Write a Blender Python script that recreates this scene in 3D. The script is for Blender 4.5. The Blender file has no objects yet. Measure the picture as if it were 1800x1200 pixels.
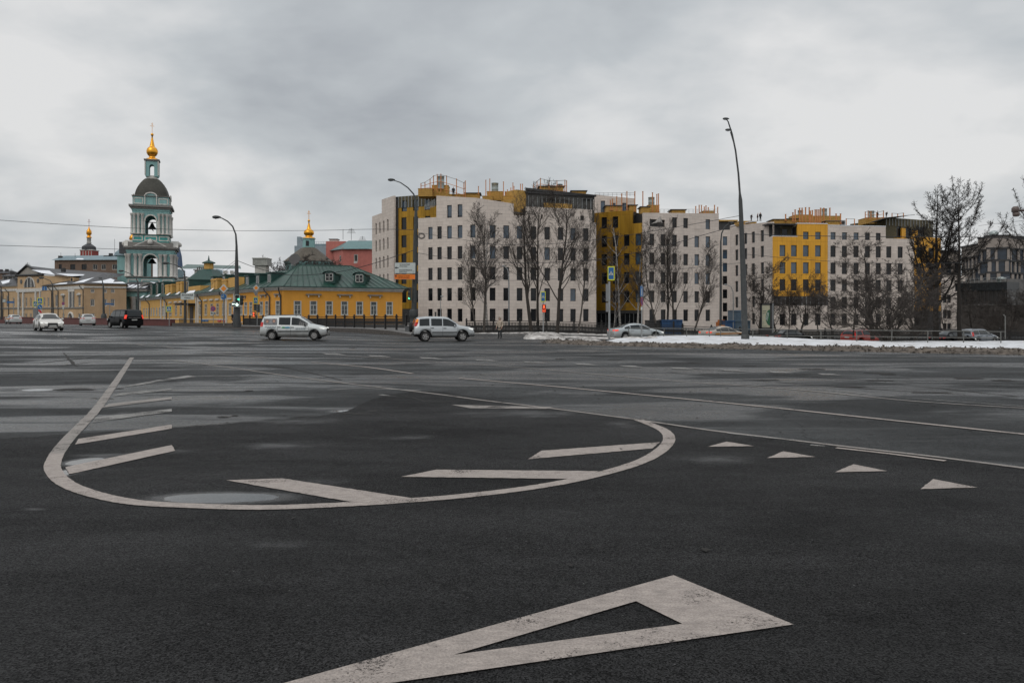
import bpy, bmesh, math, random
from mathutils import Vector, Matrix, noise as mnoise
R = math.radians
SC = bpy.context.scene
COL = SC.collection
# ------------------------------------------------------------------ camera
F, H, HY = 1400.0, 1.7, 557.0          # focal length in photo pixels, eye height, horizon row
cam_d = bpy.data.cameras.new('camera'); cam = bpy.data.objects.new('camera', cam_d); COL.objects.link(cam)
cam_d.sensor_width = 36.0; cam_d.lens = 36.0 * F / 1800.0
cam_d.shift_y = -(600 - HY) / 1800.0
cam_d.clip_start = 0.1; cam_d.clip_end = 6000
cam.location = (0, 0, H); cam.rotation_euler = (R(90), 0, 0)
SC.camera = cam
SKX, SKY_ = 2.2, 7.1
# ------------------------------------------------------------------ sky + sun (overcast)
SUN_EL, SUN_AZ = R(48), R(205)          # azimuth clockwise from +Y (north)
w = bpy.data.worlds.new('World'); SC.world = w; w.use_nodes = True
nt = w.node_tree; N = nt.nodes; L = nt.links; N.clear()
out = N.new('ShaderNodeOutputWorld'); mixs = N.new('ShaderNodeMixShader')
bg1 = N.new('ShaderNodeBackground'); bg2 = N.new('ShaderNodeBackground')
sky = N.new('ShaderNodeTexSky'); sky.sky_type = 'NISHITA'; sky.sun_disc = False
sky.sun_elevation = SUN_EL; sky.sun_rotation = SUN_AZ; sky.air_density = 1.5; sky.dust_density = 4
bg1.inputs[1].default_value = 0.08
L.new(sky.outputs[0], bg1.inputs[0])
tc = N.new('ShaderNodeTexCoord'); sep = N.new('ShaderNodeSeparateXYZ'); L.new(tc.outputs['Generated'], sep.inputs[0])
addz = N.new('ShaderNodeMath'); addz.operation = 'ADD'; addz.inputs[1].default_value = 0.38; L.new(sep.outputs['Z'], addz.inputs[0])
mxz = N.new('ShaderNodeMath'); mxz.operation = 'MAXIMUM'; mxz.inputs[1].default_value = 0.12; L.new(addz.outputs[0], mxz.inputs[0])
cmb = N.new('ShaderNodeCombineXYZ')
for i, k in enumerate('XY'):
    dv = N.new('ShaderNodeMath'); dv.operation = 'DIVIDE'; L.new(sep.outputs[k], dv.inputs[0]); L.new(mxz.outputs[0], dv.inputs[1]); L.new(dv.outputs[0], cmb.inputs[i])
def wnoise(scale, detail, loc, sx=1.0, rough=.5):
    mp = N.new('ShaderNodeMapping'); mp.inputs['Location'].default_value = loc; mp.inputs['Scale'].default_value = (sx, 1, 1)
    L.new(cmb.outputs[0], mp.inputs[0])
    n = N.new('ShaderNodeTexNoise'); n.inputs['Scale'].default_value = scale; n.inputs['Detail'].default_value = detail; n.inputs['Roughness'].default_value = rough
    n.inputs['Distortion'].default_value = 0.25
    L.new(mp.outputs[0], n.inputs['Vector']); return n.outputs['Fac']
n1 = wnoise(1.7, 6.0, (SKX, SKY_, 0), .9, .5); n2 = wnoise(5.5, 4.0, (9.2, 4.0, 0), 0.8, .5)
ma = N.new('ShaderNodeMath'); ma.operation = 'MULTIPLY_ADD'; ma.inputs[1].default_value = 0.30
L.new(n2, ma.inputs[0]); L.new(n1, ma.inputs[2])
cr = N.new('ShaderNodeValToRGB'); L.new(ma.outputs[0], cr.inputs[0])
e = cr.color_ramp.elements
e[0].position = 0.36; e[0].color = (0.31, 0.33, 0.36, 1)
e[1].position = 0.78; e[1].color = (0.70, 0.70, 0.70, 1)
m = cr.color_ramp.elements.new(0.60); m.color = (0.49, 0.515, 0.535, 1)
# overcast sky: brighter towards the zenith
zr = N.new('ShaderNodeMapRange'); zr.inputs[1].default_value = 0.45; zr.inputs[2].default_value = 1.0
zr.inputs[3].default_value = 1.12; zr.inputs[4].default_value = 1.8; L.new(sep.outputs['Z'], zr.inputs[0])
L.new(cr.outputs[0], bg2.inputs[0]); L.new(zr.outputs[0], bg2.inputs[1])
mixs.inputs[0].default_value = 0.92
L.new(bg1.outputs[0], mixs.inputs[1]); L.new(bg2.outputs[0], mixs.inputs[2]); L.new(mixs.outputs[0], out.inputs[0])
sd = bpy.data.lights.new('sun', 'SUN'); so = bpy.data.objects.new('sun', sd); COL.objects.link(so)
sd.energy = 0.75; sd.angle = R(40); sd.color = (1.0, 0.965, 0.92)
sv = Vector((math.sin(SUN_AZ) * math.cos(SUN_EL), math.cos(SUN_AZ) * math.cos(SUN_EL), math.sin(SUN_EL)))
so.rotation_euler = sv.to_track_quat('Z', 'Y').to_euler(); so.location = (0, 0, 80)
SC.view_settings.view_transform = 'Standard'; SC.view_settings.look = 'None'
SC.view_settings.exposure = 0.0; SC.view_settings.gamma = 1
SC.cycles.max_bounces = 5; SC.cycles.diffuse_bounces = 3; SC.cycles.glossy_bounces = 3
SC.cycles.transparent_max_bounces = 8
SC.cycles.use_denoising = True
# ------------------------------------------------------------------ helpers
def ss(t): t = max(0.0, min(1.0, t)); return t * t * (3 - 2 * t)
def G(x, y):                             # height of the ground
    fy = ss((y - 36) / 26)
    z = 0.32 * ss((-x - 6) / 18) * fy + 0.28 * ss((-x - 30) / 14) * fy
    z -= .30 * ss((x - 15) / 14) * ss((y - 43) / 14)
    if y > 60: z -= (0.45 * ss((x - 2) / 14) + 0.30 * ss((x - 14) / 18)) * ss((y - 60) / 9)
    return z
def X(px, d): return (px - 900.0) * d / F
def Z(py, d): return H + (HY - py) * d / F
def V(px, py, d): return Vector((X(px, d), d, Z(py, d)))
def gp(px, py, z=0.0):                   # pixel on the flat road -> point
    d = (H - z) * F / (py - HY); return (X(px, d), d)
class MB:
    def __init__(s): s.v = []; s.f = []; s.mi = []; s.M = Matrix.Identity(4); s.smooth = []
    def add(s, vs, fs, mi=0, sm=False):
        b = len(s.v)
        s.v += [s.M @ Vector(v) for v in vs]
        for f in fs: s.f.append([b + i for i in f]); s.mi.append(mi); s.smooth.append(sm)
        return s
    def box(s, x0, y0, z0, x1, y1, z1, mi=0):
        vs = [(x, y, z) for z in (z0, z1) for y in (y0, y1) for x in (x0, x1)]
        return s.add(vs, [(0, 2, 3, 1), (4, 5, 7, 6), (0, 1, 5, 4), (2, 6, 7, 3), (0, 4, 6, 2), (1, 3, 7, 5)], mi)
    def cbox(s, c, sx, sy, sz, mi=0, rz=0.0):
        o = s.M; s.M = o @ Matrix.Translation(c) @ Matrix.Rotation(rz, 4, 'Z')
        s.box(-sx / 2, -sy / 2, -sz / 2, sx / 2, sy / 2, sz / 2, mi); s.M = o; return s
    def prism(s, pts, z0, z1, mi=0, mt=None):     # pts CCW footprint; z may be callable
        n = len(pts); f0 = z0 if callable(z0) else (lambda p: z0); f1 = z1 if callable(z1) else (lambda p: z1)
        a = sum(pts[i][0] * pts[(i + 1) % n][1] - pts[(i + 1) % n][0] * pts[i][1] for i in range(n))
        if a < 0: pts = pts[::-1]
        vs = [(p[0], p[1], f0(p)) for p in pts] + [(p[0], p[1], f1(p)) for p in pts]
        s.add(vs, [(i, (i + 1) % n, n + (i + 1) % n, n + i) for i in range(n)] + [tuple(range(n - 1, -1, -1))], mi)
        return s.add(vs, [tuple(range(n, 2 * n))], mi if mt is None else mt)
    def tube(s, pts, rs, n=8, mi=0, caps=True, sm=True):
        pts = [Vector(p) for p in pts]
        if not hasattr(rs, '__len__'): rs = [rs] * len(pts)
        vs = []; fs = []
        t0 = (pts[1] - pts[0]).normalized()
        up = Vector((0, 0, 1)) if abs(t0.z) < .9 else Vector((1, 0, 0))
        a = t0.cross(up).normalized()
        for i, p in enumerate(pts):
            t = (pts[min(i + 1, len(pts) - 1)] - pts[max(i - 1, 0)])
            if t.length < 1e-9: t = t0
            t.normalize(); a = (a - t * a.dot(t)).normalized(); b = t.cross(a)
            for k in range(n):
                an = 2 * math.pi * k / n
                vs.append(p + (a * math.cos(an) + b * math.sin(an)) * rs[i])
        for i in range(len(pts) - 1):
            for k in range(n):
                k2 = (k + 1) % n; fs.append((i * n + k, i * n + k2, (i + 1) * n + k2, (i + 1) * n + k))
        s.add(vs, fs, mi, sm)
        if caps:
            s.add(vs[:n], [tuple(range(n - 1, -1, -1))], mi); s.add(vs[-n:], [tuple(range(n))], mi)
        return s
    def lathe(s, prof, c=(0, 0, 0), n=16, mi=0, sm=True, sq=False, rz=0.0):   # prof: (r, z)
        vs = []; fs = []
        for r, z in prof:
            for k in range(n):
                an = 2 * math.pi * k / n + rz
                q = r / max(abs(math.cos(an - rz)), abs(math.sin(an - rz))) if sq else r
                vs.append((c[0] + q * math.cos(an), c[1] + q * math.sin(an), c[2] + z))
        for i in range(len(prof) - 1):
            for k in range(n):
                k2 = (k + 1) % n; fs.append((i * n + k, i * n + k2, (i + 1) * n + k2, (i + 1) * n + k))
        s.add(vs, fs, mi, sm)
        s.add(vs[:n], [tuple(range(n - 1, -1, -1))], mi); s.add(vs[-n:], [tuple(range(n))], mi); return s
    def quad(s, a, b, c, d, mi=0): return s.add([a, b, c, d], [(0, 1, 2, 3)], mi)
    def poly(s, pts, mi=0): return s.add(pts, [tuple(range(len(pts)))], mi)
    def build(s, name, mats, parent=None, root=None, loc=None):
        if not isinstance(mats, (list, tuple)): mats = [mats]
        me = bpy.data.meshes.new(name)
        o0 = Vector((0, 0, 0))
        if parent is not None:
            r = parent
            while r.parent is not None: r = r.parent
            if not r.get('_local'): o0 = Vector(r.location)
        elif loc is not None: o0 = Vector(loc)
        me.from_pydata([v - o0 for v in s.v], [], s.f)
        for mm in mats: me.materials.append(mm)
        me.polygons.foreach_set('material_index', s.mi)
        me.polygons.foreach_set('use_smooth', s.smooth)
        uv = me.uv_layers.new(name='UVMap')
        UP = Vector((0, 0, 1)); data = [0.0] * (2 * len(me.loops))
        for p in me.polygons:
            n = p.normal
            if abs(n.z) < .75:
                t = UP.cross(n)
                if t.length < 1e-6: t = Vector((1, 0, 0))
                t.normalize()
                for li in p.loop_indices:
                    co = s.v[me.loops[li].vertex_index]; data[2 * li] = co.dot(t); data[2 * li + 1] = co.z
            else:
                for li in p.loop_indices:
                    co = s.v[me.loops[li].vertex_index]; data[2 * li] = co.x; data[2 * li + 1] = co.y
        uv.data.foreach_set('uv', data)
        me.update()
        o = bpy.data.objects.new(name, me); COL.objects.link(o)
        if parent is not None: o.parent = parent
        elif loc is not None: o.location = loc
        return o
def tag(o, label=None, cat=None, group=None, kind=None):
    if label: o['label'] = label
    if cat: o['category'] = cat
    if group: o['group'] = group
    if kind: o['kind'] = kind
    return o
def thing(name, label, cat, loc=(0, 0, 0), group=None, local=False, rz=0.0):
    o = bpy.data.objects.new(name, None); COL.objects.link(o); o.location = loc
    o.empty_display_size = .3
    if local: o['_local'] = 1
    o.rotation_euler = (0, 0, rz)
    return tag(o, label, cat, group)
def kids(o): return [c for c in KIDS.get(o.name, [])]
def copy_tree(o, parent=None):
    c = o.copy(); COL.objects.link(c)
    c.parent = parent
    for ch in list(o.children): copy_tree(ch, c)
    return c
# ------------------------------------------------------------------ materials
MC = {}
def mat(name, col, rough=.7, metal=0.0, var=.12, vs=1.5, bump=0.0, bs=30.0, spec=.5, emis=None, estr=1.0, coat=0.0, col2=None, dirt=0.0, fine=0.0):
    if name in MC: return MC[name]
    m = bpy.data.materials.new(name); m.use_nodes = True; t = m.node_tree; b = t.nodes['Principled BSDF']
    b.inputs['Roughness'].default_value = rough; b.inputs['Metallic'].default_value = metal
    b.inputs['Specular IOR Level'].default_value = spec
    if coat: b.inputs['Coat Weight'].default_value = coat; b.inputs['Coat Roughness'].default_value = .08
    tcn = t.nodes.new('ShaderNodeTexCoord')
    if var > 0:
        n = t.nodes.new('ShaderNodeTexNoise'); n.inputs['Scale'].default_value = vs; n.inputs['Detail'].default_value = 6; n.inputs['Roughness'].default_value = .62
        t.links.new(tcn.outputs['Object'], n.inputs['Vector'])
        r = t.nodes.new('ShaderNodeValToRGB'); t.links.new(n.outputs['Fac'], r.inputs[0])
        c2 = col2 or col
        r.color_ramp.elements[0].position = .3; r.color_ramp.elements[1].position = .7
        r.color_ramp.elements[0].color = (*[c * (1 - var) for c in c2], 1); r.color_ramp.elements[1].color = (*[min(1, c * (1 + var)) for c in col], 1)
        src = r.outputs[0]
        if dirt > 0:
            mp = t.nodes.new('ShaderNodeMapping'); mp.inputs['Scale'].default_value = (1.6, 1.6, .22); t.links.new(tcn.outputs['Object'], mp.inputs[0])
            n2 = t.nodes.new('ShaderNodeTexNoise'); n2.inputs['Scale'].default_value = 1.1; n2.inputs['Detail'].default_value = 5
            t.links.new(mp.outputs[0], n2.inputs['Vector'])
            r2 = t.nodes.new('ShaderNodeMapRange'); r2.inputs[1].default_value = .45; r2.inputs[2].default_value = .75; r2.inputs[4].default_value = dirt
            t.links.new(n2.outputs['Fac'], r2.inputs[0])
            mx = t.nodes.new('ShaderNodeMix'); mx.data_type = 'RGBA'; t.links.new(r2.outputs[0], mx.inputs[0]); t.links.new(src, mx.inputs[6])
            mx.inputs[7].default_value = (*[c * .45 for c in col], 1); src = mx.outputs[2]
        t.links.new(src, b.inputs['Base Color'])
    else: b.inputs['Base Color'].default_value = (*col, 1)
    if bump > 0:
        n = t.nodes.new('ShaderNodeTexNoise'); n.inputs['Scale'].default_value = bs; n.inputs['Detail'].default_value = 5
        t.links.new(tcn.outputs['Object'], n.inputs['Vector'])
        bp = t.nodes.new('ShaderNodeBump'); bp.inputs['Strength'].default_value = bump; bp.inputs['Distance'].default_value = .03
        t.links.new(n.outputs['Fac'], bp.inputs['Height']); t.links.new(bp.outputs[0], b.inputs['Normal'])
    if emis: b.inputs['Emission Color'].default_value = (*emis, 1); b.inputs['Emission Strength'].default_value = estr
    MC[name] = m; return m
def brickmat(name, c1, c2, mortar, bw, bh, msize=.012, rough=.8, off=.5, metal=0.0, bump=.3, streak=.25, spec=.4):
    if name in MC: return MC[name]
    m = bpy.data.materials.new(name); m.use_nodes = True; t = m.node_tree; b = t.nodes['Principled BSDF']
    uv = t.nodes.new('ShaderNodeUVMap'); br = t.nodes.new('ShaderNodeTexBrick'); t.links.new(uv.outputs[0], br.inputs[0])
    br.inputs['Scale'].default_value = 1; br.inputs['Brick Width'].default_value = bw; br.inputs['Row Height'].default_value = bh
    br.inputs['Mortar Size'].default_value = msize; br.inputs['Mortar Smooth'].default_value = .3; br.offset = off
    br.inputs['Color1'].default_value = (*c1, 1); br.inputs['Color2'].default_value = (*c2, 1); br.inputs['Mortar'].default_value = (*mortar, 1)
    n = t.nodes.new('ShaderNodeTexNoise'); n.inputs['Scale'].default_value = .9; n.inputs['Detail'].default_value = 6
    tcn = t.nodes.new('ShaderNodeTexCoord'); mp = t.nodes.new('ShaderNodeMapping'); mp.inputs['Scale'].default_value = (1.2, 1.2, .3)
    t.links.new(tcn.outputs['Object'], mp.inputs[0]); t.links.new(mp.outputs[0], n.inputs['Vector'])
    r = t.nodes.new('ShaderNodeMapRange'); r.inputs[1].default_value = .3; r.inputs[2].default_value = .75; r.inputs[3].default_value = 1.06; r.inputs[4].default_value = 1 - streak
    t.links.new(n.outputs['Fac'], r.inputs[0])
    mx = t.nodes.new('ShaderNodeMix'); mx.data_type = 'RGBA'; mx.blend_type = 'MULTIPLY'; mx.inputs[0].default_value = 1
    t.links.new(br.outputs['Color'], mx.inputs[6]); t.links.new(r.outputs[0], mx.inputs[7]); t.links.new(mx.outputs[2], b.inputs['Base Color'])
    b.inputs['Roughness'].default_value = rough; b.inputs['Metallic'].default_value = metal; b.inputs['Specular IOR Level'].default_value = spec
    bp = t.nodes.new('ShaderNodeBump'); bp.inputs['Strength'].default_value = bump; bp.inputs['Distance'].default_value = .02; bp.invert = True
    t.links.new(br.outputs['Fac'], bp.inputs['Height']); t.links.new(bp.outputs[0], b.inputs['Normal'])
    MC[name] = m; return m
STONE = brickmat('stone_cladding', (.67, .585, .52), (.60, .52, .46), (.42, .37, .335), 1.25, .56, .018, streak=.08)
GOLD = brickmat('gold_panels', (.52, .29, .035), (.44, .235, .025), (.22, .12, .02), .85, 3.35, .02, rough=.38, off=0, metal=.55, streak=.35)
GOLD2 = brickmat('bright_gold_panels', (.80, .405, .04), (.72, .35, .032), (.38, .18, .02), 1.0, 3.35, .02, rough=.4, off=0, metal=.25, streak=.15)
WOOL = mat('mineral_wool', (.10, .085, .05), .95, var=.3, vs=2)
DARKP = mat('dark_panel', (.035, .034, .034), .5, var=.3, vs=1)
DGLASS = mat('dark_glass', (.010, .011, .013), .12, var=.5, vs=.6, spec=.45)
BGLASS = mat('sky_glass', (.04, .07, .105), .05, var=.5, vs=.5, spec=1.0)
WFRAME = mat('dark_frame', (.018, .018, .02), .5, var=0)
WHITEF = mat('white_frame', (.47, .47, .44), .6, var=.1)
OCHRE = mat('orange_plaster', (.67, .31, .045), .9, var=.07, vs=.7, dirt=.18, bump=.15, bs=12)
OCHRE2 = mat('pale_yellow_plaster', (.62, .36, .105), .9, var=.1, vs=.7, dirt=.25, bump=.15, bs=12)
CREAM = mat('cream_plaster', (.50, .345, .20), .9, var=.1, vs=.4, dirt=.3)
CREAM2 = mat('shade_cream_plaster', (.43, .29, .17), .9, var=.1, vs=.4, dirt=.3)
TRIMW = mat('white_trim', (.58, .56, .52), .8, var=.15, vs=2, dirt=.35)
TRIMG = mat('grey_trim', (.20, .19, .175), .8, var=.2, vs=2)
TEAL = mat('teal_plaster', (.24, .42, .41), .85, var=.12, vs=.5, dirt=.35)
TEAL2 = mat('panel_teal_plaster', (.06, .30, .28), .85, var=.12, vs=.5, dirt=.3)
GREENR = brickmat('green_roof', (.014, .066, .046), (.011, .054, .038), (.006, .03, .022), .62, 1.8, .03, rough=.42, off=.5, streak=.3, metal=.0, spec=.5)
DKGREEN = mat('dark_green_metal', (.012, .055, .045), .45, var=.2)
ROOFG = mat('dark_grey_roof', (.055, .055, .06), .55, var=.25, vs=.6)
ROOFB = mat('bluegrey_roof', (.17, .24, .27), .6, var=.2, vs=.6)
OLIVE = brickmat('olive_scale_roof', (.068, .065, .052), (.055, .053, .043), (.035, .034, .028), .9, .45, .03, rough=.65)
BROWNR = brickmat('brown_scale_roof', (.13, .11, .085), (.11, .095, .075), (.06, .05, .04), .9, .45, .03, rough=.7)
SNOW = mat('snow', (.80, .82, .86), .75, var=.05, vs=3, bump=.3, bs=5)
GOLDLEAF = mat('gold_leaf', (.90, .42, .05), .28, metal=.9, var=.15, vs=2)
DOMEG = mat('old_gold_leaf', (.75, .33, .04), .35, metal=.85, var=.15)
BROWNB = mat('brown_brick', (.17, .115, .085), .9, var=.15)
PINK = mat('pink_plaster', (.50, .17, .14), .9, var=.1, dirt=.2)
REDWALL = mat('red_granite', (.115, .035, .03), .6, var=.3, vs=4)
REDBR = mat('red_church_brick', (.30, .06, .05), .85, var=.2)
CASTIRON = mat('black_cast_iron', (.014, .013, .012), .5, var=.2, vs=5)
POLEM = mat('grey_pole_paint', (.045, .048, .048), .55, var=.25, vs=4)
POLED = mat('dark_pole_paint', (.04, .045, .045), .5, var=.25, vs=4)
GALV = mat('galvanised_steel', (.30, .31, .31), .45, metal=.5, var=.2, vs=6)
RAILM = mat('dull_railing_metal', (.13, .13, .12), .5, metal=.2, var=.3, vs=6)
LAMPG = mat('lamp_glass', (.50, .53, .55), .25, var=0)
ORANGE = mat('orange_steel', (.52, .20, .06), .65, var=.2, vs=5)
OSB = mat('chipboard', (.46, .27, .07), .9, var=.22, vs=2.5)
TANK = mat('grey_duct_metal', (.34, .38, .37), .4, metal=.5, var=.2)
CONCR = mat('concrete', (.15, .145, .14), .9, var=.2, vs=2, bump=.2)
GRANITE = mat('kerb_granite', (.085, .075, .068), .8, var=.5, vs=7, bump=.3)
BARK = mat('dark_bark', (.040, .033, .028), .95, var=.35, vs=6, bump=.5, bs=20)
BARK2 = mat('grey_bark', (.085, .073, .063), .95, var=.35, vs=6, bump=.5, bs=20)
TWIG = mat('twig_bark', (.058, .048, .042), .95, var=.3, vs=3)
LARCHB = mat('larch_bark', (.022, .018, .015), .95, var=.3, vs=6)
SWHITE = mat('sign_white', (.50, .54, .52), .5, var=.06)
SBLUE = mat('sign_blue', (.012, .11, .30), .45, var=.1)
SYEL = mat('sign_yellow', (.62, .62, .04), .45, var=.06)
SORG = mat('sign_orange', (.80, .19, .01), .5, var=.06)
SRED = mat('sign_red', (.50, .03, .03), .45, var=.1)
SBLACK = mat('sign_black', (.012, .012, .014), .5, var=0)
SBACK = mat('sign_back_metal', (.20, .205, .21), .5, metal=.3, var=.15)
RUBBER = mat('tyre_rubber', (.014, .014, .014), .85, var=.2)
ALLOY = mat('wheel_alloy', (.38, .37, .36), .4, metal=.6, var=.15)
CARGL = mat('car_window_glass', (.014, .018, .02), .06, var=0, spec=.5)
CARBL = mat('car_black_trim', (.015, .015, .015), .55, var=0)
TAILL = mat('tail_lamp', (.45, .015, .012), .25, var=0, emis=(.9, .04, .02), estr=.08)
TAILON = mat('tail_lamp_lit', (.6, .03, .02), .25, var=0, emis=(1, .06, .02), estr=.6)
HEADL = mat('head_lamp_glass', (.55, .56, .55), .15, var=0, emis=(1, 1, .95), estr=.5)
GREENLT = mat('green_light', (.1, .6, .3), .3, var=0, emis=(.12, 1, .55), estr=1.6)
WHITELT = mat('white_green_light', (.7, .9, .8), .3, var=0, emis=(.75, 1, .92), estr=1.8)
REDLT = mat('red_light', (.7, .08, .03), .3, var=0, emis=(1, .13, .04), estr=1.6)
PLATE = mat('number_plate', (.45, .45, .43), .5, var=.15, vs=30)
def paint(name, col, metal=.0, dirt=.0, coat=.5, rough=.32):
    if name in MC: return MC[name]
    m = mat(name, col, rough, metal, var=.04, coat=coat, spec=.5 if col[0] > .05 else .06)
    t = m.node_tree; b = t.nodes['Principled BSDF']
    lk = b.inputs['Base Color'].links[0]; src = lk.from_socket
    tcn = t.nodes.new('ShaderNodeTexCoord'); sp = t.nodes.new('ShaderNodeSeparateXYZ'); t.links.new(tcn.outputs['Object'], sp.inputs[0])
    n = t.nodes.new('ShaderNodeTexNoise'); n.inputs['Scale'].default_value = 3; n.inputs['Detail'].default_value = 5; t.links.new(tcn.outputs['Object'], n.inputs['Vector'])
    a = t.nodes.new('ShaderNodeMath'); a.operation = 'MULTIPLY_ADD'; a.inputs[1].default_value = -.5; t.links.new(n.outputs['Fac'], a.inputs[0]); t.links.new(sp.outputs['Z'], a.inputs[2])
    mr = t.nodes.new('ShaderNodeMapRange'); mr.inputs[1].default_value = -.1; mr.inputs[2].default_value = .62; mr.inputs[3].default_value = dirt; mr.inputs[4].default_value = 0
    t.links.new(a.outputs[0], mr.inputs[0])
    mx = t.nodes.new('ShaderNodeMix'); mx.data_type = 'RGBA'; t.links.new(mr.outputs[0], mx.inputs[0]); t.links.new(src, mx.inputs[6]); mx.inputs[7].default_value = (.10, .085, .07, 1)
    t.links.new(mx.outputs[2], b.inputs['Base Color'])
    return m
# ------------------------------------------------------------------ ground
def asphalt(name, base, rlo, rhi, ell, bumpd, wetbase, wlo=.42, whi=.66, sx=.35, spk=.35, pud=None, spec=.5):
    m = bpy.data.materials.new(name); m.use_nodes = True; t = m.node_tree; b = t.nodes['Principled BSDF']; K = t.links.new
    tcn = t.nodes.new('ShaderNodeTexCoord'); P = tcn.outputs['Object']
    def nz(scale, det, sc=(1, 1, 1), rough=.6, dist=0):
        mp = t.nodes.new('ShaderNodeMapping'); mp.inputs['Scale'].default_value = sc; K(P, mp.inputs[0])
        n = t.nodes.new('ShaderNodeTexNoise'); n.inputs['Scale'].default_value = scale; n.inputs['Detail'].default_value = det
        n.inputs['Roughness'].default_value = rough; n.inputs['Distortion'].default_value = dist; K(mp.outputs[0], n.inputs['Vector']); return n.outputs['Fac']
    def mr(src, a, bb, c, d):
        r = t.nodes.new('ShaderNodeMapRange'); r.interpolation_type = 'SMOOTHSTEP'
        for i, q in enumerate((a, bb, c, d)): r.inputs[i + 1].default_value = q
        K(src, r.inputs[0]); return r.outputs[0]
    def mth(op, a, c):
        x = t.nodes.new('ShaderNodeMath'); x.operation = op
        for i, q in enumerate((a, c)):
            if isinstance(q, (int, float)): x.inputs[i].default_value = q
            else: K(q, x.inputs[i])
        return x.outputs[0]
    wet = mth('MULTIPLY', mr(nz(.32, 6, (sx, 1, 1), .55, .6), wlo, whi, 0, 1), mr(nz(1.1, 6, (sx * .5, 1, 1), .7), .3, .62, .35, 1))
    pn = nz(1.6, 5, (.6, 1, 1))
    pm = None
    for (cx, cy, rx, ry, bs_) in ell:
        a = t.nodes.new('ShaderNodeVectorMath'); a.operation = 'SUBTRACT'; K(P, a.inputs[0]); a.inputs[1].default_value = (cx, cy, 0)
        c = t.nodes.new('ShaderNodeVectorMath'); c.operation = 'MULTIPLY'; K(a.outputs[0], c.inputs[0]); c.inputs[1].default_value = (1 / rx, 1 / ry, 0)
        l = t.nodes.new('ShaderNodeVectorMath'); l.operation = 'LENGTH'; K(c.outputs[0], l.inputs[0])
        v = mth('SUBTRACT', 1.0 - bs_, l.outputs['Value']); v = mth('ADD', v, mth('MULTIPLY', mth('SUBTRACT', pn, .5), .8))
        pm = v if pm is None else mth('MAXIMUM', pm, v)
    damp = wet
    if pm is not None:
        pud_m = mr(pm, .30, .38, 0, 1); dampe = mr(pm, -.2, .4, 0, 1)
        damp = mth('MAXIMUM', wet, dampe)
    else: pud_m = None
    # colour: aggregate speckle + patches + wet darkening
    vo = t.nodes.new('ShaderNodeTexVoronoi'); vo.inputs['Scale'].default_value = 120; K(P, vo.inputs['Vector'])
    sp = mr(vo.outputs['Color'], .1, .95, 1 - spk, 1 + spk * 1.3)
    big = mr(nz(.5, 7, (.45, 1, 1), .65, .4), .35, .68, .55, 1.35)
    mid = mr(nz(9, 5), .3, .7, .82, 1.2)
    k = mth('MULTIPLY', mth('MULTIPLY', sp, big), mid)
    wd = mr(damp, 0, 1, 1, wetbase); k = mth('MULTIPLY', k, wd)
    # light grit specks
    v2 = t.nodes.new('ShaderNodeTexVoronoi'); v2.inputs['Scale'].default_value = 9; K(P, v2.inputs['Vector'])
    gr = mr(v2.outputs['Distance'], .035, .07, 5.0, 1.0); k = mth('MULTIPLY', k, gr)
    # cracks
    cr = t.nodes.new('ShaderNodeTexVoronoi'); cr.feature = 'DISTANCE_TO_EDGE'; cr.inputs['Scale'].default_value = .16
    ad = t.nodes.new('ShaderNodeVectorMath'); ad.operation = 'ADD'
    nn = t.nodes.new('ShaderNodeTexNoise'); nn.inputs['Scale'].default_value = .8; nn.inputs['Detail'].default_value = 6; K(P, nn.inputs['Vector'])
    K(P, ad.inputs[0]); K(nn.outputs['Color'], ad.inputs[1]); K(ad.outputs[0], cr.inputs['Vector'])
    ck = mr(cr.outputs['Distance'], .0, .004, .45, 1.0); k = mth('MULTIPLY', k, ck)
    vm = t.nodes.new('ShaderNodeVectorMath'); vm.operation = 'SCALE'; vm.inputs[0].default_value = base; K(k, vm.inputs['Scale'])
    K(vm.outputs[0], b.inputs['Base Color'])
    rg = mr(damp, 0, 1, rhi, rlo)
    rg = mth('ADD', rg, mth('MULTIPLY', mth('SUBTRACT', nz(3, 4), .5), .12))
    if pud_m is not None:
        mx = t.nodes.new('ShaderNodeMix'); K(pud_m, mx.inputs[0]); K(rg, mx.inputs[2]); mx.inputs[3].default_value = .02; rg = mx.outputs[0]
    K(rg, b.inputs['Roughness'])
    K(mth('MULTIPLY', mth('MULTIPLY', mr(vo.outputs['Color'], .1, .95, .55, 1.4), mr(nz(.7, 7, (.35, 1, 1), .7, .5), .36, .66, .62, 1.35)), mr(damp, 0, 1, spec * .36, spec)), b.inputs['Specular IOR Level'])
    bp = t.nodes.new('ShaderNodeBump'); bp.inputs['Distance'].default_value = bumpd
    hs = mth('ADD', mth('MULTIPLY', vo.outputs['Distance'], 1.0), mth('MULTIPLY', nz(28, 4), 2.2)); K(hs, bp.inputs['Height'])
    st = mr(damp, 0, 1, 1.0, .45)
    if pud_m is not None: st = mth('MULTIPLY', st, mr(pud_m, 0, 1, 1, 0))
    K(st, bp.inputs['Strength']); K(bp.outputs[0], b.inputs['Normal'])
    return m
def E(px, py, rxpx, rypx, bs_=0.0):
    x, y = gp(px, py); return (x, y, rxpx * y / F, rypx * y * y / (H * F), bs_)
OLDASP = asphalt('old_wet_asphalt', (.043, .045, .046), .20, .66, [E(66, 685, 40, 2.6), E(620, 722, 70, 4.5, .25), E(165, 738, 50, 34, .55), E(330, 672, 300, 20, .8), E(560, 660, 300, 20, .8), E(430, 705, 300, 26, .78), E(800, 655, 400, 18, .8), E(130, 705, 200, 34, .8), E(80, 745, 140, 26, .8), E(1000, 690, 500, 30, .84), E(700, 715, 300, 22, .8)], .010, .7, .44, .58, .3, .5)
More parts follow.
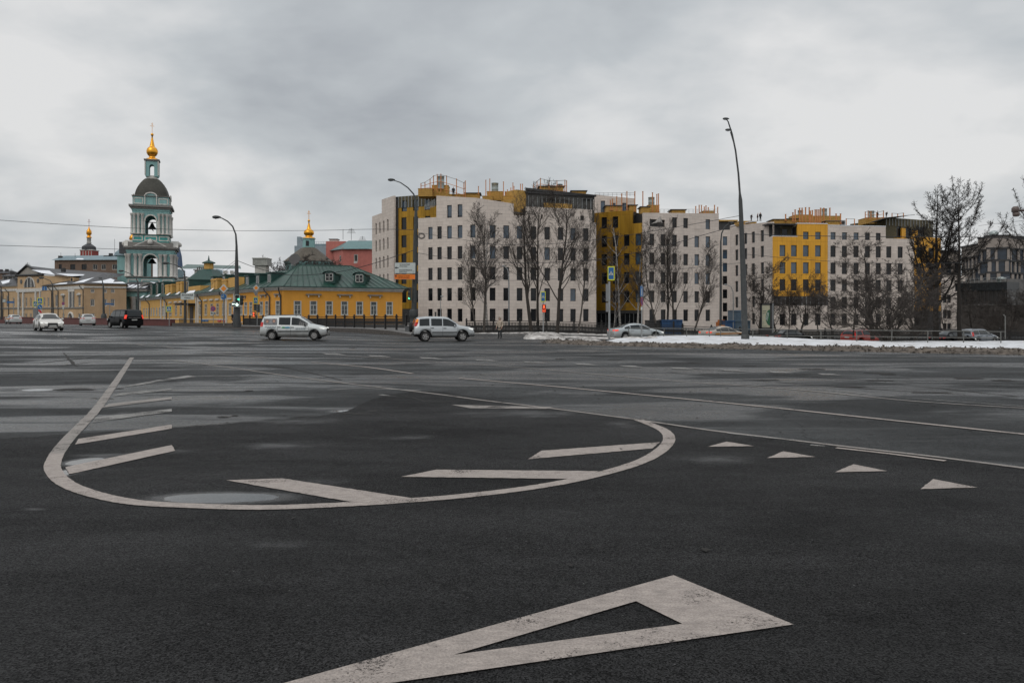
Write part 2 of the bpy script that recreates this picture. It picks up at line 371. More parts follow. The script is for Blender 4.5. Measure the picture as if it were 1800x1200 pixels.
NEWASP = asphalt('new_dark_asphalt', (.0165, .0163, .0166), .34, .66, [E(390, 875, 150, 13), E(150, 812, 40, 9, -.1), E(124, 829, 26, 10, -.1), E(190, 800, 220, 20, .8), E(480, 782, 380, 30, .84), E(300, 792, 420, 30, .86), E(520, 740, 380, 18, .8), E(560, 845, 260, 36, .9), E(700, 770, 380, 22, .85), E(930, 726, 520, 26, .8), E(1250, 806, 400, 38, .86), E(1090, 745, 200, 24, .8), E(1000, 900, 600, 44, .95), E(60, 895, 90, 12, .8), E(500, 960, 700, 70, .97), E(1500, 900, 500, 60, .95)], .012, .8, .60, .85, .38, .95, None, .5)
def frange(a, b, s):
    r = []; x = a
    while x < b - 1e-6: r.append(x); x += s
    return r
xs = [-2500, -1200, -600, -300, -180, -120, -90] + frange(-75, 60, 1.5) + [60, 75, 100, 150, 300, 600, 1200, 2500]
ys = [-60, -30, -10, 0, 15, 30] + frange(34, 110, 1.5) + [110, 130, 160, 200, 300, 600, 1200, 3500]
g = MB(); nx = len(xs)
for y in ys:
    for x in xs: g.v.append(Vector((x, y, G(x, y))))
for j in range(len(ys) - 1):
    for i in range(nx - 1):
        a = j * nx + i; g.f.append([a, a + 1, a + 1 + nx, a + nx]); g.mi.append(0); g.smooth.append(True)
tag(g.build('road', OLDASP), kind='structure')
# darker, newer asphalt in the foreground
pp = [(-60, 775), (0, 771), (60, 768), (135, 763), (220, 758), (300, 752), (370, 747), (430, 742), (500, 737), (560, 731), (610, 722), (650, 703), (690, 693), (735, 687), (790, 690), (840, 699), (900, 708), (960, 715), (1040, 725), (1120, 736), (1190, 745), (1240, 756), (1300, 766), (1400, 778), (1500, 790), (1650, 806), (1800, 825), (2100, 860)]
def jit(pts, n=6, a=.05, seed=3):
    rnd = random.Random(seed); o = []
    for i in range(len(pts) - 1):
        for k in range(n):
            t = k / n; o.append((pts[i][0] + (pts[i + 1][0] - pts[i][0]) * t + rnd.uniform(-a, a), pts[i][1] + (pts[i + 1][1] - pts[i][1]) * t + rnd.uniform(-a, a)))
    return o + [pts[-1]]
wp = jit([gp(*p) for p in pp], 6, .035)
from mathutils.geometry import tessellate_polygon
poly_ = [Vector((-14, wp[0][1] - .1, .004))] + [Vector((x, y, .004)) for x, y in wp] + [Vector((14, wp[-1][1] - .3, .004)), Vector((30, -12, .004)), Vector((-30, -12, .004))]
g = MB(); g.v = poly_
for tr in tessellate_polygon([poly_]): g.f.append(list(tr)[::-1] if (poly_[tr[1]] - poly_[tr[0]]).cross(poly_[tr[2]] - poly_[tr[0]]).z < 0 else list(tr)); g.mi.append(0); g.smooth.append(False)
tag(g.build('asphalt_patch', NEWASP), kind='structure')
# ---- road paint
def paintmat(name, col, wear):
    m = mat(name, col, .6, var=.12, vs=7, bump=.5, bs=70)
    t = m.node_tree; b = t.nodes['Principled BSDF']; src = b.inputs['Base Color'].links[0].from_socket
    tcn = t.nodes.new('ShaderNodeTexCoord')
    n = t.nodes.new('ShaderNodeTexNoise'); n.inputs['Scale'].default_value = 55; n.inputs['Detail'].default_value = 10; n.inputs['Roughness'].default_value = .8
    n3 = t.nodes.new('ShaderNodeTexNoise'); n3.inputs['Scale'].default_value = 2.1; n3.inputs['Detail'].default_value = 3
    t.links.new(tcn.outputs['Object'], n.inputs['Vector']); t.links.new(tcn.outputs['Object'], n3.inputs['Vector'])
    a = t.nodes.new('ShaderNodeMath'); a.operation = 'MULTIPLY_ADD'; a.inputs[1].default_value = .6; t.links.new(n3.outputs['Fac'], a.inputs[0]); t.links.new(n.outputs['Fac'], a.inputs[2])
    r = t.nodes.new('ShaderNodeMapRange'); r.inputs[1].default_value = wear; r.inputs[2].default_value = wear + .08; t.links.new(a.outputs[0], r.inputs[0])
    mx = t.nodes.new('ShaderNodeMix'); mx.data_type = 'RGBA'; mx.inputs[0].default_value = 0; t.links.new(src, mx.inputs[6]); iv = t.nodes.new('ShaderNodeMath'); iv.operation = 'SUBTRACT'; iv.inputs[0].default_value = 1; t.links.new(r.outputs[0], iv.inputs[1]); t.links.new(iv.outputs[0], b.inputs['Alpha'])
    # tyre scuffs
    mp = t.nodes.new('ShaderNodeMapping'); mp.inputs['Scale'].default_value = (4, 9, 1); mp.inputs['Rotation'].default_value = (0, 0, R(25)); t.links.new(tcn.outputs['Object'], mp.inputs[0])
    n2 = t.nodes.new('ShaderNodeTexNoise'); n2.inputs['Scale'].default_value = 2.2; n2.inputs['Detail'].default_value = 5; t.links.new(mp.outputs[0], n2.inputs['Vector'])
    r2 = t.nodes.new('ShaderNodeMapRange'); r2.inputs[1].default_value = .35; r2.inputs[2].default_value = .75; r2.inputs[3].default_value = 1.06; r2.inputs[4].default_value = .72; t.links.new(n2.outputs['Fac'], r2.inputs[0])
    m2 = t.nodes.new('ShaderNodeMix'); m2.data_type = 'RGBA'; m2.blend_type = 'MULTIPLY'; m2.inputs[0].default_value = 1; t.links.new(mx.outputs[2], m2.inputs[6]); t.links.new(r2.outputs[0], m2.inputs[7])
    n4 = t.nodes.new('ShaderNodeTexNoise'); n4.inputs['Scale'].default_value = 75; n4.inputs['Detail'].default_value = 8; n4.inputs['Roughness'].default_value = .75; t.links.new(tcn.outputs['Object'], n4.inputs['Vector'])
    r4 = t.nodes.new('ShaderNodeMapRange'); r4.inputs[1].default_value = .36; r4.inputs[2].default_value = .62; r4.inputs[3].default_value = .62; r4.inputs[4].default_value = 1.12; t.links.new(n4.outputs['Fac'], r4.inputs[0])
    m4 = t.nodes.new('ShaderNodeMix'); m4.data_type = 'RGBA'; m4.blend_type = 'MULTIPLY'; m4.inputs[0].default_value = 1; t.links.new(m2.outputs[2], m4.inputs[6]); t.links.new(r4.outputs[0], m4.inputs[7])
    t.links.new(m4.outputs[2], b.inputs['Base Color']); return m
PNT = paintmat('road_paint', (.40, .345, .31), .885); PNT2 = paintmat('worn_road_paint', (.30, .27, .245), .86); PNT3 = paintmat('faded_road_paint', (.28, .27, .255), .81)
marks = MB(); ZM = [.010]; mr_ = random.Random(77)
def mpoly(pts, mi=0, hole=None):
    ZM[0] += .00006; z0 = ZM[0]
    q = [gp(*p) for p in pts]
    def rag(q):
        o = []
        for i in range(len(q)):
            a, b = q[i], q[(i + 1) % len(q)]; L_ = math.dist(a, b); k_ = max(1, int(L_ / .05))
            for k in range(k_): t = k / k_; j = .006 if k else 0; o.append((a[0] + (b[0] - a[0]) * t + mr_.uniform(-j, j), a[1] + (b[1] - a[1]) * t + mr_.uniform(-j, j)))
        return o
    if hole is None:
        q = [Vector((x, y, z0)) for x, y in rag(q)]
        for tr in tessellate_polygon([q]): marks.add([q[i] for i in tr], [(0, 1, 2) if (q[tr[1]] - q[tr[0]]).cross(q[tr[2]] - q[tr[0]]).z > 0 else (2, 1, 0)], mi)
    else:
        h = [gp(*p) for p in hole]; n = len(q)
        for i in range(n):
            j = (i + 1) % n; marks.quad((*q[i], z0), (*q[j], z0), (*h[j], z0), (*h[i], z0), mi)
def catmull(p, n=8):
    o = []
    for i in range(len(p) - 1):
        a = p[max(0, i - 1)]; b = p[i]; c = p[i + 1]; d = p[min(len(p) - 1, i + 2)]
        for k in range(n):
            t = k / n
            o.append(tuple(.5 * ((2 * b[j]) + (-a[j] + c[j]) * t + (2 * a[j] - 5 * b[j] + 4 * c[j] - d[j]) * t * t + (-a[j] + 3 * b[j] - 3 * c[j] + d[j]) * t ** 3) for j in range(2)))
    return o + [p[-1]]
def mline(pts, wid, mi=0, smooth=True, world=False):
    ZM[0] += .00006
    q = [Vector(gp(*p)) for p in pts] if not world else [Vector(p) for p in pts]
    if smooth and len(q) > 2: q = [Vector(a) for a in catmull([tuple(a) for a in q], 22 if wid > .14 else 9)]
    if len(q) == 2: q = [q[0].lerp(q[1], k / 10) for k in range(11)]
    Ls = []; Rs = []
    for i in range(len(q)):
        t = (q[min(i + 1, len(q) - 1)] - q[max(0, i - 1)]).normalized(); nn = Vector((-t.y, t.x)) * wid / 2
        for S, s_ in ((Ls, 1), (Rs, -1)):
            p = q[i] + nn * s_ * mr_.uniform(.95, 1.05); S.append((p.x, p.y, ZM[0] + G(p.x, p.y) + (.01 if p.y > 30 else 0)))
    for i in range(len(q) - 1): marks.quad(Rs[i], Rs[i + 1], Ls[i + 1], Ls[i], mi)
# hatched island outline
mline([(232, 629), (206, 668), (174, 714), (146, 745), (119, 773), (100, 798)], .168, 1)
mline([(100, 798), (92, 822), (108, 845), (150, 865), (230, 883), (340, 890), (460, 893), (580, 889), (700, 882), (820, 872), (940, 857), (1030, 840), (1110, 818), (1155, 797), (1176, 774), (1165, 756), (1122, 738)], .168, 0)
mline([(235, 636), (300, 634), (380, 643), (500, 660), (600, 673), (760, 692), (850, 704), (960, 717), (1120, 738), (1250, 757), (1400, 775), (1500, 787), (1640, 803), (1820, 826)], .10, 1)
mpoly([(115, 822), (147, 815), (302, 783), (308, 793), (133, 832), (122, 834)])
mpoly([(132, 782), (138, 772), (302, 747), (302, 754)])
mpoly([(163, 743), (167, 734), (302, 719), (302, 724)], 2)
mpoly([(180, 717), (192, 710), (302, 698), (302, 702)], 1)
mpoly([(199, 697), (207, 692), (302, 683), (302, 686)], 2)
mpoly([(216, 680), (245, 674), (273, 669), (330, 660), (347, 662), (293, 669), (240, 678)], 2)
mline([(347, 661), (450, 662), (560, 666)], .12, 2)
mpoly([(928, 808), (952, 793), (1160, 778), (1147, 789)])
mpoly([(705, 839), (767, 826.5), (1053, 829), (1017, 843)])
mpoly([(397, 845), (497, 842), (732, 878), (620, 884)])
mpoly([(793, 712), (973, 716), (960, 719), (827, 718)], 1)
mline([(576, 686), (640, 683), (740, 687)], .10, 2); mline([(668, 694), (692, 697)], .12, 2)
for tr in [((1244, 786), (1277, 777), (1326, 785)), ((1348, 806), (1377, 794), (1433, 804)), ((1468, 831), (1500, 817), (1560, 829)), ((1618, 861), (1640, 843), (1718, 858))]: mpoly(tr)
mpoly([(1184, 1013), (1395, 1100), (291, 1261.6)], 0, [(1118, 1059), (1199.5, 1099), (797, 1154)])
mline([(362, 621), (430, 626), (500, 632)], .11, 1)
mline([(548, 637), (640, 645), (726, 657)], .13, 0)
mline([(807, 665), (900, 673), (1000, 682), (1300, 711), (1500, 732), (1820, 766)], .13, 0)
mline([(600, 625), (700, 632), (900, 645), (1060, 659), (1200, 671), (1400, 685), (1600, 705), (1820, 719)], .09, 1)
mline([(1240, 672), (1430, 684), (1600, 700), (1820, 716)], .06, 2)
mline([(1470, 788), (1560, 798), (1662, 811)], .09, 0)
mline([(1280, 762), (1350, 770), (1400, 774)], .07, 2); mline([(1425, 783), (1450, 785)], .1, 2)
# dashed rows across the junction
rnd = random.Random(5)
def dashes(a, b, n, ln, wid, mi=1, skip=0):
    A = Vector(gp(*a)); B = Vector(gp(*b))
    for k in range(n):
        if rnd.random() < skip: continue
        c = A.lerp(B, (k + .5) / n); t = (B - A).normalized()
        mline([tuple(c - t * ln / 2), tuple(c + t * ln / 2)], wid, mi, False, True)
dashes((0, 620.5), (232, 627), 9, .62, .10, 1)
dashes((78, 594.5), (135, 605), 5, .9, .13, 1); dashes((10, 584), (40, 590), 2, 2.2, .13, 1)
dashes((60, 583), (140, 592), 3, 1.6, .15, 1)
dashes((165, 603), (420, 622), 9, .9, .11, 1, .2); dashes((200, 607), (300, 612), 5, .8, .12, 1)
dashes((640, 601), (1790, 634), 34, .9, .11, 1, .12); dashes((700, 612), (1500, 628), 22, .9, .10, 2, .2)
dashes((950, 604), (1300, 618), 10, .9, .10, 1, .3); dashes((180, 586), (420, 604), 10, .8, .12, 2, .3)
dashes((250, 592), (640, 610), 12, .8, .12, 2, .3)
# zebra remains: slanted short wedges
for i in range(11):
    px = 560 + i * 88 + rnd.uniform(-8, 8); py = 621 + i * 3.6
    mpoly([(px, py), (px + 28, py + .8), (px + 44, py + 3.6), (px + 8, py + 2.6)], 2)
tag(marks.build('road_markings', [PNT, PNT2, PNT3]), kind='structure')
# dark broken seams and potholes in the old asphalt
g = MB(); rnd = random.Random(8)
HOLE = mat('broken_asphalt', (.016, .014, .012), .9, var=.5, vs=6, bump=.8, bs=8)
def blob(px, py, rx, ry, z=.0095):
    cx, cy = gp(px, py); ax = rx * cy / F; ay = ry * cy * cy / (H * F); vs = []
    for k in range(22):
        a = 2 * math.pi * k / 22; q = 1 + rnd.uniform(-.35, .3); vs.append((cx + math.cos(a) * ax * q, cy + math.sin(a) * ay * q, z))
    g.poly(vs)
for a in [(1318, 643, 12, .9), (1222, 638, 11, .8), (1080, 633, 14, .7), (1430, 649, 22, 1.2), (1548, 656, 24, 1.4), (1560, 659, 14, .8), (1700, 665, 26, 1.3), (1765, 669, 18, 1.5), (1410, 658, 16, .8), (985, 631, 9, .7), (1545, 669, 22, .8), (640, 728, 26, 1.2), (655, 723, 8, 1.3), (610, 727, 10, 1.0), (392, 733, 12, 1.0), (412, 731, 7, .8), (438, 687, 8, .8), (302, 670, 7, .6), (128, 632, 4, 5), (132, 640, 3, 3), (688, 600.5, 8, .5), (620, 612, 7, .5), (1500, 680, 30, .7), (1640, 690, 34, .7), (1350, 668, 22, .7), (1250, 658, 20, .6), (130, 684.6, 36, 2.2), (210, 683, 6, .8)]: blob(*a)
for k in range(90):
    py = 650 + 180 * rnd.random() ** 1.3; blob(rnd.uniform(300, 1790), py, rnd.uniform(.8, 2.4), rnd.uniform(.3, .8) * (py - 557) / 150, .0125)
for px, py, r_ in [(1003, 996, 4), (1040, 965, 2.5), (565, 1010, 2), (1240, 968, 6), (515, 912, 3), (1160, 995, 2), (1290, 1050, 2.4)]: blob(px, py, r_, r_ * .6, .0125)
tag(g.build('asphalt_damage', HOLE), kind='structure')
# seam lines
g = MB()
def seam(pts, w_, z=.0085):
    q = [Vector(a) for a in catmull([gp(*p) for p in pts], 10)]; vs = []
    for i, p in enumerate(q):
        t = (q[min(i + 1, len(q) - 1)] - q[max(0, i - 1)]).normalized(); nn = Vector((-t.y, t.x)); ww = w_ * rnd.uniform(.4, 1.2)
        p = p + nn * rnd.uniform(-.03, .03); vs.append(((p + nn * ww / 2), (p - nn * ww / 2)))
    for i in range(len(vs) - 1):
        g.quad((*vs[i][1], z), (*vs[i + 1][1], z), (*vs[i + 1][0], z), (*vs[i][0], z))
seam([(0, 770.5), (135, 762.5), (300, 751.5), (430, 741.5), (560, 730)], .05)
seam([(120, 652.5), (170, 653), (215, 651)], .10); seam([(240, 646), (330, 646), (430, 643), (470, 643), (520, 650), (600, 668)], .06)
seam([(112, 620), (122, 632), (135, 644)], .12); seam([(600, 694), (690, 693), (760, 708), (800, 704)], .05)
seam([(1210, 648), (1400, 660), (1600, 672), (1800, 680)], .10); seam([(1180, 655), (1420, 676), (1700, 694)], .08); seam([(1350, 658), (1560, 674), (1790, 697)], .08)
seam([(160, 700), (200, 701)], .08)
tag(g.build('asphalt_seams', HOLE), kind='structure')
# ---- verge: dirty snow bank + snow
DIRT = mat('dirty_snow', (.115, .095, .078), .95, var=.65, vs=2.6, bump=1.0, bs=7, col2=(.085, .07, .058))
FX = [(1.6, 52.2), (2.1, 51.7), (4.8, 48.1), (9.3, 43.6), (16.7, 39.0), (22.8, 35.5), (32, 31.5), (46, 28)]
def lerpT(T, x):
    if x <= T[0][0]: return T[0][1]
    for i in range(len(T) - 1):
        if x <= T[i + 1][0]: return T[i][1] + (T[i + 1][1] - T[i][1]) * (x - T[i][0]) / (T[i + 1][0] - T[i][0])
    return T[-1][1]
BX = [(1.6, 53.5), (4, 53.5), (7, 56), (9.5, 62), (14, 65), (46, 66)]
def nf(x, y, s): return mnoise.noise(Vector((x * s, y * s, 3.7)))
def bankstrip(t0, t1, nt_, hfun, x0=1.6, x1=46, dx=.16):
    m_ = MB(); nxx = int((x1 - x0) / dx)
    for j in range(nt_ + 1):
        for i in range(nxx + 1):
            x = x0 + dx * i; f = lerpT(FX, x); bk = lerpT(BX, x); f += .22 * nf(x, 0, .8) + .08 * nf(x, 3, 3)
            t = t0 + (t1 - t0) * (j / nt_) if t1 is not None else t0 + (bk - f - t0) * (j / nt_)
            t = min(t, bk - f)
            y = f + t; m_.v.append(Vector((x, y, hfun(x, y, t, bk - f))))
    for j in range(nt_):
        for i in range(nxx):
            a = j * (nxx + 1) + i; m_.f.append([a, a + 1, a + 2 + nxx, a + 1 + nxx]); m_.mi.append(0); m_.smooth.append(True)
    return m_
def hd(x, y, t, T):
    e_ = ss(t / .7) * ss((x - 1.6) / 1.2) * ss((T - t) / .8 + .15)
    return -.02 + e_ * (.20 + .10 * nf(x, y, 1.1) + .07 * nf(x, y, 3.4) + .04 * nf(x, y, 8)) + (.04 * nf(x, y, 15) * e_) + G(x, y)
def hs_(x, y, t, T):
    base = .19 + .06 * nf(x, y, .35) + .03 * nf(x, y, 1.2)
    left = ss((x - 5.2) / 2.5)
    b_ = base * left * ss((t - 1.2) / .7) + .10 * ss((x - 9) / 4) * (1 - ss((x - 18) / 8)) * ss((t - 3) / 6)
    e2 = ss((T - t) / 1.5); return -.03 + (b_ + .03) * e2 + G(x, y)
tag(bankstrip(0, 2.3, 16, hd).build('dirty_snow_bank', DIRT), kind='structure')
tag(bankstrip(1.3, None, 26, hs_, dx=.35).build('snow', mat('trodden_snow', (.74, .76, .80), .8, var=.12, vs=1.3, bump=1, bs=3, col2=(.47, .46, .45))), kind='structure')
# snow island by the crossing sign, and strips along the embankment
def mound(name, poly_px, hgt, mt, dx=.25, seed=1.0, z0=-.02):
    (xa, xb, ya, yb) = poly_px; m_ = MB(); nx_ = int((xb - xa) / dx); ny_ = max(6, int((yb - ya) / dx))
    for j in range(ny_ + 1):
        for i in range(nx_ + 1):
            x = xa + (xb - xa) * i / nx_; y = ya + (yb - ya) * j / ny_
            u = abs(2 * i / nx_ - 1); v = abs(2 * j / ny_ - 1)
            e_ = max(0, 1 - (u ** 4 + v ** 2.5)) ** .5
            q = hgt * (1 + .6 * nf(x + seed, y, .5) + .35 * nf(x + seed, y, 2) + .2 * nf(x, y, 6))
            m_.v.append(Vector((x, y, z0 + G(x, y) + q * e_)))
    for j in range(ny_):
        for i in range(nx_):
            a = j * (nx_ + 1) + i; m_.f.append([a, a + 1, a + 2 + nx_, a + 1 + nx_]); m_.mi.append(0); m_.smooth.append(True)
    return tag(m_.build(name, mt), kind='structure')
DSN = mat('grimy_snow', (.46, .44, .42), .9, var=.6, vs=1.6, bump=1, bs=6, col2=(.17, .145, .125))
mound('snow_mound', (.9, 4.2, 60.5, 66.5), .40, DSN, .16); mound('snow_strip', (3.2, 11.0, 66, 69.5), .16, DSN, .25)
mound('snow_mound', (2.3, 6.4, 53.4, 57.0), .17, DSN, .14, 4)
mound('snow_mound', (7.8, 10.6, 55.5, 59), .26, DSN, .14, 7)
mound('snow_strip', (-5, 60, 83.4, 85.6), .16, DSN, .4, 2)
mound('snow_strip', (-4, 7, 80.8, 82.2), .14, DSN, .3, 2)
# earth, grass and dirt clods on the bank
m_ = MB(); rnd = random.Random(11)
for k in range(1500):
    x = 2 + 28 * rnd.random(); f = lerpT(FX, x); t = rnd.uniform(-.25, 2.3); y = f + t; s_ = rnd.uniform(.02, .075) * (1.4 if rnd.random() < .1 else 1)
    z = max(0, hd(x, y, max(t, 0), 10)) + s_ * .3
    vs = [(x + s_ * rnd.uniform(-1, 1), y + s_ * rnd.uniform(-1, 1), z + s_ * rnd.uniform(-.5, 1)) for _ in range(6)]
    m_.add(vs, [(0, 1, 2), (2, 3, 4), (0, 4, 5), (1, 3, 5), (0, 2, 4), (1, 2, 3)])
tag(m_.build('dirt_clods', DIRT), 'brown frozen dirt clods lying along the road edge of the verge', 'dirt', kind='stuff')
# ---- left pavement with granite kerb
KL = [(300, 107), (330, 104), (440, 92), (574, 80), (640, 76), (685, 73), (745, 66), (760, 65.2)]
KT = [.70, .68, .63, .62, .58, .44, .07, .02]
fr = [(X(p, d), d) for p, d in KL]
k_ = MB(); s_ = MB()
for i in range(len(fr) - 1):
    for (A, B, za, zb) in [(fr[i], fr[i + 1], KT[i], KT[i + 1])]:
        a0 = (*A, G(*A) - .2); b0 = (*B, G(*B) - .2); a1 = (*A, za); b1 = (*B, zb)
        a2 = (A[0] + .1, A[1] + .45, za); b2 = (B[0] + .1, B[1] + .45, zb); k_.quad(a0, b0, b1, a1); k_.quad(a1, b1, b2, a2)
        s_.quad(a2, b2, (B[0] + 2, B[1] + 60, zb + .02), (A[0] + 2, A[1] + 60, za + .02))
# right flank of the raised pavement
tag(k_.build('kerb', GRANITE), kind='structure'); tag(s_.build('pavement', CONCR), kind='structure')
# ------------------------------------------------------------------ facades
GRP_WIN = None
class Facade:
    def __init__(s, root, pa, da, pb, db):
        s.root = root; s.p0 = Vector((X(pa, da), da)); s.p1 = Vector((X(pb, db), db))
        s.L = (s.p1 - s.p0).length; s.d = (s.p1 - s.p0) / s.L; s.n = Vector((s.d.y, -s.d.x))
        s.mb = MB(); s.holes = []; s.segs = []
    def u(s, px):
        k = (px - 900) / F; dx, dy = s.p1 - s.p0; t = (k * s.p0.y - s.p0.x) / (dx - k * dy); return t * s.L
    def dep(s, px): return s.p0.y + s.d.y * s.u(px)
    def z(s, px, py): return Z(py, s.dep(px))
    def pt(s, u, z, o=0.0):
        q = s.p0 + s.d * u + s.n * o; return Vector((q.x, q.y, z))
    def cell(s, mb, u0, u1, z0, z1, o=0.0, mi=0): mb.quad(s.pt(u0, z0, o), s.pt(u1, z0, o), s.pt(u1, z1, o), s.pt(u0, z1, o), mi)
    def slab(s, mb, u0, u1, z0, z1, o0, o1, mi=0):   # box from offset o0 (back) to o1 (front)
        c = [s.pt(u, z, o) for z in (z0, z1) for o in (o1, o0) for u in (u0, u1)]
        mb.add(c, [(0, 1, 5, 4), (3, 2, 6, 7), (2, 0, 4, 6), (1, 3, 7, 5), (4, 5, 7, 6), (2, 3, 1, 0)], mi)
    def wall(s, mb, u0, u1, z0, z1, holes, dep=.36, mi=0, mr=None):
        mr = mi if mr is None else mr
        hs = [h for h in holes if h[0] < u1 and h[1] > u0 and h[2] < z1 and h[3] > z0]
        us = sorted({u0, u1, *[max(u0, min(u1, h[i])) for h in hs for i in (0, 1)]}); zs = sorted({z0, z1, *[max(z0, min(z1, h[i])) for h in hs for i in (2, 3)]})
        for i in range(len(us) - 1):
            for j in range(len(zs) - 1):
                cu = (us[i] + us[i + 1]) / 2; cz = (zs[j] + zs[j + 1]) / 2
                if any(h[0] < cu < h[1] and h[2] < cz < h[3] for h in hs): continue
                s.cell(mb, us[i], us[i + 1], zs[j], zs[j + 1], 0, mi)
        for a, b, c, d in hs:
            a, b, c, d = max(a, u0), min(b, u1), max(c, z0), min(d, z1)
            P = s.pt
            mb.quad(P(a, c), P(b, c), P(b, c, -dep), P(a, c, -dep), mr); mb.quad(P(a, d, -dep), P(b, d, -dep), P(b, d), P(a, d), mr)
            mb.quad(P(a, c), P(a, c, -dep), P(a, d, -dep), P(a, d), mr); mb.quad(P(b, c, -dep), P(b, c), P(b, d), P(b, d, -dep), mr)
        P = s.pt; D = -dep - .02
        mb.quad(P(u0, z1), P(u1, z1), P(u1, z1, D), P(u0, z1, D), mi); mb.quad(P(u0, z0, D), P(u0, z0), P(u0, z1), P(u0, z1, D), mi); mb.quad(P(u1, z0), P(u1, z0, D), P(u1, z1, D), P(u1, z1), mi)
    def window(s, h, parent=None, glass=None, frame=None, o=-.20, split=False, name='window', fw=.07):
        a, b, c, d = h; mb = MB(); sl = s.slab
        sl(mb, a, a + fw, c, d, o - .08, o + .02, 0); sl(mb, b - fw, b, c, d, o - .08, o + .02, 0)
        sl(mb, a + fw, b - fw, c, c + fw, o - .08, o + .02, 0); sl(mb, a + fw, b - fw, d - fw, d, o - .08, o + .02, 0)
        if split: sl(mb, (a + b) / 2 - .03, (a + b) / 2 + .03, c + fw, d - fw, o - .08, o + .01, 0)
        s.cell(mb, a + fw, b - fw, c + fw, d - fw, o - .03, 1)
        return mb.build(name, [frame or WFRAME, glass or DGLASS], parent or s.root)
def core(mb, pts, z0, z1, mi=0): mb.prism(pts, z0, z1, mi)
ROWS = [20.0, 16.6, 13.22, 9.83, 6.44, 3.05]
def off(f, px, o): q = f.p0 + f.d * f.u(px) + f.n * o; return (q.x, q.y)
rw = random.Random(21)
ZB = -1.5                                # foot of the buildings
def winrow(f, cols, rows, w, h, wide=None):
    hs = []
    for px in cols:
        u = f.u(px)
        for z in rows: hs.append((u - w / 2, u + w / 2, z - h, z))
    return hs
# ============ A: stone apartment block with the gold side (735-1048)
A = thing('apartment_building', 'pale stone block with a dark recessed top storey, behind the tallest bare trees', 'building', (X(900, 135), 135, 0), 'new stone and gold apartment blocks')
f1 = Facade(A, 735, 133.0, 838, 128.2); f2 = Facade(A, 838, 128.2, 1048, 134.6)
m = MB()
h1 = winrow(f1, [756.5, 772.5], ROWS[1:], .85, 2.05) + winrow(f1, [790, 808.5], ROWS, .9, 2.1)
h2 = winrow(f2, [845], [], 1, 1) + winrow(f2, [839.8 + 21], [], 1, 1)
cols2 = [840.5 + 1, 866, 890, 913.5, 938, 962, 985.5, 1007.5, 1030]
h2 = winrow(f2, cols2[1:], ROWS[1:], 1.0, 2.1)
h1b = winrow(f1, [831], ROWS[1:], .95, 2.1)
uS = f1.u(767); zS = 18.15
f1.wall(m, 0, uS, ZB, zS, h1 + h1b); 
f1.wall(m, uS, f1.L, ZB, zS, h1 + h1b)
# sloping top piece of face 1 above zS
holes_top = [h for h in h1 if h[3] > zS]
def slopewall(f, mb, ua, ub, z0, za, zb, holes, dep=.36, n=10):
    # stack: flat to lower z then triangle strip
    zl = min(za, zb) - .05
    f.wall(mb, ua, ub, z0, zl, holes, dep)
    mb.quad(f.pt(ua, zl), f.pt(ub, zl), f.pt(ub, zb), f.pt(ua, za)); mb.quad(f.pt(ua, za), f.pt(ub, zb), f.pt(ub, zb, -dep), f.pt(ua, za, -dep))
    mb.quad(f.pt(ua, zl, -dep), f.pt(ua, zl), f.pt(ua, za), f.pt(ua, za, -dep)); mb.quad(f.pt(ub, zl), f.pt(ub, zl, -dep), f.pt(ub, zb, -dep), f.pt(ub, zb))
slopewall(f1, m, uS, f1.L, zS, 21.7, 20.85, holes_top)
u903 = f2.u(903); u925 = f2.u(925); u1043 = f2.u(1041)
f2.wall(m, 0, u903, ZB, 19.0, h2); slopewall(f2, m, 0, u903, 19.0, 20.85, 20.2, [])
f2.wall(m, u903, u925, ZB, 18.3, h2)
f2.wall(m, u925, u1043, ZB, 19.8, h2 + [(f2.u(1020), f2.u(1027), 17.9, 18.7), (f2.u(951), f2.u(954.5), 17.9, 18.6)]); f2.wall(m, u1043, f2.L, ZB, 17.6, h2)
m.build('stone_wall', STONE, A)
for h in h1 + h1b + h2: f = f1 if h in h1 + h1b else f2; f.window(h, A, BGLASS if rw.random() < (.5 if h[3] > 12 else .06) else DGLASS)
f2.window((f2.u(1020), f2.u(1027), 17.9, 18.7), A)
m = MB()
back = 16
core(m, [off(f1, 735.5, -.40), off(f1, 767, -.40), off(f1, 767, -back), off(f1, 735.5, -back)], ZB, 17.9)
core(m, [off(f1, 767.2, -.40), off(f2, 838, -.42), off(f2, 902, -.42), off(f2, 902, -back), off(f2, 838, -back), off(f1, 767.2, -back)], ZB, 19.6)
core(m, [off(f2, 902.3, -.42), off(f2, 925.2, -.42), off(f2, 925.2, -back), off(f2, 902.3, -back)], ZB, 18.0)
core(m, [off(f2, 925.4, -.42), off(f2, 1047.6, -.42), off(f2, 1047.6, -back), off(f2, 925.4, -back)], ZB, 17.5)
core(m, [off(f2, 925.4, -.42), off(f2, 1041, -.42), off(f2, 1041, -3), off(f2, 925.4, -3)], 17.55, 19.7)
m.build('inner_wall', [DARKP], A)
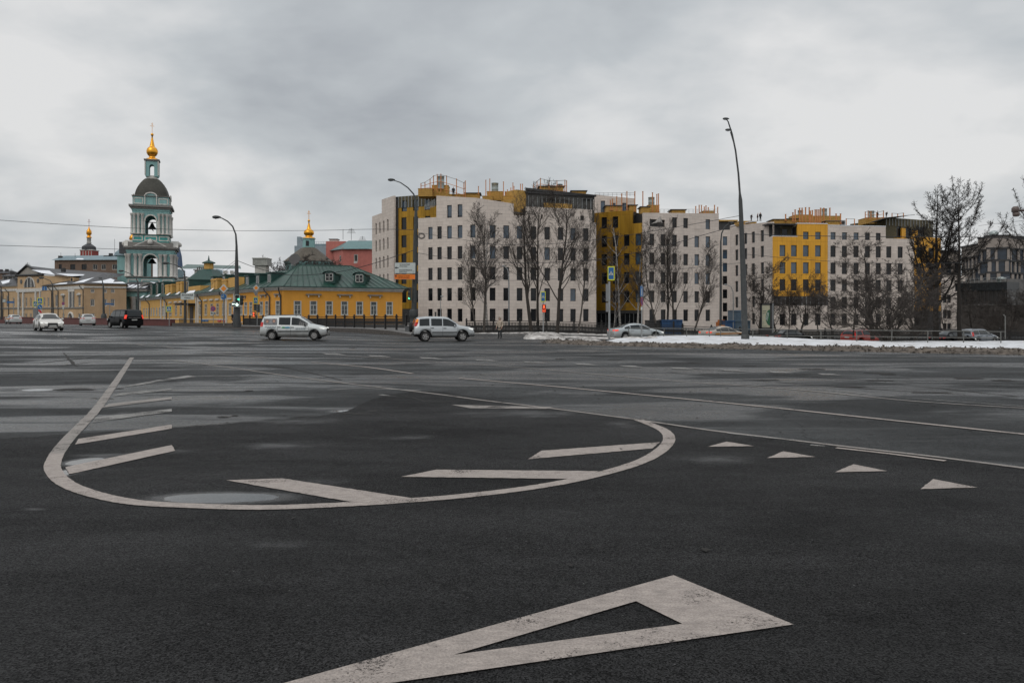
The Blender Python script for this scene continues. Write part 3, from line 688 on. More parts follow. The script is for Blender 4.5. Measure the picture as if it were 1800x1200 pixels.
# dark recessed storey with insulation, chipboard end and parapet
m = MB(); fr_ = Facade(A, 925, 133.2, 1045, 137.2)
zt = [Z(331, 133.2), Z(343.5, 137.2)]
slopewall(fr_, m, 0, fr_.L, 17.4, zt[0], zt[1], [(2.5, 8, 20.1, 21.6), (10, 13, 20.0, 21.9), (15, 17, 20.2, 21.8)], .3)
m.prism([off(fr_, 925, -.3), off(fr_, 1044, -.3), off(fr_, 1044, -9), off(fr_, 925, -9)], 17.5, 22.2)
for k in range(15):
    u = .3 + k * fr_.L / 15.3; fr_.slab(m, u, u + .09, 20.0, 22.0, 0, .09, 1)
m.build('recessed_storey', [mat('grey_insulation', (.09, .088, .082), .9, var=.45, vs=1.4), GALV], A)
m = MB(); fr_.slab(m, -.2, fr_.L + .2, zt[1] - .25, zt[1] + .02, -.3, .35); 
m.quad(fr_.pt(-.2, zt[0] + .05, .35), fr_.pt(fr_.L, zt[1] + .05, .35), fr_.pt(fr_.L, zt[1] + .05, -.6), fr_.pt(-.2, zt[0] + .05, -.6))
m.quad(fr_.pt(-.2, zt[0] - .35, .35), fr_.pt(fr_.L, zt[1] - .3, .35), fr_.pt(fr_.L, zt[1] + .05, .35), fr_.pt(-.2, zt[0] + .05, .35))
m.build('parapet', [DARKP], A)
m = MB()
fr_.slab(m, 3.2, 8.2, 19.85, 20.9, -.2, .25); m.build('chipboard_panel', [OSB], A); m = MB()
fe = Facade(A, 898, 131.2, 926, 133.4)
fe.slab(m, .3, fe.L, 18.2, 21.2, -3, 0); fe.slab(m, 1.2, fe.L, 21.2, Z(335, 133), -3, 0)
m.build('chipboard_panel', [OSB], A)
m = MB()
for k in range(8): fe.slab(m, .5 + k * .32, .62 + k * .32, 17.9, 19.0, .0, .08)
fe.slab(m, .4, 3.2, 18.9, 19.05, 0, .12); m.build('balcony_rail', [GALV], A)
# ============ W: left stone wing (654-692) with the first gold section
W = thing('apartment_building', 'leftmost stone block behind the green roof, with gold panels around tall windows', 'building', (X(690, 150), 150, 0), 'new stone and gold apartment blocks')
fw = Facade(W, 654, 158.0, 692, 146.5); m = MB()
hw = winrow(fw, [661, 667.5, 674.3, 681.5], [20.0, 16.6, 13.22, 9.83], .85, 2.15)
uw = fw.u(671); ztw = Z(376, 154)
fw.wall(m, 0, uw, ZB, ztw, hw); fw.wall(m, uw, fw.L, ZB, ztw, hw); slopewall(fw, m, uw, fw.L, ztw, Z(350, 152), Z(344, 146.5), [])
m.build('stone_wall', STONE, W)
for h in hw: fw.window(h, W)
m = MB(); core(m, [off(fw, 654.5, -.4), off(fw, 670.5, -.4), off(fw, 670.5, -9), off(fw, 654.5, -9)], ZB, ztw - .3)
core(m, [off(fw, 671, -.4), off(fw, 691.5, -.4), off(fw, 691.5, -9), off(fw, 671, -9)], ZB, Z(350, 150) - .4)
m.build('inner_wall', [DARKP], W)
fg = Facade(W, 692.6, 147.5, 770, 143.5); m = MB()
zgt = Z(366, 147)
rowsg = [23.0, 20.0, 16.7, 13.35, 10.0, 6.6]
hg = winrow(fg, [710, 731, 752], rowsg[1:], 1.1, 2.25) + winrow(fg, [710.5, 731, 751], [23.1], 1.15, 2.0)
fg.wall(m, .9, fg.L, 3.2, zgt, hg); m.build('gold_wall', GOLD, W)
m = MB(); fg.wall(m, 0, .88, ZB, 23.9, [], mi=1); fg.wall(m, .9, fg.L, zgt + .01, 23.9, hg, mi=0)
for k in range(13): u = 1.0 + k * fg.L / 13.2; fg.slab(m, u, u + .12, zgt + .05, 23.85, .0, .12, 2)
fg.wall(m, .9, fg.L, ZB, 3.18, [], mi=1)
m.build('insulated_wall', [WOOL, DARKP, GALV], W)
for h in hg: fg.window(h, W, BGLASS if h[3] > 22 else DGLASS, fw=.1)
m = MB(); core(m, [off(fg, 693, -.42), off(fg, 769.5, -.42), off(fg, 769.5, -9), off(fg, 693, -9)], ZB, 23.4); m.build('inner_wall', [DARKP], W)
m = MB(); fb = Facade(W, 745, 140.5, 768, 139.5); 
for k in range(11): u = .15 + k * .2; fb.slab(m, u, u + .06, Z(368, 140) + k * .04, Z(360, 140) + k * .10, 0, .05)
m.build('balcony_rail', [GALV], W)
# ============ B: gold then stone block (1048-1265)
B = thing('apartment_building', 'middle apartment block of the row, dull gold left half and pale stone right half', 'building', (X(1150, 146), 146, 0), 'new stone and gold apartment blocks')
g1 = Facade(B, 1041, 147.5, 1131, 142.3); s1 = Facade(B, 1131, 142.0, 1263.5, 148.4); m = MB()
hg = winrow(g1, [1062, 1081.6, 1101.5, 1122], ROWS[1:5], 1.1, 2.1) + winrow(g1, [1062, 1081.6], ROWS[:1], 1.1, 2.1)
u12 = g1.u(1112); g1.wall(m, 0, u12, 2.9, 20.9, hg); g1.wall(m, u12, g1.L, 2.9, 18.5, hg); m.build('gold_wall', GOLD, B)
for h in hg: g1.window(h, B, BGLASS if abs(h[0] - g1.u(1122)) < 1 and rw.random() < .8 else DGLASS)
m = MB(); h0 = [(g1.u(p) - .9, g1.u(p) + .9, -.3, 2.4) for p in (1056, 1072, 1090, 1106, 1121)]
g1.wall(m, 0, g1.L, ZB, 2.88, h0, mi=0); m.build('ground_floor_wall', [DARKP], B)
for h in h0: g1.window(h, B, DGLASS, GALV, split=True, name='shop_window')
hs = winrow(s1, [1146, 1166, 1186, 1205.5, 1225, 1244.5], ROWS[1:], 1.05, 2.1) + winrow(s1, [1186, 1205.5, 1244.5], [19.75], 1.05, 1.85)
m = MB(); uL = s1.u(1142); uR = s1.u(1169); hole = (uL, uR, 17.9, 19.2)
slopewall(s1, m, 0, s1.L, ZB, Z(374, 142), Z(375, 148.4), hs + [hole]); 
s1.slab(m, s1.u(1225) - .6, s1.u(1225) + .6, 17.8, 19.8, 0, .04); m.build('stone_wall', STONE, B)
m = MB(); m.add([s1.pt(uL, 18.3, .5), s1.pt(uR - .8, 18.5, .4), s1.pt(uL + 1.6, 18.7, 1.0), s1.pt(uR - 1, 19.9, .1), s1.pt(uL + 1.2, 18.9, .1)], [(0, 2, 4), (2, 3, 4), (2, 1, 3), (0, 1, 2)]); m.build('tarpaulin', [mat('grey_tarpaulin', (.30, .28, .26), .9, var=.2)], B)
for h in hs: s1.window(h, B, BGLASS if h[0] > s1.u(1215) and h[3] > 9 else DGLASS)
m = MB(); core(m, [off(g1, 1042, -.42), off(g1, 1111, -.42), off(g1, 1111, -10), off(g1, 1042, -10)], ZB, 20.7)
core(m, [off(g1, 1111.3, -.42), off(g1, 1130.5, -.42), off(g1, 1130.5, -6), off(g1, 1111.3, -6)], ZB, 18.0)
core(m, [off(s1, 1131.5, -.42), off(s1, 1263, -.42), off(s1, 1263, -12), off(s1, 1131.5, -12)], ZB, 20.2); m.build('inner_wall', [DARKP], B)
p1 = Facade(B, 1044, 151, 1116, 151); m = MB(); hp = [(p1.u(1056), p1.u(1063.5), 21.5, 23.7), (p1.u(1075), p1.u(1082), 21.3, 23.3), (p1.u(1094), p1.u(1101), 21.2, 23.3)]
slopewall(p1, m, 0, p1.L, 18, Z(342, 151), Z(349, 151), hp); core(m, [off(p1, 1044.5, -.42), off(p1, 1115, -.42), off(p1, 1115, -7), off(p1, 1044.5, -7)], 18, 24)
m.build('set_back_storey', [STONE], B)
for h in hp: p1.window(h, B, BGLASS)
p2 = Facade(B, 1111, 150, 1131, 148.5); m = MB(); hp = [(p2.u(1116), p2.u(1122), 17.4, 19.4), (p2.u(1124.5), p2.u(1129.5), 17.4, 19.4)]
p2.wall(m, 0, p2.L, 16, 20.4, hp); m.build('recess_wall', [STONE], B)
for h in hp: p2.window(h, B, BGLASS)
# ============ C: farther narrow block in the gap (1262-1298)
Cc = thing('apartment_building', 'narrow far apartment block with one column of windows in the gap behind the grey lamp', 'building', (X(1275, 205), 205, 0), 'new stone and gold apartment blocks')
c1 = Facade(Cc, 1255, 205, 1297, 205); hc = winrow(c1, [1274.5], [1.7 + (557 - t) * 205 / 1400 for t in (415.6, 439, 462, 485, 508.6, 532, 555)], 1.15, 2.3)
m = MB(); c1.wall(m, 0, c1.L, ZB, Z(404, 205), hc); core(m, [off(c1, 1255.5, -.42), off(c1, 1296, -.42), off(c1, 1296, -8), off(c1, 1255.5, -8)], ZB, Z(405, 205)); m.build('stone_wall', [STONE], Cc)
m = MB(); c1.slab(m, 1, c1.L, Z(404, 205), Z(389, 205), -6, -.5); m.build('recessed_storey', [DARKP], Cc)
m = MB(); c1.slab(m, 0, c1.L, Z(389, 205), Z(386.5, 205), -7, .1); m.build('roof', [OSB], Cc)
for h in hc: c1.window(h, Cc, BGLASS if h[3] > 15 else DGLASS)
# ============ D: right block (1285-1650)
D = thing('apartment_building', 'wide apartment block with a bright yellow panel front, behind the leafless bushes', 'building', (X(1450, 162), 162, 0), 'new stone and gold apartment blocks')
d1 = Facade(D, 1283, 173, 1358, 158.3); d2 = Facade(D, 1358, 158.3, 1455, 159.5); d3 = Facade(D, 1455, 159.6, 1607, 162.5)
rD = [18.7, 16.0, 12.6, 9.2, 5.75, 2.35]
rL = [19.3, 16.1, 12.75, 9.35, 6.0, 2.5]
m = MB(); hl = winrow(d1, [1295, 1310.5, 1324, 1339.8], rL, 1.15, 2.3)
u49 = d1.u(1349)
slopewall(d1, m, 0, d1.L, ZB, Z(397, 173), Z(391.5, 160), [*hl, (u49, d1.L + 1, 17.7, 20.3)])
hs_d3 = winrow(d3, [1464.5, 1484.5, 1505, 1525, 1544, 1562.5, 1582.5], rD[1:], 1.15, 2.3) + winrow(d3, [1464.5, 1484.5, 1505, 1525, 1544], rD[:1], 1.1, 1.5)
u57 = d3.u(1557); d3.wall(m, 0, u57, ZB, 20.0, hs_d3); d3.wall(m, u57, d3.L, ZB, 17.6, hs_d3)
hb = winrow(d2, [1375.5, 1395.5, 1416.5, 1437.8], [2.35], 1.15, 2.3); d2.wall(m, 0, d2.L, ZB, 4.0, hb)
m.build('stone_wall', [STONE], D)
for h in hl: d1.window(h, D)
for h in hs_d3: d3.window(h, D, BGLASS if (h[3] > 18 and h[0] < 6) else DGLASS)
for h in hb: d2.window(h, D)
m = MB(); hgd = winrow(d2, [1375.5, 1395.5, 1416.5, 1437.8], rD[1:4], 1.2, 2.25) + winrow(d2, [1416.5, 1437.8], rD[:1], 1.15, 1.5)
u01 = d2.u(1401.5); d2.wall(m, 0, u01, 5.85, 17.7, hgd); d2.wall(m, u01, d2.L, 5.85, 20.3, hgd); m.build('gold_wall', [GOLD2], D)
for h in hgd: d2.window(h, D, BGLASS if h[3] > 10 else DGLASS)
m = MB(); d2.slab(m, 0, d2.L, 4.01, 5.84, -.3, -.05, 0)
for k in range(14): u = k * d2.L / 13.2; d2.slab(m, u, u + .08, 4.05, 5.8, -.05, .02, 1)
m.build('glazed_band', [mat('grey_band_glass', (.06, .05, .045), .3, var=.4, vs=1), GALV], D)
m = MB(); lg = Facade(D, 1347, 162.2, 1401.4, 160.6); hl2 = [(lg.u(1353.5), lg.u(1363.5), 17.8, 19.5), (lg.u(1364.5), lg.u(1372), 17.8, 19.5), (lg.u(1374), lg.u(1384), 17.8, 19.5), (lg.u(1391), lg.u(1396), 17.8, 19.5)]
lg.wall(m, 0, lg.L, 17.3, 20.3, hl2, .3, 0); d2.slab(m, -1, u01, 20.05, 20.3, -2.6, 0, 1); m.build('loggia', [WOOL, DARKP], D)
for i, h in enumerate(hl2): lg.window(h, D, BGLASS if i < 2 else DGLASS)
m = MB(); core(m, [off(d1, 1283.5, -.42), off(d1, 1346, -.42), off(d1, 1346, -9), off(d1, 1283.5, -9)], ZB, 20.4)
core(m, [off(d1, 1346.2, -.42), off(d2, 1358.5, -.5), off(d2, 1401, -.5), off(d2, 1401, -12), off(d1, 1346.2, -9)], ZB, 17.6)
core(m, [off(lg, 1347.4, -.4), off(lg, 1401, -.4), off(lg, 1401, -9), off(lg, 1347.4, -9)], 17.7, 20.0)
core(m, [off(d2, 1401.8, -.42), off(d3, 1455, -.5), off(d3, 1556.5, -.42), off(d3, 1556.5, -12), off(d2, 1401.8, -12)], ZB, 19.8)
core(m, [off(d3, 1557, -.42), off(d3, 1606.5, -.42), off(d3, 1606.5, -12), off(d3, 1557, -12)], ZB, 17.4); m.build('inner_wall', [DARKP], D)
# gold end behind the larch, with the unfinished dark recessed storey above
d4 = Facade(D, 1602, 166.5, 1654, 171); m = MB(); h4 = [(d4.u(a), d4.u(b), z - 2.2, z) for a, b in ((1611, 1621), (1632, 1643)) for z in (16.4, 13.0, 9.6, 6.2)]
d4.wall(m, 0, d4.L, 3.0, 18.6, h4); d4.wall(m, 0, d4.L, ZB, 2.98, [], mi=1); core(m, [off(d4, 1602.5, -.42), off(d4, 1653.5, -.42), off(d4, 1653.5, -8), off(d4, 1602.5, -8)], ZB, 18.4, 1)
m.build('gold_wall', [GOLD2, DARKP], D)
for h in h4: d4.window(h, D)
d5 = Facade(D, 1556, 166, 1640, 172.5); m = MB(); z5a = Z(382, 166)
h5 = [(d5.u(1576), d5.u(1584), 18.2, 20.8), (d5.u(1590), d5.u(1602), 18.3, 20.6), (d5.u(1612), d5.u(1626), 18.4, 21.0)]
slopewall(d5, m, 0, d5.L, 17.0, Z(382, 166), Z(388, 172.5), h5); core(m, [off(d5, 1556.5, -.42), off(d5, 1639, -.42), off(d5, 1639, -9), off(d5, 1556.5, -9)], 17.0, 22)
for k in range(16): u = .2 + k * d5.L / 16; d5.slab(m, u, u + .12, 20.8, 22.3, 0, .12, 1)
m.build('recessed_storey', [WOOL, GALV], D)
for h in h5: d5.window(h, D)
m = MB(); d5.slab(m, d5.u(1570), d5.u(1640), 17.3, 18.2, .1, 1.0); d5.slab(m, d5.u(1583), d5.u(1590), 18.2, 20.4, 0, .3); d5.slab(m, d5.u(1603), d5.u(1611), 18.2, 20.2, 0, .3)
m.build('gold_balcony', [GOLD2], D)
m = MB()
m.add([(X(1524, 163), 163, Z(393, 163)), (X(1560, 163), 163, Z(382, 163)), (X(1608, 170), 170, Z(378, 170)), (X(1608, 176), 176, Z(377, 176)), (X(1548, 172), 172, Z(384, 172))], [(0, 1, 2, 3, 4), (4, 3, 2, 1, 0)])
m.build('roof_deck', [DARKP], D)
m = MB(); d3.slab(m, 0, u57, 20.0, 20.14, -1.2, .05); d2.slab(m, u01, d2.L, 20.3, 20.44, -1.2, .05); d2.slab(m, 0, u01, 17.7, 17.8, -.6, .05); d1.slab(m, 0, d1.L * .55, Z(397, 173) - .02, Z(397, 173) + .1, -1, -.2)
tag(m.build('snow_cover', [SNOW], D), 'thin snow lying on the roof edge')
# ============ E: stone building seen between the larches (1655-1690)
Ee = thing('apartment_building', 'pale block seen between the two larch trunks, beside the dark glass annex', 'building', (X(1672, 186), 186, 0), 'new stone and gold apartment blocks')
e1 = Facade(Ee, 1654, 184, 1697, 186); he = winrow(e1, [1661, 1667.5 + 1], [Z(y, 185) for y in (518, 545, 568)], 1.1, 1.9)
m = MB(); e1.wall(m, 0, e1.L, ZB, Z(484, 185), he); core(m, [off(e1, 1654.3, -.42), off(e1, 1696.5, -.42), off(e1, 1696.5, -8), off(e1, 1654.3, -8)], ZB, Z(485, 185)); m.build('stone_wall', [STONE], Ee)
for h in he: e1.window(h, Ee)
# ============ right: modern building with strip windows, dark glass annex, long dark wall
Mm = thing('office_building', 'office building with dark bands between narrow cream piers, behind the dark annex', 'building', (X(1740, 225), 225, 0))
def modern(pa, da, pb, db, ztop, zbot, n, seed):
    f = Facade(Mm, pa, da, pb, db); r_ = random.Random(seed); m = MB(); p = MB(); gl = MB()
    f.slab(gl, 0, f.L, zbot, ztop - .5, -6, -.4); f.slab(m, 0, f.L, ztop - .4, ztop, -7, .35); f.slab(p, 0, f.L, ztop - 3.4, ztop - .42, -.5, -.02)
    fh = 3.35; k = 0; z = ztop - 3.4
    while z > zbot:
        f.slab(m, 0, f.L, z - .45, z, -.5, .12)
        u = r_.uniform(0, .8)
        while u < f.L - .7:
            w_ = r_.choice([.35, .6, .9]); f.slab(p, u, min(f.L, u + w_), z - fh, z - .46, -.5, 0); u += w_ + r_.choice([1.1, 1.6, 2.4])
        z -= fh
    gl.build('glazing', [mat('dim_glass', (.02, .03, .045), .15, var=.6, vs=.4)], Mm); p.build('pier_wall', [mat('dim_stone', (.30, .26, .23), .85, var=.15, vs=.5)], Mm); m.build('floor_band', [DARKP], Mm)
modern(1690, 236, 1719, 226, Z(430, 230), 0, 5, 1); modern(1719, 224, 1733, 222, Z(417, 223), 0, 3, 2)
modern(1733, 222, 1776, 220, Z(413, 221), 0, 8, 3); modern(1776, 220.5, 1860, 226, Z(416, 223), 0, 8, 4)
modern(1655, 238, 1688, 238, Z(440, 238), 0, 4, 5)
m = MB(); m.lathe([(1.2, 0), (1.3, .6), (.8, 1.1), (.1, 1.3)], (X(1747, 232), 232, Z(413, 232)), 12); m.build('roof_vent', [TANK], Mm)
Kk = thing('annex_building', 'low dark annex with a glossy black upper band and grey glazing under it', 'building', (X(1730, 150), 150, 0))
k1 = Facade(Kk, 1679, 156, 1770, 148); m = MB()
zt_ = Z(496, 150); k1.slab(m, 0, k1.L, zt_ - 1.5, zt_, -14, 0); m.build('roof_band', [mat('glossy_black_band', (.012, .015, .017), .25, var=.4)], Kk)
m = MB(); k1.slab(m, .2, k1.L - .1, ZB, zt_ - 1.52, -13, -.3, 0)
for k in range(13): u = .3 + k * k1.L / 13; k1.slab(m, u, u + .1, ZB, zt_ - 1.55, -.3, -.2, 1)
m.build('glazed_wall', [mat('smoky_glass', (.03, .028, .027), .2, var=.5, vs=.5), DARKP], Kk)
m = MB()
for k in range(12): u = k * k1.L / 12; k1.slab(m, u, u + .06, zt_, zt_ + .9, -1, -.94)
k1.slab(m, 0, k1.L, zt_ + .85, zt_ + .92, -1, -.94); m.build('roof_rail', [GALV], Kk)
m = MB(); m.lathe([(.7, 0), (.7, .5), (.85, .6), (.8, 1.0), (.3, 1.1)], (X(1760, 152), 152, zt_), 14); m.build('roof_vent', [TANK], Kk)
m = MB(); k2 = Facade(Kk, 1771, 150, 1850, 152); k2.slab(m, 0, k2.L, ZB, Z(490, 150), -12, 0); m.build('concrete_wing', [CONCR], Kk)
Ll = thing('wall', 'long dark brown panelled wall standing at the right end of the embankment', 'wall', (X(1750, 118), 118, 0))
l1 = Facade(Ll, 1690, 121, 1860, 116); m = MB(); zl_ = Z(536, 118.5); l1.slab(m, 0, l1.L, ZB, zl_, -1.2, 0)
for k in range(16): u = k * l1.L / 15; l1.slab(m, u, u + .12, ZB, zl_ - .05, 0, .06)
m.build('panel_wall', [mat('brown_panel', (.042, .035, .03), .7, var=.4, vs=.7)], Ll)
m = MB(); l1.slab(m, 1, l1.L, zl_, zl_ + .14, -1.3, .08); tag(m.build('coping', [CONCR], Ll), 'pale snow dusted coping')
# ============ roof works: posts, boxes, ducts, scaffolds
ORDN = ['leftmost', 'second from left', 'third from left', 'fourth from left', 'fifth from left', 'sixth from left', 'seventh from left', 'eighth from left', 'ninth from left', 'tenth from left', 'eleventh from left', 'twelfth from left', 'thirteenth from left', 'fourteenth from left', 'fifteenth from left', 'sixteenth from left', 'seventeenth from left']
PC = {}
def post(px, y0, y1, d, lab, grp, w_=.13):
    k_ = PC.get(grp, 0); PC[grp] = k_ + 1; lab = ORDN[k_] + ' ' + lab
    m = MB(); m.cbox((X(px, d), d, (Z(y0, d) + Z(y1, d)) / 2), w_, w_, Z(y0, d) - Z(y1, d)); m.cbox((X(px, d), d, Z(y0, d) + .03), w_ * 1.5, w_ * 1.5, .06)
    m.cbox((X(px, d), d, Z(y1, d) + .04), w_ * 2.2, w_ * 2.2, .08)
    return tag(m.build('steel_post', ORANGE, loc=(X(px, d), d, Z(y1, d))), lab, 'post', grp)
for px, a, b in [(841, 328, 342), (854, 317, 347), (861, 315, 347)]: post(px, a, b, 133.5, 'of three orange posts left of the grey duct box', 'orange posts left of the grey duct')
for px, a, b in [(885, 320, 352), (888, 337, 350), (892, 334, 350), (898, 331, 350), (901.6, 322, 346), (903.5, 328, 344), (915, 324, 342), (918.3, 324, 342)]: post(px, a, b, 134, 'of the eight orange posts by the chipboard end wall', 'orange posts by the chipboard end')
for px, a, b in [(1073, 352, 370), (1076.6, 350, 370), (1084, 346, 371), (1093, 341, 372), (1102, 337, 372), (1116, 337, 372)]: post(px, a, b, 149, 'of the six orange posts above the dull gold wall', 'orange posts above the dull gold wall', .16)
for px, a, b in [(1130, 337, 372), (1147, 339, 373), (1154.6, 342, 373), (1157.5, 341, 373)]: post(px, a, b, 146, 'of the four orange posts beside the single grey duct', 'orange posts by the single duct', .16)
for px, a, b in [(1223, 363, 376), (1229, 361, 376), (1233, 361, 376), (1238, 364, 376), (1241, 362, 376), (1245, 365, 376), (1256, 361, 376), (1261.6, 364.5, 376)]: post(px, a, b, 151, 'of eight short orange posts at the middle roof right end', 'short orange posts on the middle roof', .16)
for px, a, b in [(1381, 377, 388), (1393.7, 374, 390), (1397.7, 369, 390), (1405.5, 366, 390), (1410, 366, 391), (1416, 365, 391), (1422.5, 365, 393), (1424.5, 371, 393), (1428, 370, 393), (1433, 369, 394), (1436, 369, 394), (1439.5, 369, 394), (1442.5, 366, 395), (1448, 366, 395), (1458.7, 366, 394), (1469.7, 376, 394), (1477.5, 376, 394)]: post(px, a, b, 164, 'of the orange posts clustered above the bright gold front', 'orange posts above the bright gold front', .2)
def duct(px, y0, y1, wpx, d, lab):
    m = MB(); r = wpx / 2 * d / F; h = Z(y0, d) - Z(y1, d); m.lathe([(r, 0), (r, h * .5), (r * 1.03, h * .52), (r, h * .55), (r, h * .94), (r * 1.05, h * .95), (r * 1.05, h)], (X(px, d), d, Z(y1, d)), 16)
    tag(m.build('ventilation_duct', TANK, loc=(X(px, d), d, Z(y1, d))), lab, 'duct', 'grey ventilation ducts on the roofs')
duct(775, 310, 332, 12, 141, 'grey round duct inside the leftmost orange scaffold'); duct(870, 322, 345, 12, 139, 'grey round duct on the chipboard box left of the dark recessed storey')
duct(984, 324, 339, 10, 142, 'grey round duct inside the scaffold above the dark recessed storey'); duct(1145, 347, 365, 11, 152, 'grey round duct right of the dull gold wall')
duct(1407, 370, 386, 9, 168, 'grey round duct in the left of the dense orange post cluster'); duct(1449, 367, 386, 9, 168, 'grey round duct in the right of the dense orange post cluster'); duct(1532, 371, 386, 9, 170, 'grey round duct above the far right of the bright gold block')
def obox(x0, x1, y0, y1, d, dep, lab, cap=False):
    m = MB(); a, b = X(x0, d), X(x1, d); z0, z1 = Z(y1, d), Z(y0, d)
    m.box(a, d, z0, b, d + dep, z1)
    for k in range(1, 4): zz = z0 + (z1 - z0) * k / 4; m.box(a - .02, d - .03, zz - .02, b + .02, d, zz + .02)
    if cap: m.box(a - .25, d - .25, z1, b + .25, d + dep + .2, z1 + .12, 1)
    else: m.box(a - .06, d - .06, z1, b + .06, d + dep + .06, z1 + .08, 0)
    tag(m.build('roof_box', [OSB, ROOFG], loc=(a, d, z0)), lab, 'roof box', 'chipboard boxes on the roofs')
obox(735, 760, 332, 345, 140, 3, 'low chipboard box at the left foot of the leftmost scaffold'); obox(759, 788, 326, 345, 141, 3, 'taller chipboard box under the grey duct of the leftmost scaffold')
obox(819, 843, 340, 352, 134.5, 3, 'chipboard box with a greenish lid between the worker and the grey duct', True); obox(856, 884, 337, 352, 135, 4, 'chipboard box carrying the grey duct left of the dark recessed storey'); obox(848, 866, 345, 353, 133, 2, 'low chipboard box in front of the box with the duct')
obox(1065, 1092, 362, 374, 149, 3, 'chipboard box among the orange posts above the dull gold wall', True); obox(1106, 1119, 361, 374, 149, 3, 'small chipboard box at the right edge above the dull gold wall', True)
obox(1127, 1141, 364, 376, 145, 3, 'chipboard box left of the single duct', True); obox(1139, 1159, 361, 376, 148, 3, 'chipboard box under the single duct on the middle block')
obox(1181, 1205, 369, 377, 149, 3, 'lone lidded chipboard box in the middle of the stone half roof', True); obox(1236, 1255, 371, 378, 151, 3, 'low chipboard box among the short orange posts')
obox(1360, 1383, 386, 393, 166, 4, 'long low chipboard box left of the dense orange post cluster', True); obox(1384, 1404, 385, 393, 165, 3, 'low chipboard box at the left foot of the dense post cluster', True)
obox(1398, 1427, 378, 393, 167, 4, 'left big chipboard box in the dense post cluster'); obox(1429, 1478, 380, 397, 167, 4, 'right big chipboard box in the dense post cluster'); obox(1452, 1476, 389, 398, 163, 3, 'low lidded chipboard box in front of the dense post cluster', True)
obox(1523, 1558, 383, 393, 168, 4, 'chipboard box under the workers at the right end'); obox(789, 818, 342, 350, 136, 3, 'flat chipboard box behind the roof worker of the leftmost scaffold'); obox(884, 902, 345, 358, 133, 3, 'chipboard box touching the left of the chipboard end wall'); obox(948, 990, 328, 338, 141, 3, 'chipboard box on top of the dark recessed storey', True); obox(1005, 1030, 336, 344, 140, 3, 'lidded box at the right end of the dark recessed storey', True)
obox(1300, 1330, 389, 396, 168, 4, 'low chipboard box beside the three workers')
for (x0, x1, y0, y1, d, lab) in [(1478, 1486, 387, 396, 165, 'white air conditioning unit at the right foot of the dense post cluster')]:
    m = MB(); a, b = X(x0, d), X(x1, d); m.box(a, d, Z(y1, d), b, d + .9, Z(y0, d)); c = ((a + b) / 2, d - .02, (Z(y0, d) + Z(y1, d)) / 2)
    m.tube([(c[0], d - .04, c[2]), (c[0], d, c[2])], .35, 14, 1); tag(m.build('air_conditioner', [GALV, DARKP]), lab, 'air conditioner')
def scaffold(lab, pts, ztop_px, zbot_px, d0, rails=3, tilt=0):
    base = Vector((X(pts[0][0], pts[0][1]), pts[0][1], Z(zbot_px, pts[0][1]))); t = thing('scaffold', lab, 'scaffold', base, 'orange roof scaffolds')
    tops = []
    for px, d, yt, yb in pts:
        m = MB(); c = (X(px, d), d); m.box(c[0] - .07, d - .07, Z(yb, d), c[0] + .07, d + .07, Z(yt, d)); m.build('scaffold_post', ORANGE, t); tops.append((c[0], d, Z(yt, d), Z(yb, d)))
    for r_ in range(rails):
        m = MB()
        for i in range(len(tops) - 1):
            a, b = tops[i], tops[i + 1]; q = .95 - r_ * .38
            m.tube([(a[0], a[1] - .1, a[3] + (a[2] - a[3]) * q), (b[0], b[1] - .1, b[3] + (b[2] - b[3]) * q)], .045, 5)
        m.build('rail', [GALV if r_ == 0 else ORANGE], t)
scaffold('orange scaffold frame around a grey duct at the left end of the roofs', [(740, 140, 322, 334), (747, 141, 320, 334), (756, 141, 314, 334), (762, 141, 308.5, 338), (768.5, 139, 306, 338), (775, 138.5, 305.5, 338), (785, 137, 308.5, 340), (802.5, 135, 314, 346), (815.5, 135, 320.5, 348), (818, 134, 317.5, 348)], 0, 338, 138)
scaffold('orange scaffold frame on top of the dark recessed storey', [(938, 139, 322, 338), (944, 139, 318, 338), (950, 138, 313, 338), (965, 138, 317, 339), (979, 138, 317, 340), (993, 139, 316, 341), (996, 140, 317, 341)], 0, 338, 138)
scaffold('small orange scaffold frame at the far right end of the roofs', [(1521, 166, 372, 386), (1526, 167, 370, 386), (1531, 165, 370.5, 386), (1541, 166, 373, 386), (1553, 166, 370, 385)], 0, 386, 166)
scaffold('empty orange rectangular frame standing on the snowy roof edge', [(1487.5, 163, 384, 396), (1502, 163, 384.5, 396)], 0, 396, 163, 1)
scaffold('low orange frame right of the workers on the far right roof', [(1568, 168, 374.5, 383), (1578, 168, 375.5, 383), (1588, 168, 374, 383)], 0, 383, 168, 1)
# grey guard rails on the middle roof
def guard(lab, pa, pb, d, y, hpx, n):
    t = thing('guard_rail', lab, 'guard rail', (X(pa, d), d, Z(y, d)), 'thin grey roof guard rails')
    m = MB()
    for k in range(n + 1): px = pa + (pb - pa) * k / n; m.tube([(X(px, d), d, Z(y, d)), (X(px, d), d, Z(y - hpx, d))], .03, 4)
    m.build('rail_post', GALV, t)
    m = MB(); m.tube([(X(pa, d), d, Z(y - hpx, d)), (X(pb, d), d, Z(y - hpx, d))], .03, 4); m.tube([(X(pa, d), d, Z(y - hpx / 2, d)), (X(pb, d), d, Z(y - hpx / 2, d))], .03, 4); m.build('top_rail', GALV, t)
guard('thin grey guard rail along the stone half roof of the middle block', 1160, 1262, 149.5, 375, 7, 14); guard('thin grey guard rail on the set back storey of the middle block', 1046, 1115, 151, 345, 6, 9)
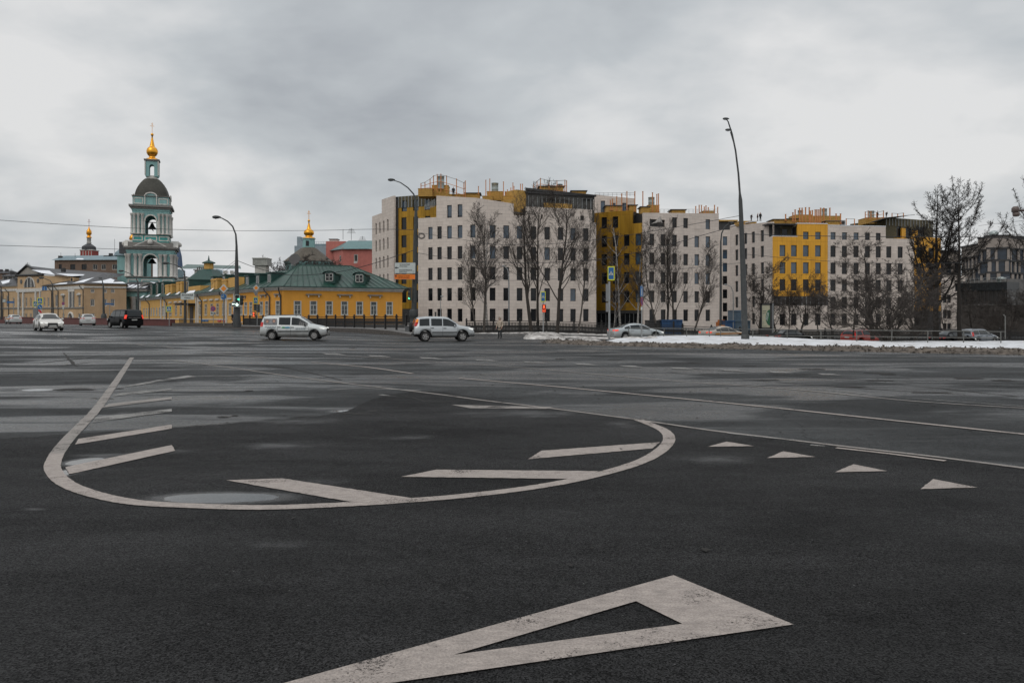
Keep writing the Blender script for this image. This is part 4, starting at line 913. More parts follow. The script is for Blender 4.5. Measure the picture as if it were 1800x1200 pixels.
# ============ yellow house with the green roof
Y = thing('house', 'long single storey ochre yellow house with a green metal roof along the street corner', 'house', (X(497, 108), 108, 0))
yr = Facade(Y, 497, 104.0, 707, 112.0); yc = Facade(Y, 477.5, 105.6, 497, 104.0); yl = Facade(Y, 245, 175.0, 477.5, 105.6)
EZ = 5.62
def yw(f, px, w_=.92, z1=3.82, z0=1.98): u = f.u(px); return (u - w_ / 2, u + w_ / 2, z0, z1)
hr = [yw(yr, p) for p in (523, 551, 578.6, 605.5, 632, 657, 684.5)]; hcq = [yw(yc, 488.6, .95)]
hl_a = [yw(yl, p, 1.25) for p in (416, 424, 432, 441, 459.6, 469)]
hl_b = [yw(yl, p, 1.35) for p in (352, 362, 372.3, 382.6, 393, 404.7)] + [yw(yl, p, 1.5) for p in (300, 309.6, 318)]
hl_c = [yw(yl, p, 1.35) for p in (286.5, 292)] + [yw(yl, p, 1.0, 3.6) for p in (253, 257.5, 261.5, 266, 270.6, 275.6, 280.4)]
m = MB(); yr.wall(m, 0, yr.L, ZB, EZ, hr, .2); yc.wall(m, 0, yc.L, ZB, EZ, hcq, .2); u4 = yl.u(408)
yl.wall(m, u4, yl.L, ZB, EZ, hl_a, .2); m.build('front_wall', [OCHRE], Y)
m = MB(); yl.wall(m, 0, u4, ZB, EZ, hl_b + hl_c, .2); m.build('street_wall', [OCHRE2], Y)
def ywin(f, h, o=-.06):
    a, b, c, d = h; mb = MB(); sl = f.slab; t = .09
    sl(mb, a - .04, a + t, c, d, o - .1, .03); sl(mb, b - t, b + .04, c, d, o - .1, .03); sl(mb, a + t, b - t, c, c + t, o - .1, .03); sl(mb, a + t, b - t, d - t * .6, d, o - .1, .03)
    zt = c + (d - c) * .70; sl(mb, a + t, b - t, zt - .05, zt + .05, o - .1, -.0)
    sl(mb, (a + b) / 2 - .03, (a + b) / 2 + .03, c + t, zt - .05, o - .08, -.02); zm = (c + zt) / 2
    sl(mb, a + t, b - t, zm - .02, zm + .02, o - .07, -.03)
    sl(mb, a - .1, b + .1, c - .07, c, -.02, .1)
    w_ = mb.build('window', [WHITEF], Y); g_ = MB(); f.cell(g_, a + t, b - t, c + t, d - t * .5, o - .07, 0); g_.build('pane', [mat('curtained_glass', (.12, .13, .13), .12, var=.6, vs=2.2)], w_)
for h in hr: ywin(yr, h)
for h in hcq: ywin(yc, h)
for h in hl_a + hl_b + hl_c: ywin(yl, h)
m = MB()
for f in (yr, yc, yl):
    f.slab(m, -.05, f.L + .05, EZ - .42, EZ - .22, -.1, .16); f.slab(m, -.15, f.L + .15, EZ - .2, EZ, -.1, .42)
m.build('cornice', [TRIMW], Y)
m = MB()
for f in (yr, yc, yl): f.slab(m, -.2, f.L + .2, EZ + .005, EZ + .1, -.2, .62)
m.build('gutter', [DKGREEN], Y)
def shelf(f, px, w_=2.1, z=4.6):
    mb = MB(); u = f.u(px); f.slab(mb, u - w_ / 2, u + w_ / 2, z, z + .12, 0, .28); f.slab(mb, u - w_ / 2 + .1, u + w_ / 2 - .1, z + .12, z + .17, 0, .22)
    s_ = mb.build('window_hood', [TRIMG], Y); mb = MB()
    for q in (-1, 1): f.slab(mb, u + q * w_ * .33 - .07, u + q * w_ * .33 + .07, z - .28, z, 0, .18)
    mb.build('bracket', [TRIMW], s_)
for p in (551, 606, 659): shelf(yr, p)
shelf(yc, 488.5, 1.3); 
for p in (428, 464): shelf(yl, p, 2.6)
m = MB()
for p in (345.5, 349, 398.5, 283.5, 289.5, 247): u = yl.u(p); yl.slab(m, u - .28, u + .28, ZB, EZ - .45, 0, .14)
for p in (352, 362, 372.3, 382.6, 393, 300, 309.6, 318, 404.7): u = yl.u(p); yl.slab(m, u - 1.0, u + 1.0, 4.35, 4.6, 0, .2)
yl.slab(m, 0, yl.u(400), 1.25, 1.4, 0, .08); yl.slab(m, 0, yl.u(410), .3, .5, 0, .1); yr.slab(m, 0, yr.L, .55, .7, 0, .06); yl.slab(m, u4, yl.L, .9, 1.0, 0, .06)
m.build('pilaster_trim', [TRIMW], Y)
m = MB(); 
for k in range(11): z = 1.0 + k * .36; yl.slab(m, yl.u(290), yl.u(344), z, z + .04, 0, .025); yl.slab(m, yl.u(350), yl.u(398), z, z + .04, 0, .025)
m.build('rustication', [OCHRE2], Y)
def pipe(f, px, z0=ZB, z1=EZ - .1, mt=DARKP, parent=None, sw=.7, o=.15):
    mb = MB(); u = f.u(px); mb.tube([f.pt(u - sw, z1, .5), f.pt(u - sw, z1 - .3, .45), f.pt(u, z1 - 1.1, o), f.pt(u, z0, o)], .09, 6); return mb.build('drainpipe', [mt], parent or Y)
pipe(yc, 495, sw=0); pipe(yl, 475.5, sw=1.2); pipe(yl, 395, sw=1.2); pipe(yl, 355.5, sw=1.4); pipe(yl, 294, sw=1.6); pipe(yl, 263.5, sw=1.8)
# roof
def P3(f, px, o, z): q = off(f, px, o); return (q[0], q[1], z)
R1 = (X(524, 111), 111, Z(466, 111)); R2 = (X(617, 117), 117, Z(467.6, 117))
eL = P3(yl, 477, .6, EZ + .1); eC = P3(yr, 497, .6, EZ + .1); eCc = P3(yc, 496.5, .6, EZ + .1); eR = P3(yr, 715, .6, EZ + .1)
inn = -yl.n; FARo = Vector((inn.x, inn.y, 0))
far0 = Vector(P3(yl, 244, .6, EZ + .1)); ridge_far = Vector(P3(yl, 246, -5.2, 8.3)); ridge_near = Vector(P3(yl, 466, -5.2, 8.45))
bR = (X(716, 128), 128, EZ + .1); bL = (X(560, 140), 140, EZ + .1)
m = MB()
m.poly([eC, eR, R2, R1]); m.poly([eR, bR, R2]); m.poly([bR, bL, R1, R2]); m.poly([eL, eC, R1])
m.poly([tuple(far0), eL, tuple(ridge_near), tuple(ridge_far)]); m.poly([eL, R1, tuple(ridge_near)])
bn = Vector(P3(yl, 466, -11, EZ + .1)); bf = Vector(P3(yl, 246, -11, EZ + .1))
m.poly([tuple(ridge_near), tuple(bn), tuple(bf), tuple(ridge_far)]); m.poly([tuple(far0), tuple(ridge_far), tuple(bf)]); m.poly([tuple(ridge_near), R1, bL, tuple(bn)])
m.build('roof', [GREENR], Y)
# standing seams
m = MB()
def seamline(a, b, r=.035): m.tube([a, b], r, 4, caps=False)
eCv, eRv, R1v, R2v = Vector(eC), Vector(eR), Vector(R1), Vector(R2)
for a, b in ((eCv, R1v), (eRv, R2v), (R1v, R2v), (Vector(eL), R1v), (ridge_near, ridge_far), (ridge_near, R1v)): seamline(a + Vector((0, 0, .03)), b + Vector((0, 0, .03)), .06)
for k in range(1, 20):
    t = k / 20; e0 = eCv.lerp(eRv, t)
    tr = (t - .09) / .72; 
    if 0 <= tr <= 1: e1 = R1v.lerp(R2v, tr)
    elif tr < 0: e1 = eCv.lerp(R1v, max(0, t / .09)) 
    else: e1 = eRv.lerp(R2v, (1 - t) / .19)
    seamline(e0 + Vector((0, -.01, .03)), e1 + Vector((0, -.01, .03)))
for k in range(1, 34):
    t = k / 34; seamline(far0.lerp(Vector(eL), t) + Vector((0, 0, .03)), ridge_far.lerp(ridge_near, t) + Vector((0, 0, .03)))
m.build('roof_seams', [DKGREEN], Y)
# dormers on the corner roof
def dormer(px, py0, py1, d, w_=1.5):
    cx = X(px, d); z0 = Z(py1, d); z1 = Z(py0, d); m = MB()
    pr = [(-w_ / 2, z0), (w_ / 2, z0)]; n = 8; hh = z1 - z0 - .45
    arc = [(w_ / 2 * math.cos(a), z0 + hh + .45 * math.sin(a)) for a in [math.pi * k / n for k in range(n + 1)]]
    ring = pr + arc; ring = [(-w_ / 2, z0), (w_ / 2, z0)] + arc
    A_ = [(cx + x, d, z) for x, z in ring]; B_ = [(cx + x, d + 4.5, z) for x, z in ring]; k = len(ring)
    m.add(A_ + B_, [tuple(range(k))] + [(i, k + i, k + (i + 1) % k, (i + 1) % k) for i in range(k)], 0)
    brow = [(cx + x * 1.28, d - .12, z + .08) for x, z in arc] + [(cx + x * 1.25, d + 4, z + .12) for x, z in arc]; k = len(arc)
    m.add(brow, [(i, k + i, k + i + 1, i + 1) for i in range(k - 1)], 0)
    dm = m.build('dormer', [DKGREEN], Y); m = MB(); ww = w_ * .36; zc0 = z0 + .3; zc1 = z0 + .3 + ww * 2
    for a, b, c, e_ in ((-ww, -ww + .09, zc0, zc1), (ww - .09, ww, zc0, zc1), (-ww, ww, zc0, zc0 + .09), (-ww, ww, zc1 - .09, zc1), (-.03, .03, zc0, zc1), (-ww, ww, (zc0 + zc1) / 2 - .025, (zc0 + zc1) / 2 + .025)):
        m.box(cx + a, d - .09, c, cx + b, d - .01, e_)
    m.box(cx - ww + .05, d - .03, zc0 + .05, cx + ww - .05, d - .005, zc1 - .05, 1); m.build('dormer_window', [WHITEF, DGLASS], dm)
dormer(578.7, 477, 498, 107.6); dormer(631.8, 479, 500, 109.6)
# dormers along the street side
def sdorm(px, w_, zb, zt, dep=4.2, win=True, mt=None, o=-.9):
    u = yl.u(px); m = MB(); yl.slab(m, u - w_ / 2, u + w_ / 2, zb, zt, o - dep, o, 0); yl.slab(m, u - w_ / 2 - .15, u + w_ / 2 + .15, zt, zt + .12, o - dep, o + .2, 0)
    dm = m.build('dormer', [mt or DKGREEN], Y)
    if win:
        m = MB(); yl.slab(m, u - w_ * .3, u + w_ * .3, zb + .35, zt - .2, o, o + .06, 0); yl.slab(m, u - w_ * .22, u + w_ * .22, zb + .45, zt - .3, o + .05, o + .07, 1); m.build('dormer_window', [WHITEF, DGLASS], dm)
for px in (424, 442, 462): sdorm(px, 1.7, 5.7, 7.7, 5.5)
for px in (363.5, 383.5, 405): sdorm(px, 1.6, 5.8, 8.3, 4)
for px in (303, 321): sdorm(px, 2.0, 5.8, 8.4, 4)
for px in (258, 268, 277.5): sdorm(px, 2.2, 5.8, 8.7, 4)
for px, w_, zt in [(290, 3.2, 8.0), (297.5, 1.2, 8.0), (308.5, 2.0, 8.2), (314.5, 1.2, 8.2), (370, 2.0, 7.9), (376, 1.2, 7.9), (390, 2.4, 7.6)]: m = MB(); u = yl.u(px); yl.slab(m, u - w_ / 2, u + w_ / 2, 5.8, zt, -1.4, -.35); yl.slab(m, u - w_ / 2 - .1, u + w_ / 2 + .1, zt - .3, zt - .15, -1.45, -.28); m.build('attic_wall', [OCHRE2], Y)
u = yl.u(336); m = MB(); yl.slab(m, u - 4.0, u + 4.0, 5.8, 7.1, -2.2, -.5); m.build('attic_wall', [OCHRE2], Y)
u = yl.u(403); m = MB(); yl.slab(m, u - 2.2, u + 2.2, 5.8, 7.7, -1.6, -.5); m.build('attic_wall', [OCHRE2], Y)
# cupola
cx, cy = off(yl, 352, -8); d_ = cy; cx = X(367, 150); d_ = 150
m = MB(); z = lambda y: Z(y, d_)
m.lathe([(4.3, z(497)), (3.8, z(491)), (1.7, z(475)), (1.2, z(473))], (cx, d_, 0), 4, rz=R(35), sm=False); m.lathe([(1.25, z(463)), (1.25, z(461.5)), (.2, z(457.5)), (.04, z(449))], (cx, d_, 0), 8, sm=False); m.build('cupola_roof', [DKGREEN], Y)
m = MB(); m.lathe([(.85, z(473.2)), (.85, z(463)), (1.0, z(462.9))], (cx, d_, 0), 8, rz=R(20), sm=False); m.box(cx - 2.8, d_ - 1, 7, cx + 2.8, d_ + 4, z(497)); m.build('cupola_wall', [OCHRE2], Y)
# entrance porch
m = MB(); u = yl.u(337); yl.slab(m, u - 2.6, u + 2.6, 3.75, 3.95, 0, 2.2); yl.slab(m, u - 2.9, u + 2.9, 3.95, 4.05, 0, 2.5); m.build('porch_canopy', [DARKP], Y)
m = MB(); yl.slab(m, u - 1.1, u + 1.1, .6, 3.5, .01, .08); m.build('door', [mat('dark_brown_door', (.05, .03, .02), .6)], Y)
m = MB(); yl.slab(m, u - 2.2, u + 2.2, -.5, .6, .0, 1.6)
for q in range(9): yl.slab(m, u - 2.2 + q * .54, u - 2.15 + q * .54, .6, 1.5, 1.5, 1.56, 1)
m.build('porch_steps', [GRANITE, CASTIRON], Y)
for p, mt_ in ((358, 0), (364, 0), (386, 1), (395, 1), (278, 1)): m = MB(); u = yl.u(p); yl.slab(m, u - .9, u + .9, .95, 1.22, .02, .1, 0); m.build('wall_plaque', [(SBLUE, SRED)[mt_]], Y)
for px in (413,):
    m = MB(); yl.slab(m, yl.u(px) - .3, yl.u(px) + .1, ZB, EZ - .4, 0, .2); m.build('corner_pilaster', [TRIMW], Y)
# snow patches on the eaves
m = MB()
for px, w_ in ((252, 2.6), (262, 2.6), (280, 3.0), (298, 2), (315, 2.2), (338, 6), (374, 1.2), (395, 1)): u = yl.u(px); m.add([yl.pt(u - w_ / 2, EZ + .22, .5), yl.pt(u + w_ / 2, EZ + .2, .5), yl.pt(u + w_ * .3, EZ + .7, -.1), yl.pt(u - w_ * .35, EZ + .7, -.1)], [(0, 1, 2, 3)])
m.build('roof_snow', [SNOW], Y)
sd_ = MB(); sd_.lathe([(.02, 0), (.4, .08), (.75, .3), (.8, .4)], (0, 0, 0), 16); q = thing('satellite_dish', 'big grey satellite dish on the yellow house roof ridge', 'satellite dish', (X(519, 112), 112, Z(466, 112)))
sd_.v = [Matrix.Rotation(R(70), 3, 'X') @ v + Vector((X(519, 112), 112, Z(457, 112))) for v in sd_.v]; sd_.build('dish', [DARKP], q)
mm_ = MB(); mm_.tube([(X(517, 112), 112, Z(466, 112)), (X(518, 112), 112, Z(459, 112))], .08, 6); mm_.box(X(513, 112), 111.6, Z(467, 112), X(518, 112), 112.4, Z(463, 112)); mm_.build('mount', [GALV], q)
# ============ bell tower
TD = 200.0; TX = X(267.5, 204.6); T = thing('bell_tower', 'tall teal and white baroque bell tower with a golden onion dome', 'tower', (TX, TD, 0))
tz = lambda y: Z(y, TD); pm = TD / F       # metres per photo pixel
ang = R(20)
def TM(): mb = MB(); mb.M = Matrix.Translation((TX, TD + 5, 0)) @ Matrix.Rotation(ang, 4, 'Z'); return mb
def archwall(mb, hw, y, z0, z1, r, zsp, th, mi=0, uc=0.0):
    # wall in plane y (front), thickness th back, opening centred
    mb.box(-hw, y, z0, uc - r, y + th, z1, mi); mb.box(uc + r, y, z0, hw, y + th, z1, mi)
    n = 10; pts = [(uc + r * math.cos(math.pi * k / n), zsp + r * math.sin(math.pi * k / n)) for k in range(n + 1)]
    for k in range(n):
        a, b = pts[k], pts[k + 1]
        f_ = [(a[0], y, a[1]), (a[0], y, z1), (b[0], y, z1), (b[0], y, b[1])]; bk = [(p[0], y + th, p[2]) for p in f_]
        mb.add(f_ + bk, [(0, 1, 2, 3), (7, 6, 5, 4), (0, 3, 7, 4), (1, 5, 6, 2)], mi)
def tier(hw, z0, z1, r, zsp, mt, name, th=1.3):
    for q in range(4):
        mb = TM(); mb.M = mb.M @ Matrix.Rotation(math.pi / 2 * q, 4, 'Z'); e_ = .02 * (q % 2); archwall(mb, hw - e_ - (th if q % 2 else 0), -hw + e_, z0, z1, r, zsp, th); mb.build(name, [mt], T)
def band(hw, z0, z1, mt, name='cornice', steps=((0, 0), (1, .35))):
    mb = TM(); mb.lathe([(hw, z0), (hw * 1.0 + .25, z0 + (z1 - z0) * .5), (hw + .55, z0 + (z1 - z0) * .75), (hw + .6, z1), (hw - .5, z1 + .15)], (0, 0, 0), 4, sq=False, sm=False, rz=R(45))
    mb.v = [v for v in mb.v]; return mb.build(name, [mt], T)
S2 = math.sqrt(2)
def sqband(hw, z0, z1, o, mt, name='cornice', par=None):
    mb = TM(); mb.box(-hw - o * .4, -hw - o * .4, z0, hw + o * .4, hw + o * .4, z0 + (z1 - z0) * .5 - .01); mb.box(-hw - o, -hw - o, z0 + (z1 - z0) * .5, hw + o, hw + o, z1); return mb.build(name, [mt], par or T)
# lowest storey
mb = TM(); mb.box(-6.6, -6.6, -1, 6.6, 6.6, tz(513)); mb.build('base_wall', [TEAL], T)
sqband(6.6, tz(513), tz(510), .5, TRIMG)
mb = TM()
for k in range(13): zz = k * .62; mb.box(-6.66, -6.66, zz, 6.66, 6.66, zz + .12)
mb.build('rusticated_band', [TEAL2], T)
# tier with panels + open arch tier
HW2 = 5.9
mb = TM(); mb.box(-HW2, -HW2, tz(510) + .02, HW2, HW2, tz(489)); mb.build('pedestal_wall', [TEAL], T)
sqband(HW2, tz(489) , tz(486.5), .35, TRIMG)
tier(HW2 - .3, tz(486.5) + .02, tz(446), 1.75, tz(460), TEAL, 'arch_wall')
mb = TM()
for q in range(4):
    mb.M = Matrix.Translation((TX, TD + 5, 0)) @ Matrix.Rotation(ang + math.pi / 2 * q, 4, 'Z')
    for a, b in ((-5.6, -3.0), (-2.3, 2.3), (3.0, 5.6)):
        z0, z1 = tz(508), tz(491); mb.box(a, -HW2 - .08, z0, b, -HW2, z0 + .28); mb.box(a, -HW2 - .08, z1 - .28, b, -HW2, z1); mb.box(a, -HW2 - .08, z0 + .29, a + .28, -HW2, z1 - .29); mb.box(b - .28, -HW2 - .08, z0 + .29, b, -HW2, z1 - .29)
mb.build('panel_frame', [TRIMW], T)
def columns(hw, xs_, z0, z1, r, name='column'):
    for q in range(4):
        for x in xs_:
            if q in (2,): continue
            mb = MB(); mb.M = Matrix.Translation((TX, TD + 5, 0)) @ Matrix.Rotation(ang + math.pi / 2 * q, 4, 'Z')
            mb.lathe([(r * 1.35, z0), (r * 1.35, z0 + .25), (r * 1.05, z0 + .4), (r, z0 + (z1 - z0) * .4), (r * .86, z1 - .75), (r * 1.0, z1 - .7), (r * 1.35, z1 - .25), (r * 1.5, z1 - .12), (r * 1.5, z1)], (x, -hw - .35, 0), 10); mb.build(name, [TRIMW], T)
columns(HW2 - .3, (-5.3, -4.3 + .6, -2.55, 2.55, 3.7, 5.3), tz(486.5) + .03, tz(447), .42)
sqband(HW2 - .1, tz(446), tz(440), .25, TEAL, 'entablature'); sqband(HW2, tz(440), tz(434), .75, TRIMG)
mb = TM()
mb.box(-5.6, -5.6, tz(434) + .01, 5.6, 5.6, tz(426)); mb.build('parapet_wall', [TRIMG], T)
for q in range(4):
    mb = MB(); mb.M = Matrix.Translation((TX, TD + 5, 0)) @ Matrix.Rotation(ang + math.pi / 2 * q, 4, 'Z')
    z0 = tz(434) + .02; z1 = tz(420); w_ = 4.3; y0 = -HW2 - .95; y1 = -4.9
    def tri(s_, zb, yb, mi): mb.add([(-w_ * s_, yb, z0 + zb), (w_ * s_, yb, z0 + zb), (0, yb, z0 + (z1 - z0) * s_ + zb), (-w_ * s_, y1, z0 + zb), (w_ * s_, y1, z0 + zb), (0, y1, z0 + (z1 - z0) * s_ + zb)], [(0, 1, 2), (0, 2, 5, 3), (2, 1, 4, 5)], mi)
    tri(1.0, 0, y0, 1); tri(.80, .18, y0 - .05, 0)
    mb.lathe([(.1, 0), (.55, .1), (.7, .5), (.5, 1.0), (.15, 1.2)], (0, y0 - .15, z0 + .5), 8, 2); mb.build('pediment', [TRIMG, TRIMW, TRIMW], T)
def archtrim(r, zsp, hw, z0, name):
    for q in range(4):
        mb = MB(); mb.M = Matrix.Translation((TX, TD + 5, 0)) @ Matrix.Rotation(ang + math.pi / 2 * q, 4, 'Z')
        p = [(r * math.cos(math.pi * k / 12), -hw - .08, zsp + r * math.sin(math.pi * k / 12)) for k in range(13)]
        mb.tube(p, .22, 5); mb.box(-r - .3, -hw - .2, z0, -r + .05, -hw, zsp); mb.box(r - .05, -hw - .2, z0, r + .3, -hw, zsp)
        mb.build(name, [TRIMW], T)
archtrim(1.9, tz(460), HW2 - .3, tz(486), 'arch_trim')
mb = TM(); mb.lathe([(.1, tz(452)), (.5, tz(454)), (.7, tz(457)), (1.1, tz(460)), (1.2, tz(461))], (0, 0, 0), 12); mb.box(-5, -.15, tz(452), 5, .15, tz(450)); 
mb.build('bell', [CASTIRON], T)
# upper open tier
H3 = 4.55
mb = TM(); mb.box(-H3, -H3, tz(426) + .03, H3, H3, tz(413)); mb.build('pedestal_wall', [TEAL2], T)
mb = TM()
for q in range(4):
    mb.M = Matrix.Translation((TX, TD + 5, 0)) @ Matrix.Rotation(ang + math.pi / 2 * q, 4, 'Z')
    for a, b in ((-4.5, -2.0), (-1.6, 1.6), (2.0, 4.5)):
        z0, z1 = tz(423), tz(414.5)
        mb.box(a, -H3 - .07, z0, b, -H3, z0 + .25); mb.box(a, -H3 - .07, z1 - .25, b, -H3, z1); mb.box(a, -H3 - .07, z0 + .26, a + .25, -H3, z1 - .26); mb.box(b - .25, -H3 - .07, z0 + .26, b, -H3, z1 - .26)
mb.build('panel_frame', [TRIMW], T)
sqband(H3, tz(413), tz(411.5), .25, TRIMG)
tier(H3, tz(411.5) + .02, tz(374), 1.35, tz(388), TEAL, 'arch_wall', 1.1); columns(H3 - .15, (-4.1, -3.1, -2.1, 2.1, 3.1, 4.1), tz(411.4), tz(375), .34); archtrim(1.5, tz(388), H3, tz(411), 'arch_trim')
mb = TM(); mb.lathe([(.1, tz(388)), (.4, tz(390)), (.6, tz(394)), (.95, tz(397)), (1.0, tz(398))], (0, 0, 0), 12); mb.box(-4, -.12, tz(388), 4, .12, tz(386.5)); mb.box(-4, -.1, tz(399), 4, .1, tz(400)); mb.box(-.1, -4, tz(399.2), .1, 4, tz(400.2)); mb.build('bell', [CASTIRON], T)
sqband(H3, tz(374), tz(367), .2, TEAL, 'entablature'); sqband(H3 + .1, tz(367), tz(360), .8, TRIMG)
mb = TM(); mb.box(-4.5, -4.5, tz(360) + .01, 4.5, 4.5, tz(345.5)); mb.build('attic_wall', [TEAL], T); sqband(4.5, tz(345.5), tz(343.5), .3, TRIMG)
mb = TM()
for q in range(4):
    mb.M = Matrix.Translation((TX, TD + 5, 0)) @ Matrix.Rotation(ang + math.pi / 2 * q, 4, 'Z')
    for a, b in ((-4.3, -1.9), (1.9, 4.3)):
        z0, z1 = tz(358.5), tz(347.5)
        mb.box(a, -4.58, z0, b, -4.5, z0 + .25); mb.box(a, -4.58, z1 - .25, b, -4.5, z1); mb.box(a, -4.58, z0 + .26, a + .25, -4.5, z1 - .26); mb.box(b - .25, -4.58, z0 + .26, b, -4.5, z1 - .26)
    p = [(1.5 * math.cos(math.pi * k / 12), -4.75, tz(345) + .95 * math.sin(math.pi * k / 12)) for k in range(13)]; mb.tube(p, .2, 5); mb.box(-1.6, -4.8, tz(359), -1.35, -4.5, tz(345)); mb.box(1.35, -4.8, tz(359), 1.6, -4.5, tz(345))
mb.build('panel_frame', [TRIMW], T)
mb = TM()
for q in range(4):
    mb.M = Matrix.Translation((TX, TD + 5, 0)) @ Matrix.Rotation(ang + math.pi / 2 * q, 4, 'Z')
    p = [(1.45 * math.cos(math.pi * k / 12), -4.85, tz(345) + .9 * math.sin(math.pi * k / 12)) for k in range(13)]
    mb.add([(a[0], -4.68, a[2]) for a in p], [tuple(range(13))])
mb.build('lunette', [TEAL], T)
# cloister dome
prof = []
for k in range(9):
    t = k / 8; prof.append((4.45 * math.cos(t * R(66)) ** .75 if k else 4.5, tz(343.5) + (tz(310) - tz(343.5)) * math.sin(t * R(90)) ** 1.0))
prof = [(4.5, tz(343.4)), (4.4, tz(338)), (4.15, tz(332)), (3.75, tz(326)), (3.2, tz(320)), (2.6, tz(315)), (2.0, tz(311)), (1.7, tz(310))]
mb = TM(); mb.lathe([(r * 1.0, z) for r, z in prof], (0, 0, 0), 32, sq=False)
# squarish section
for i, v in enumerate(mb.v):
    l = mb.M.inverted() @ v; r = math.hypot(l.x, l.y)
    if r > 0: q = r / max(abs(l.x), abs(l.y)); s_ = 1 + (q - 1) * .55; mb.v[i] = mb.M @ Vector((l.x * s_, l.y * s_, l.z))
mb.build('dome_roof', [OLIVE], T)
mb = TM(); mb.lathe([(1.75, tz(310)), (1.75, tz(305)), (1.6, tz(304.8)), (1.6, tz(304))], (0, 0, 0), 4, rz=R(45), sm=False); mb.v = mb.v; mb.build('lantern_base', [TRIMW], T)
for q in range(4):
    mb = MB(); mb.M = Matrix.Translation((TX, TD + 5, 0)) @ Matrix.Rotation(ang + math.pi / 2 * q, 4, 'Z'); archwall(mb, 1.62 - (.5 if q % 2 else 0), -1.62 + .01 * (q % 2), tz(304) - .3, tz(279), .62, tz(289), .45); mb.build('lantern_wall', [TEAL], T)
mb = TM()
for a in (-1, 1):
    for b in (-1, 1): mb.box(a * 1.66 - .14, b * 1.66 - .14, tz(304), a * 1.66 + .14, b * 1.66 + .14, tz(279))
mb.build('corner_pilaster', [TRIMW], T)
sqband(1.65, tz(279), tz(275.5), .35, TRIMG)
mb = TM(); mb.lathe([(1.65, tz(275.4)), (1.5, tz(273)), (.85, tz(271.5)), (.8, tz(268.5)), (1.1, tz(267)), (1.45, tz(263)), (1.5, tz(259)), (1.3, tz(255)), (.95, tz(252.5)), (.72, tz(252)), (.62, tz(249)), (.42, tz(243)), (.26, tz(237)), (.16, tz(232)), (.3, tz(231.6)), (.4, tz(229.5)), (.3, tz(227.6)), (.06, tz(227))], (0, 0, 0), 24); mb.build('onion_dome', [GOLDLEAF], T)
def cross(mb, x, y, z, h): 
    mb.box(x - .05, y - .05, z, x + .05, y + .05, z + h); mb.box(x - h * .2, y - .04, z + h * .66, x + h * .2, y + .04, z + h * .66 + .09); mb.box(x - h * .1, y - .04, z + h * .84, x + h * .1, y + .04, z + h * .84 + .08)
mb = TM(); cross(mb, 0, 0, tz(227), tz(208) - tz(227)); mb.build('cross', [DOMEG], T)
T.scale = (.92, .92, 1)
# church porch in front, left and right of the tower foot
def porch(f_, x0, x1, y0, yt, d, n, lab):
    t = thing('portico', lab, 'portico', (X((x0 + x1) / 2, d), d, 0)); z1 = Z(yt, d)
    m = MB(); m.box(X(x0, d), d + 1.6, -1, X(x1, d), d + 6, z1 - 1.9); m.build('wall', [TEAL], t)
    m = MB(); m.box(X(x0, d), d, z1 - 2.2, X(x1, d), d + 6.2, z1 - 1.0); m.build('entablature', [TEAL], t); m = MB(); m.box(X(x0, d) - .5, d - .5, z1 - .98, X(x1, d) + .5, d + 6.3, z1 - .5); m.build('cornice', [TRIMG], t)
    m = MB(); m.add([(X(x0, d) - .5, d - .5, z1 - .48), (X(x1, d) + .5, d - .5, z1 - .48), (X(x1, d) + .5, d + 6, z1 + 1.6), (X(x0, d) - .5, d + 6, z1 + 1.6), (X(x0, d) - .5, d + 6, z1 - .48), (X(x1, d) + .5, d + 6, z1 - .48)], [(0, 1, 2, 3), (0, 3, 4), (1, 5, 2), (0, 4, 5, 1)]); m.build('roof', [ROOFG], t)
    m = MB()
    for k in range(5): xx = X(x0 + (x1 - x0) * (k + .5) / 5, d); m.add([(xx - .5, d, z1 - .1), (xx + .5, d, z1 - .1), (xx + .9, d + 2.4, z1 + .8), (xx + .2, d + 2.4, z1 + .8)], [(0, 1, 2, 3)])
    m.build('roof_snow', [SNOW], t)
    for k in range(n):
        m = MB(); xx = X(x0 + 3 + (x1 - x0 - 6) * k / (n - 1), d); m.lathe([(.75, -1), (.72, 0), (.62, z1 - 3.0), (.85, z1 - 2.5), (.85, z1 - 2.22)], (xx, d + .6, 0), 12); m.build('column', [TRIMW], t)
    return t
porch(None, 209, 256, 565, 505, 190, 3, 'teal church portico with thick white columns at the foot of the bell tower')
m = MB(); d = 191; zc = Z(509, d)
n = 12; top = [(X(240 + 44 * k / n, d), d - .6, zc + 1.9 * math.sin(math.pi * k / n)) for k in range(n + 1)]; bk_ = [(p[0], d + 5, p[2]) for p in top]
m.add(top + bk_, [(i, i + 1, n + 2 + i, n + 1 + i) for i in range(n)]); top2 = [(p[0], d, p[2] - .5) for p in top]; m.add(top + top2, [(i, n + 1 + i, n + 2 + i, i + 1) for i in range(n)], 1)
m.box(X(240, d), d + .2, 0, X(284, d), d + 5, zc - .2, 2)
tag(m.build('church_apse', [SNOW, TRIMW, TEAL], loc=(X(262, d), d, 0)), 'teal church bay with a curved snowy gable right of the portico columns', 'church bay')
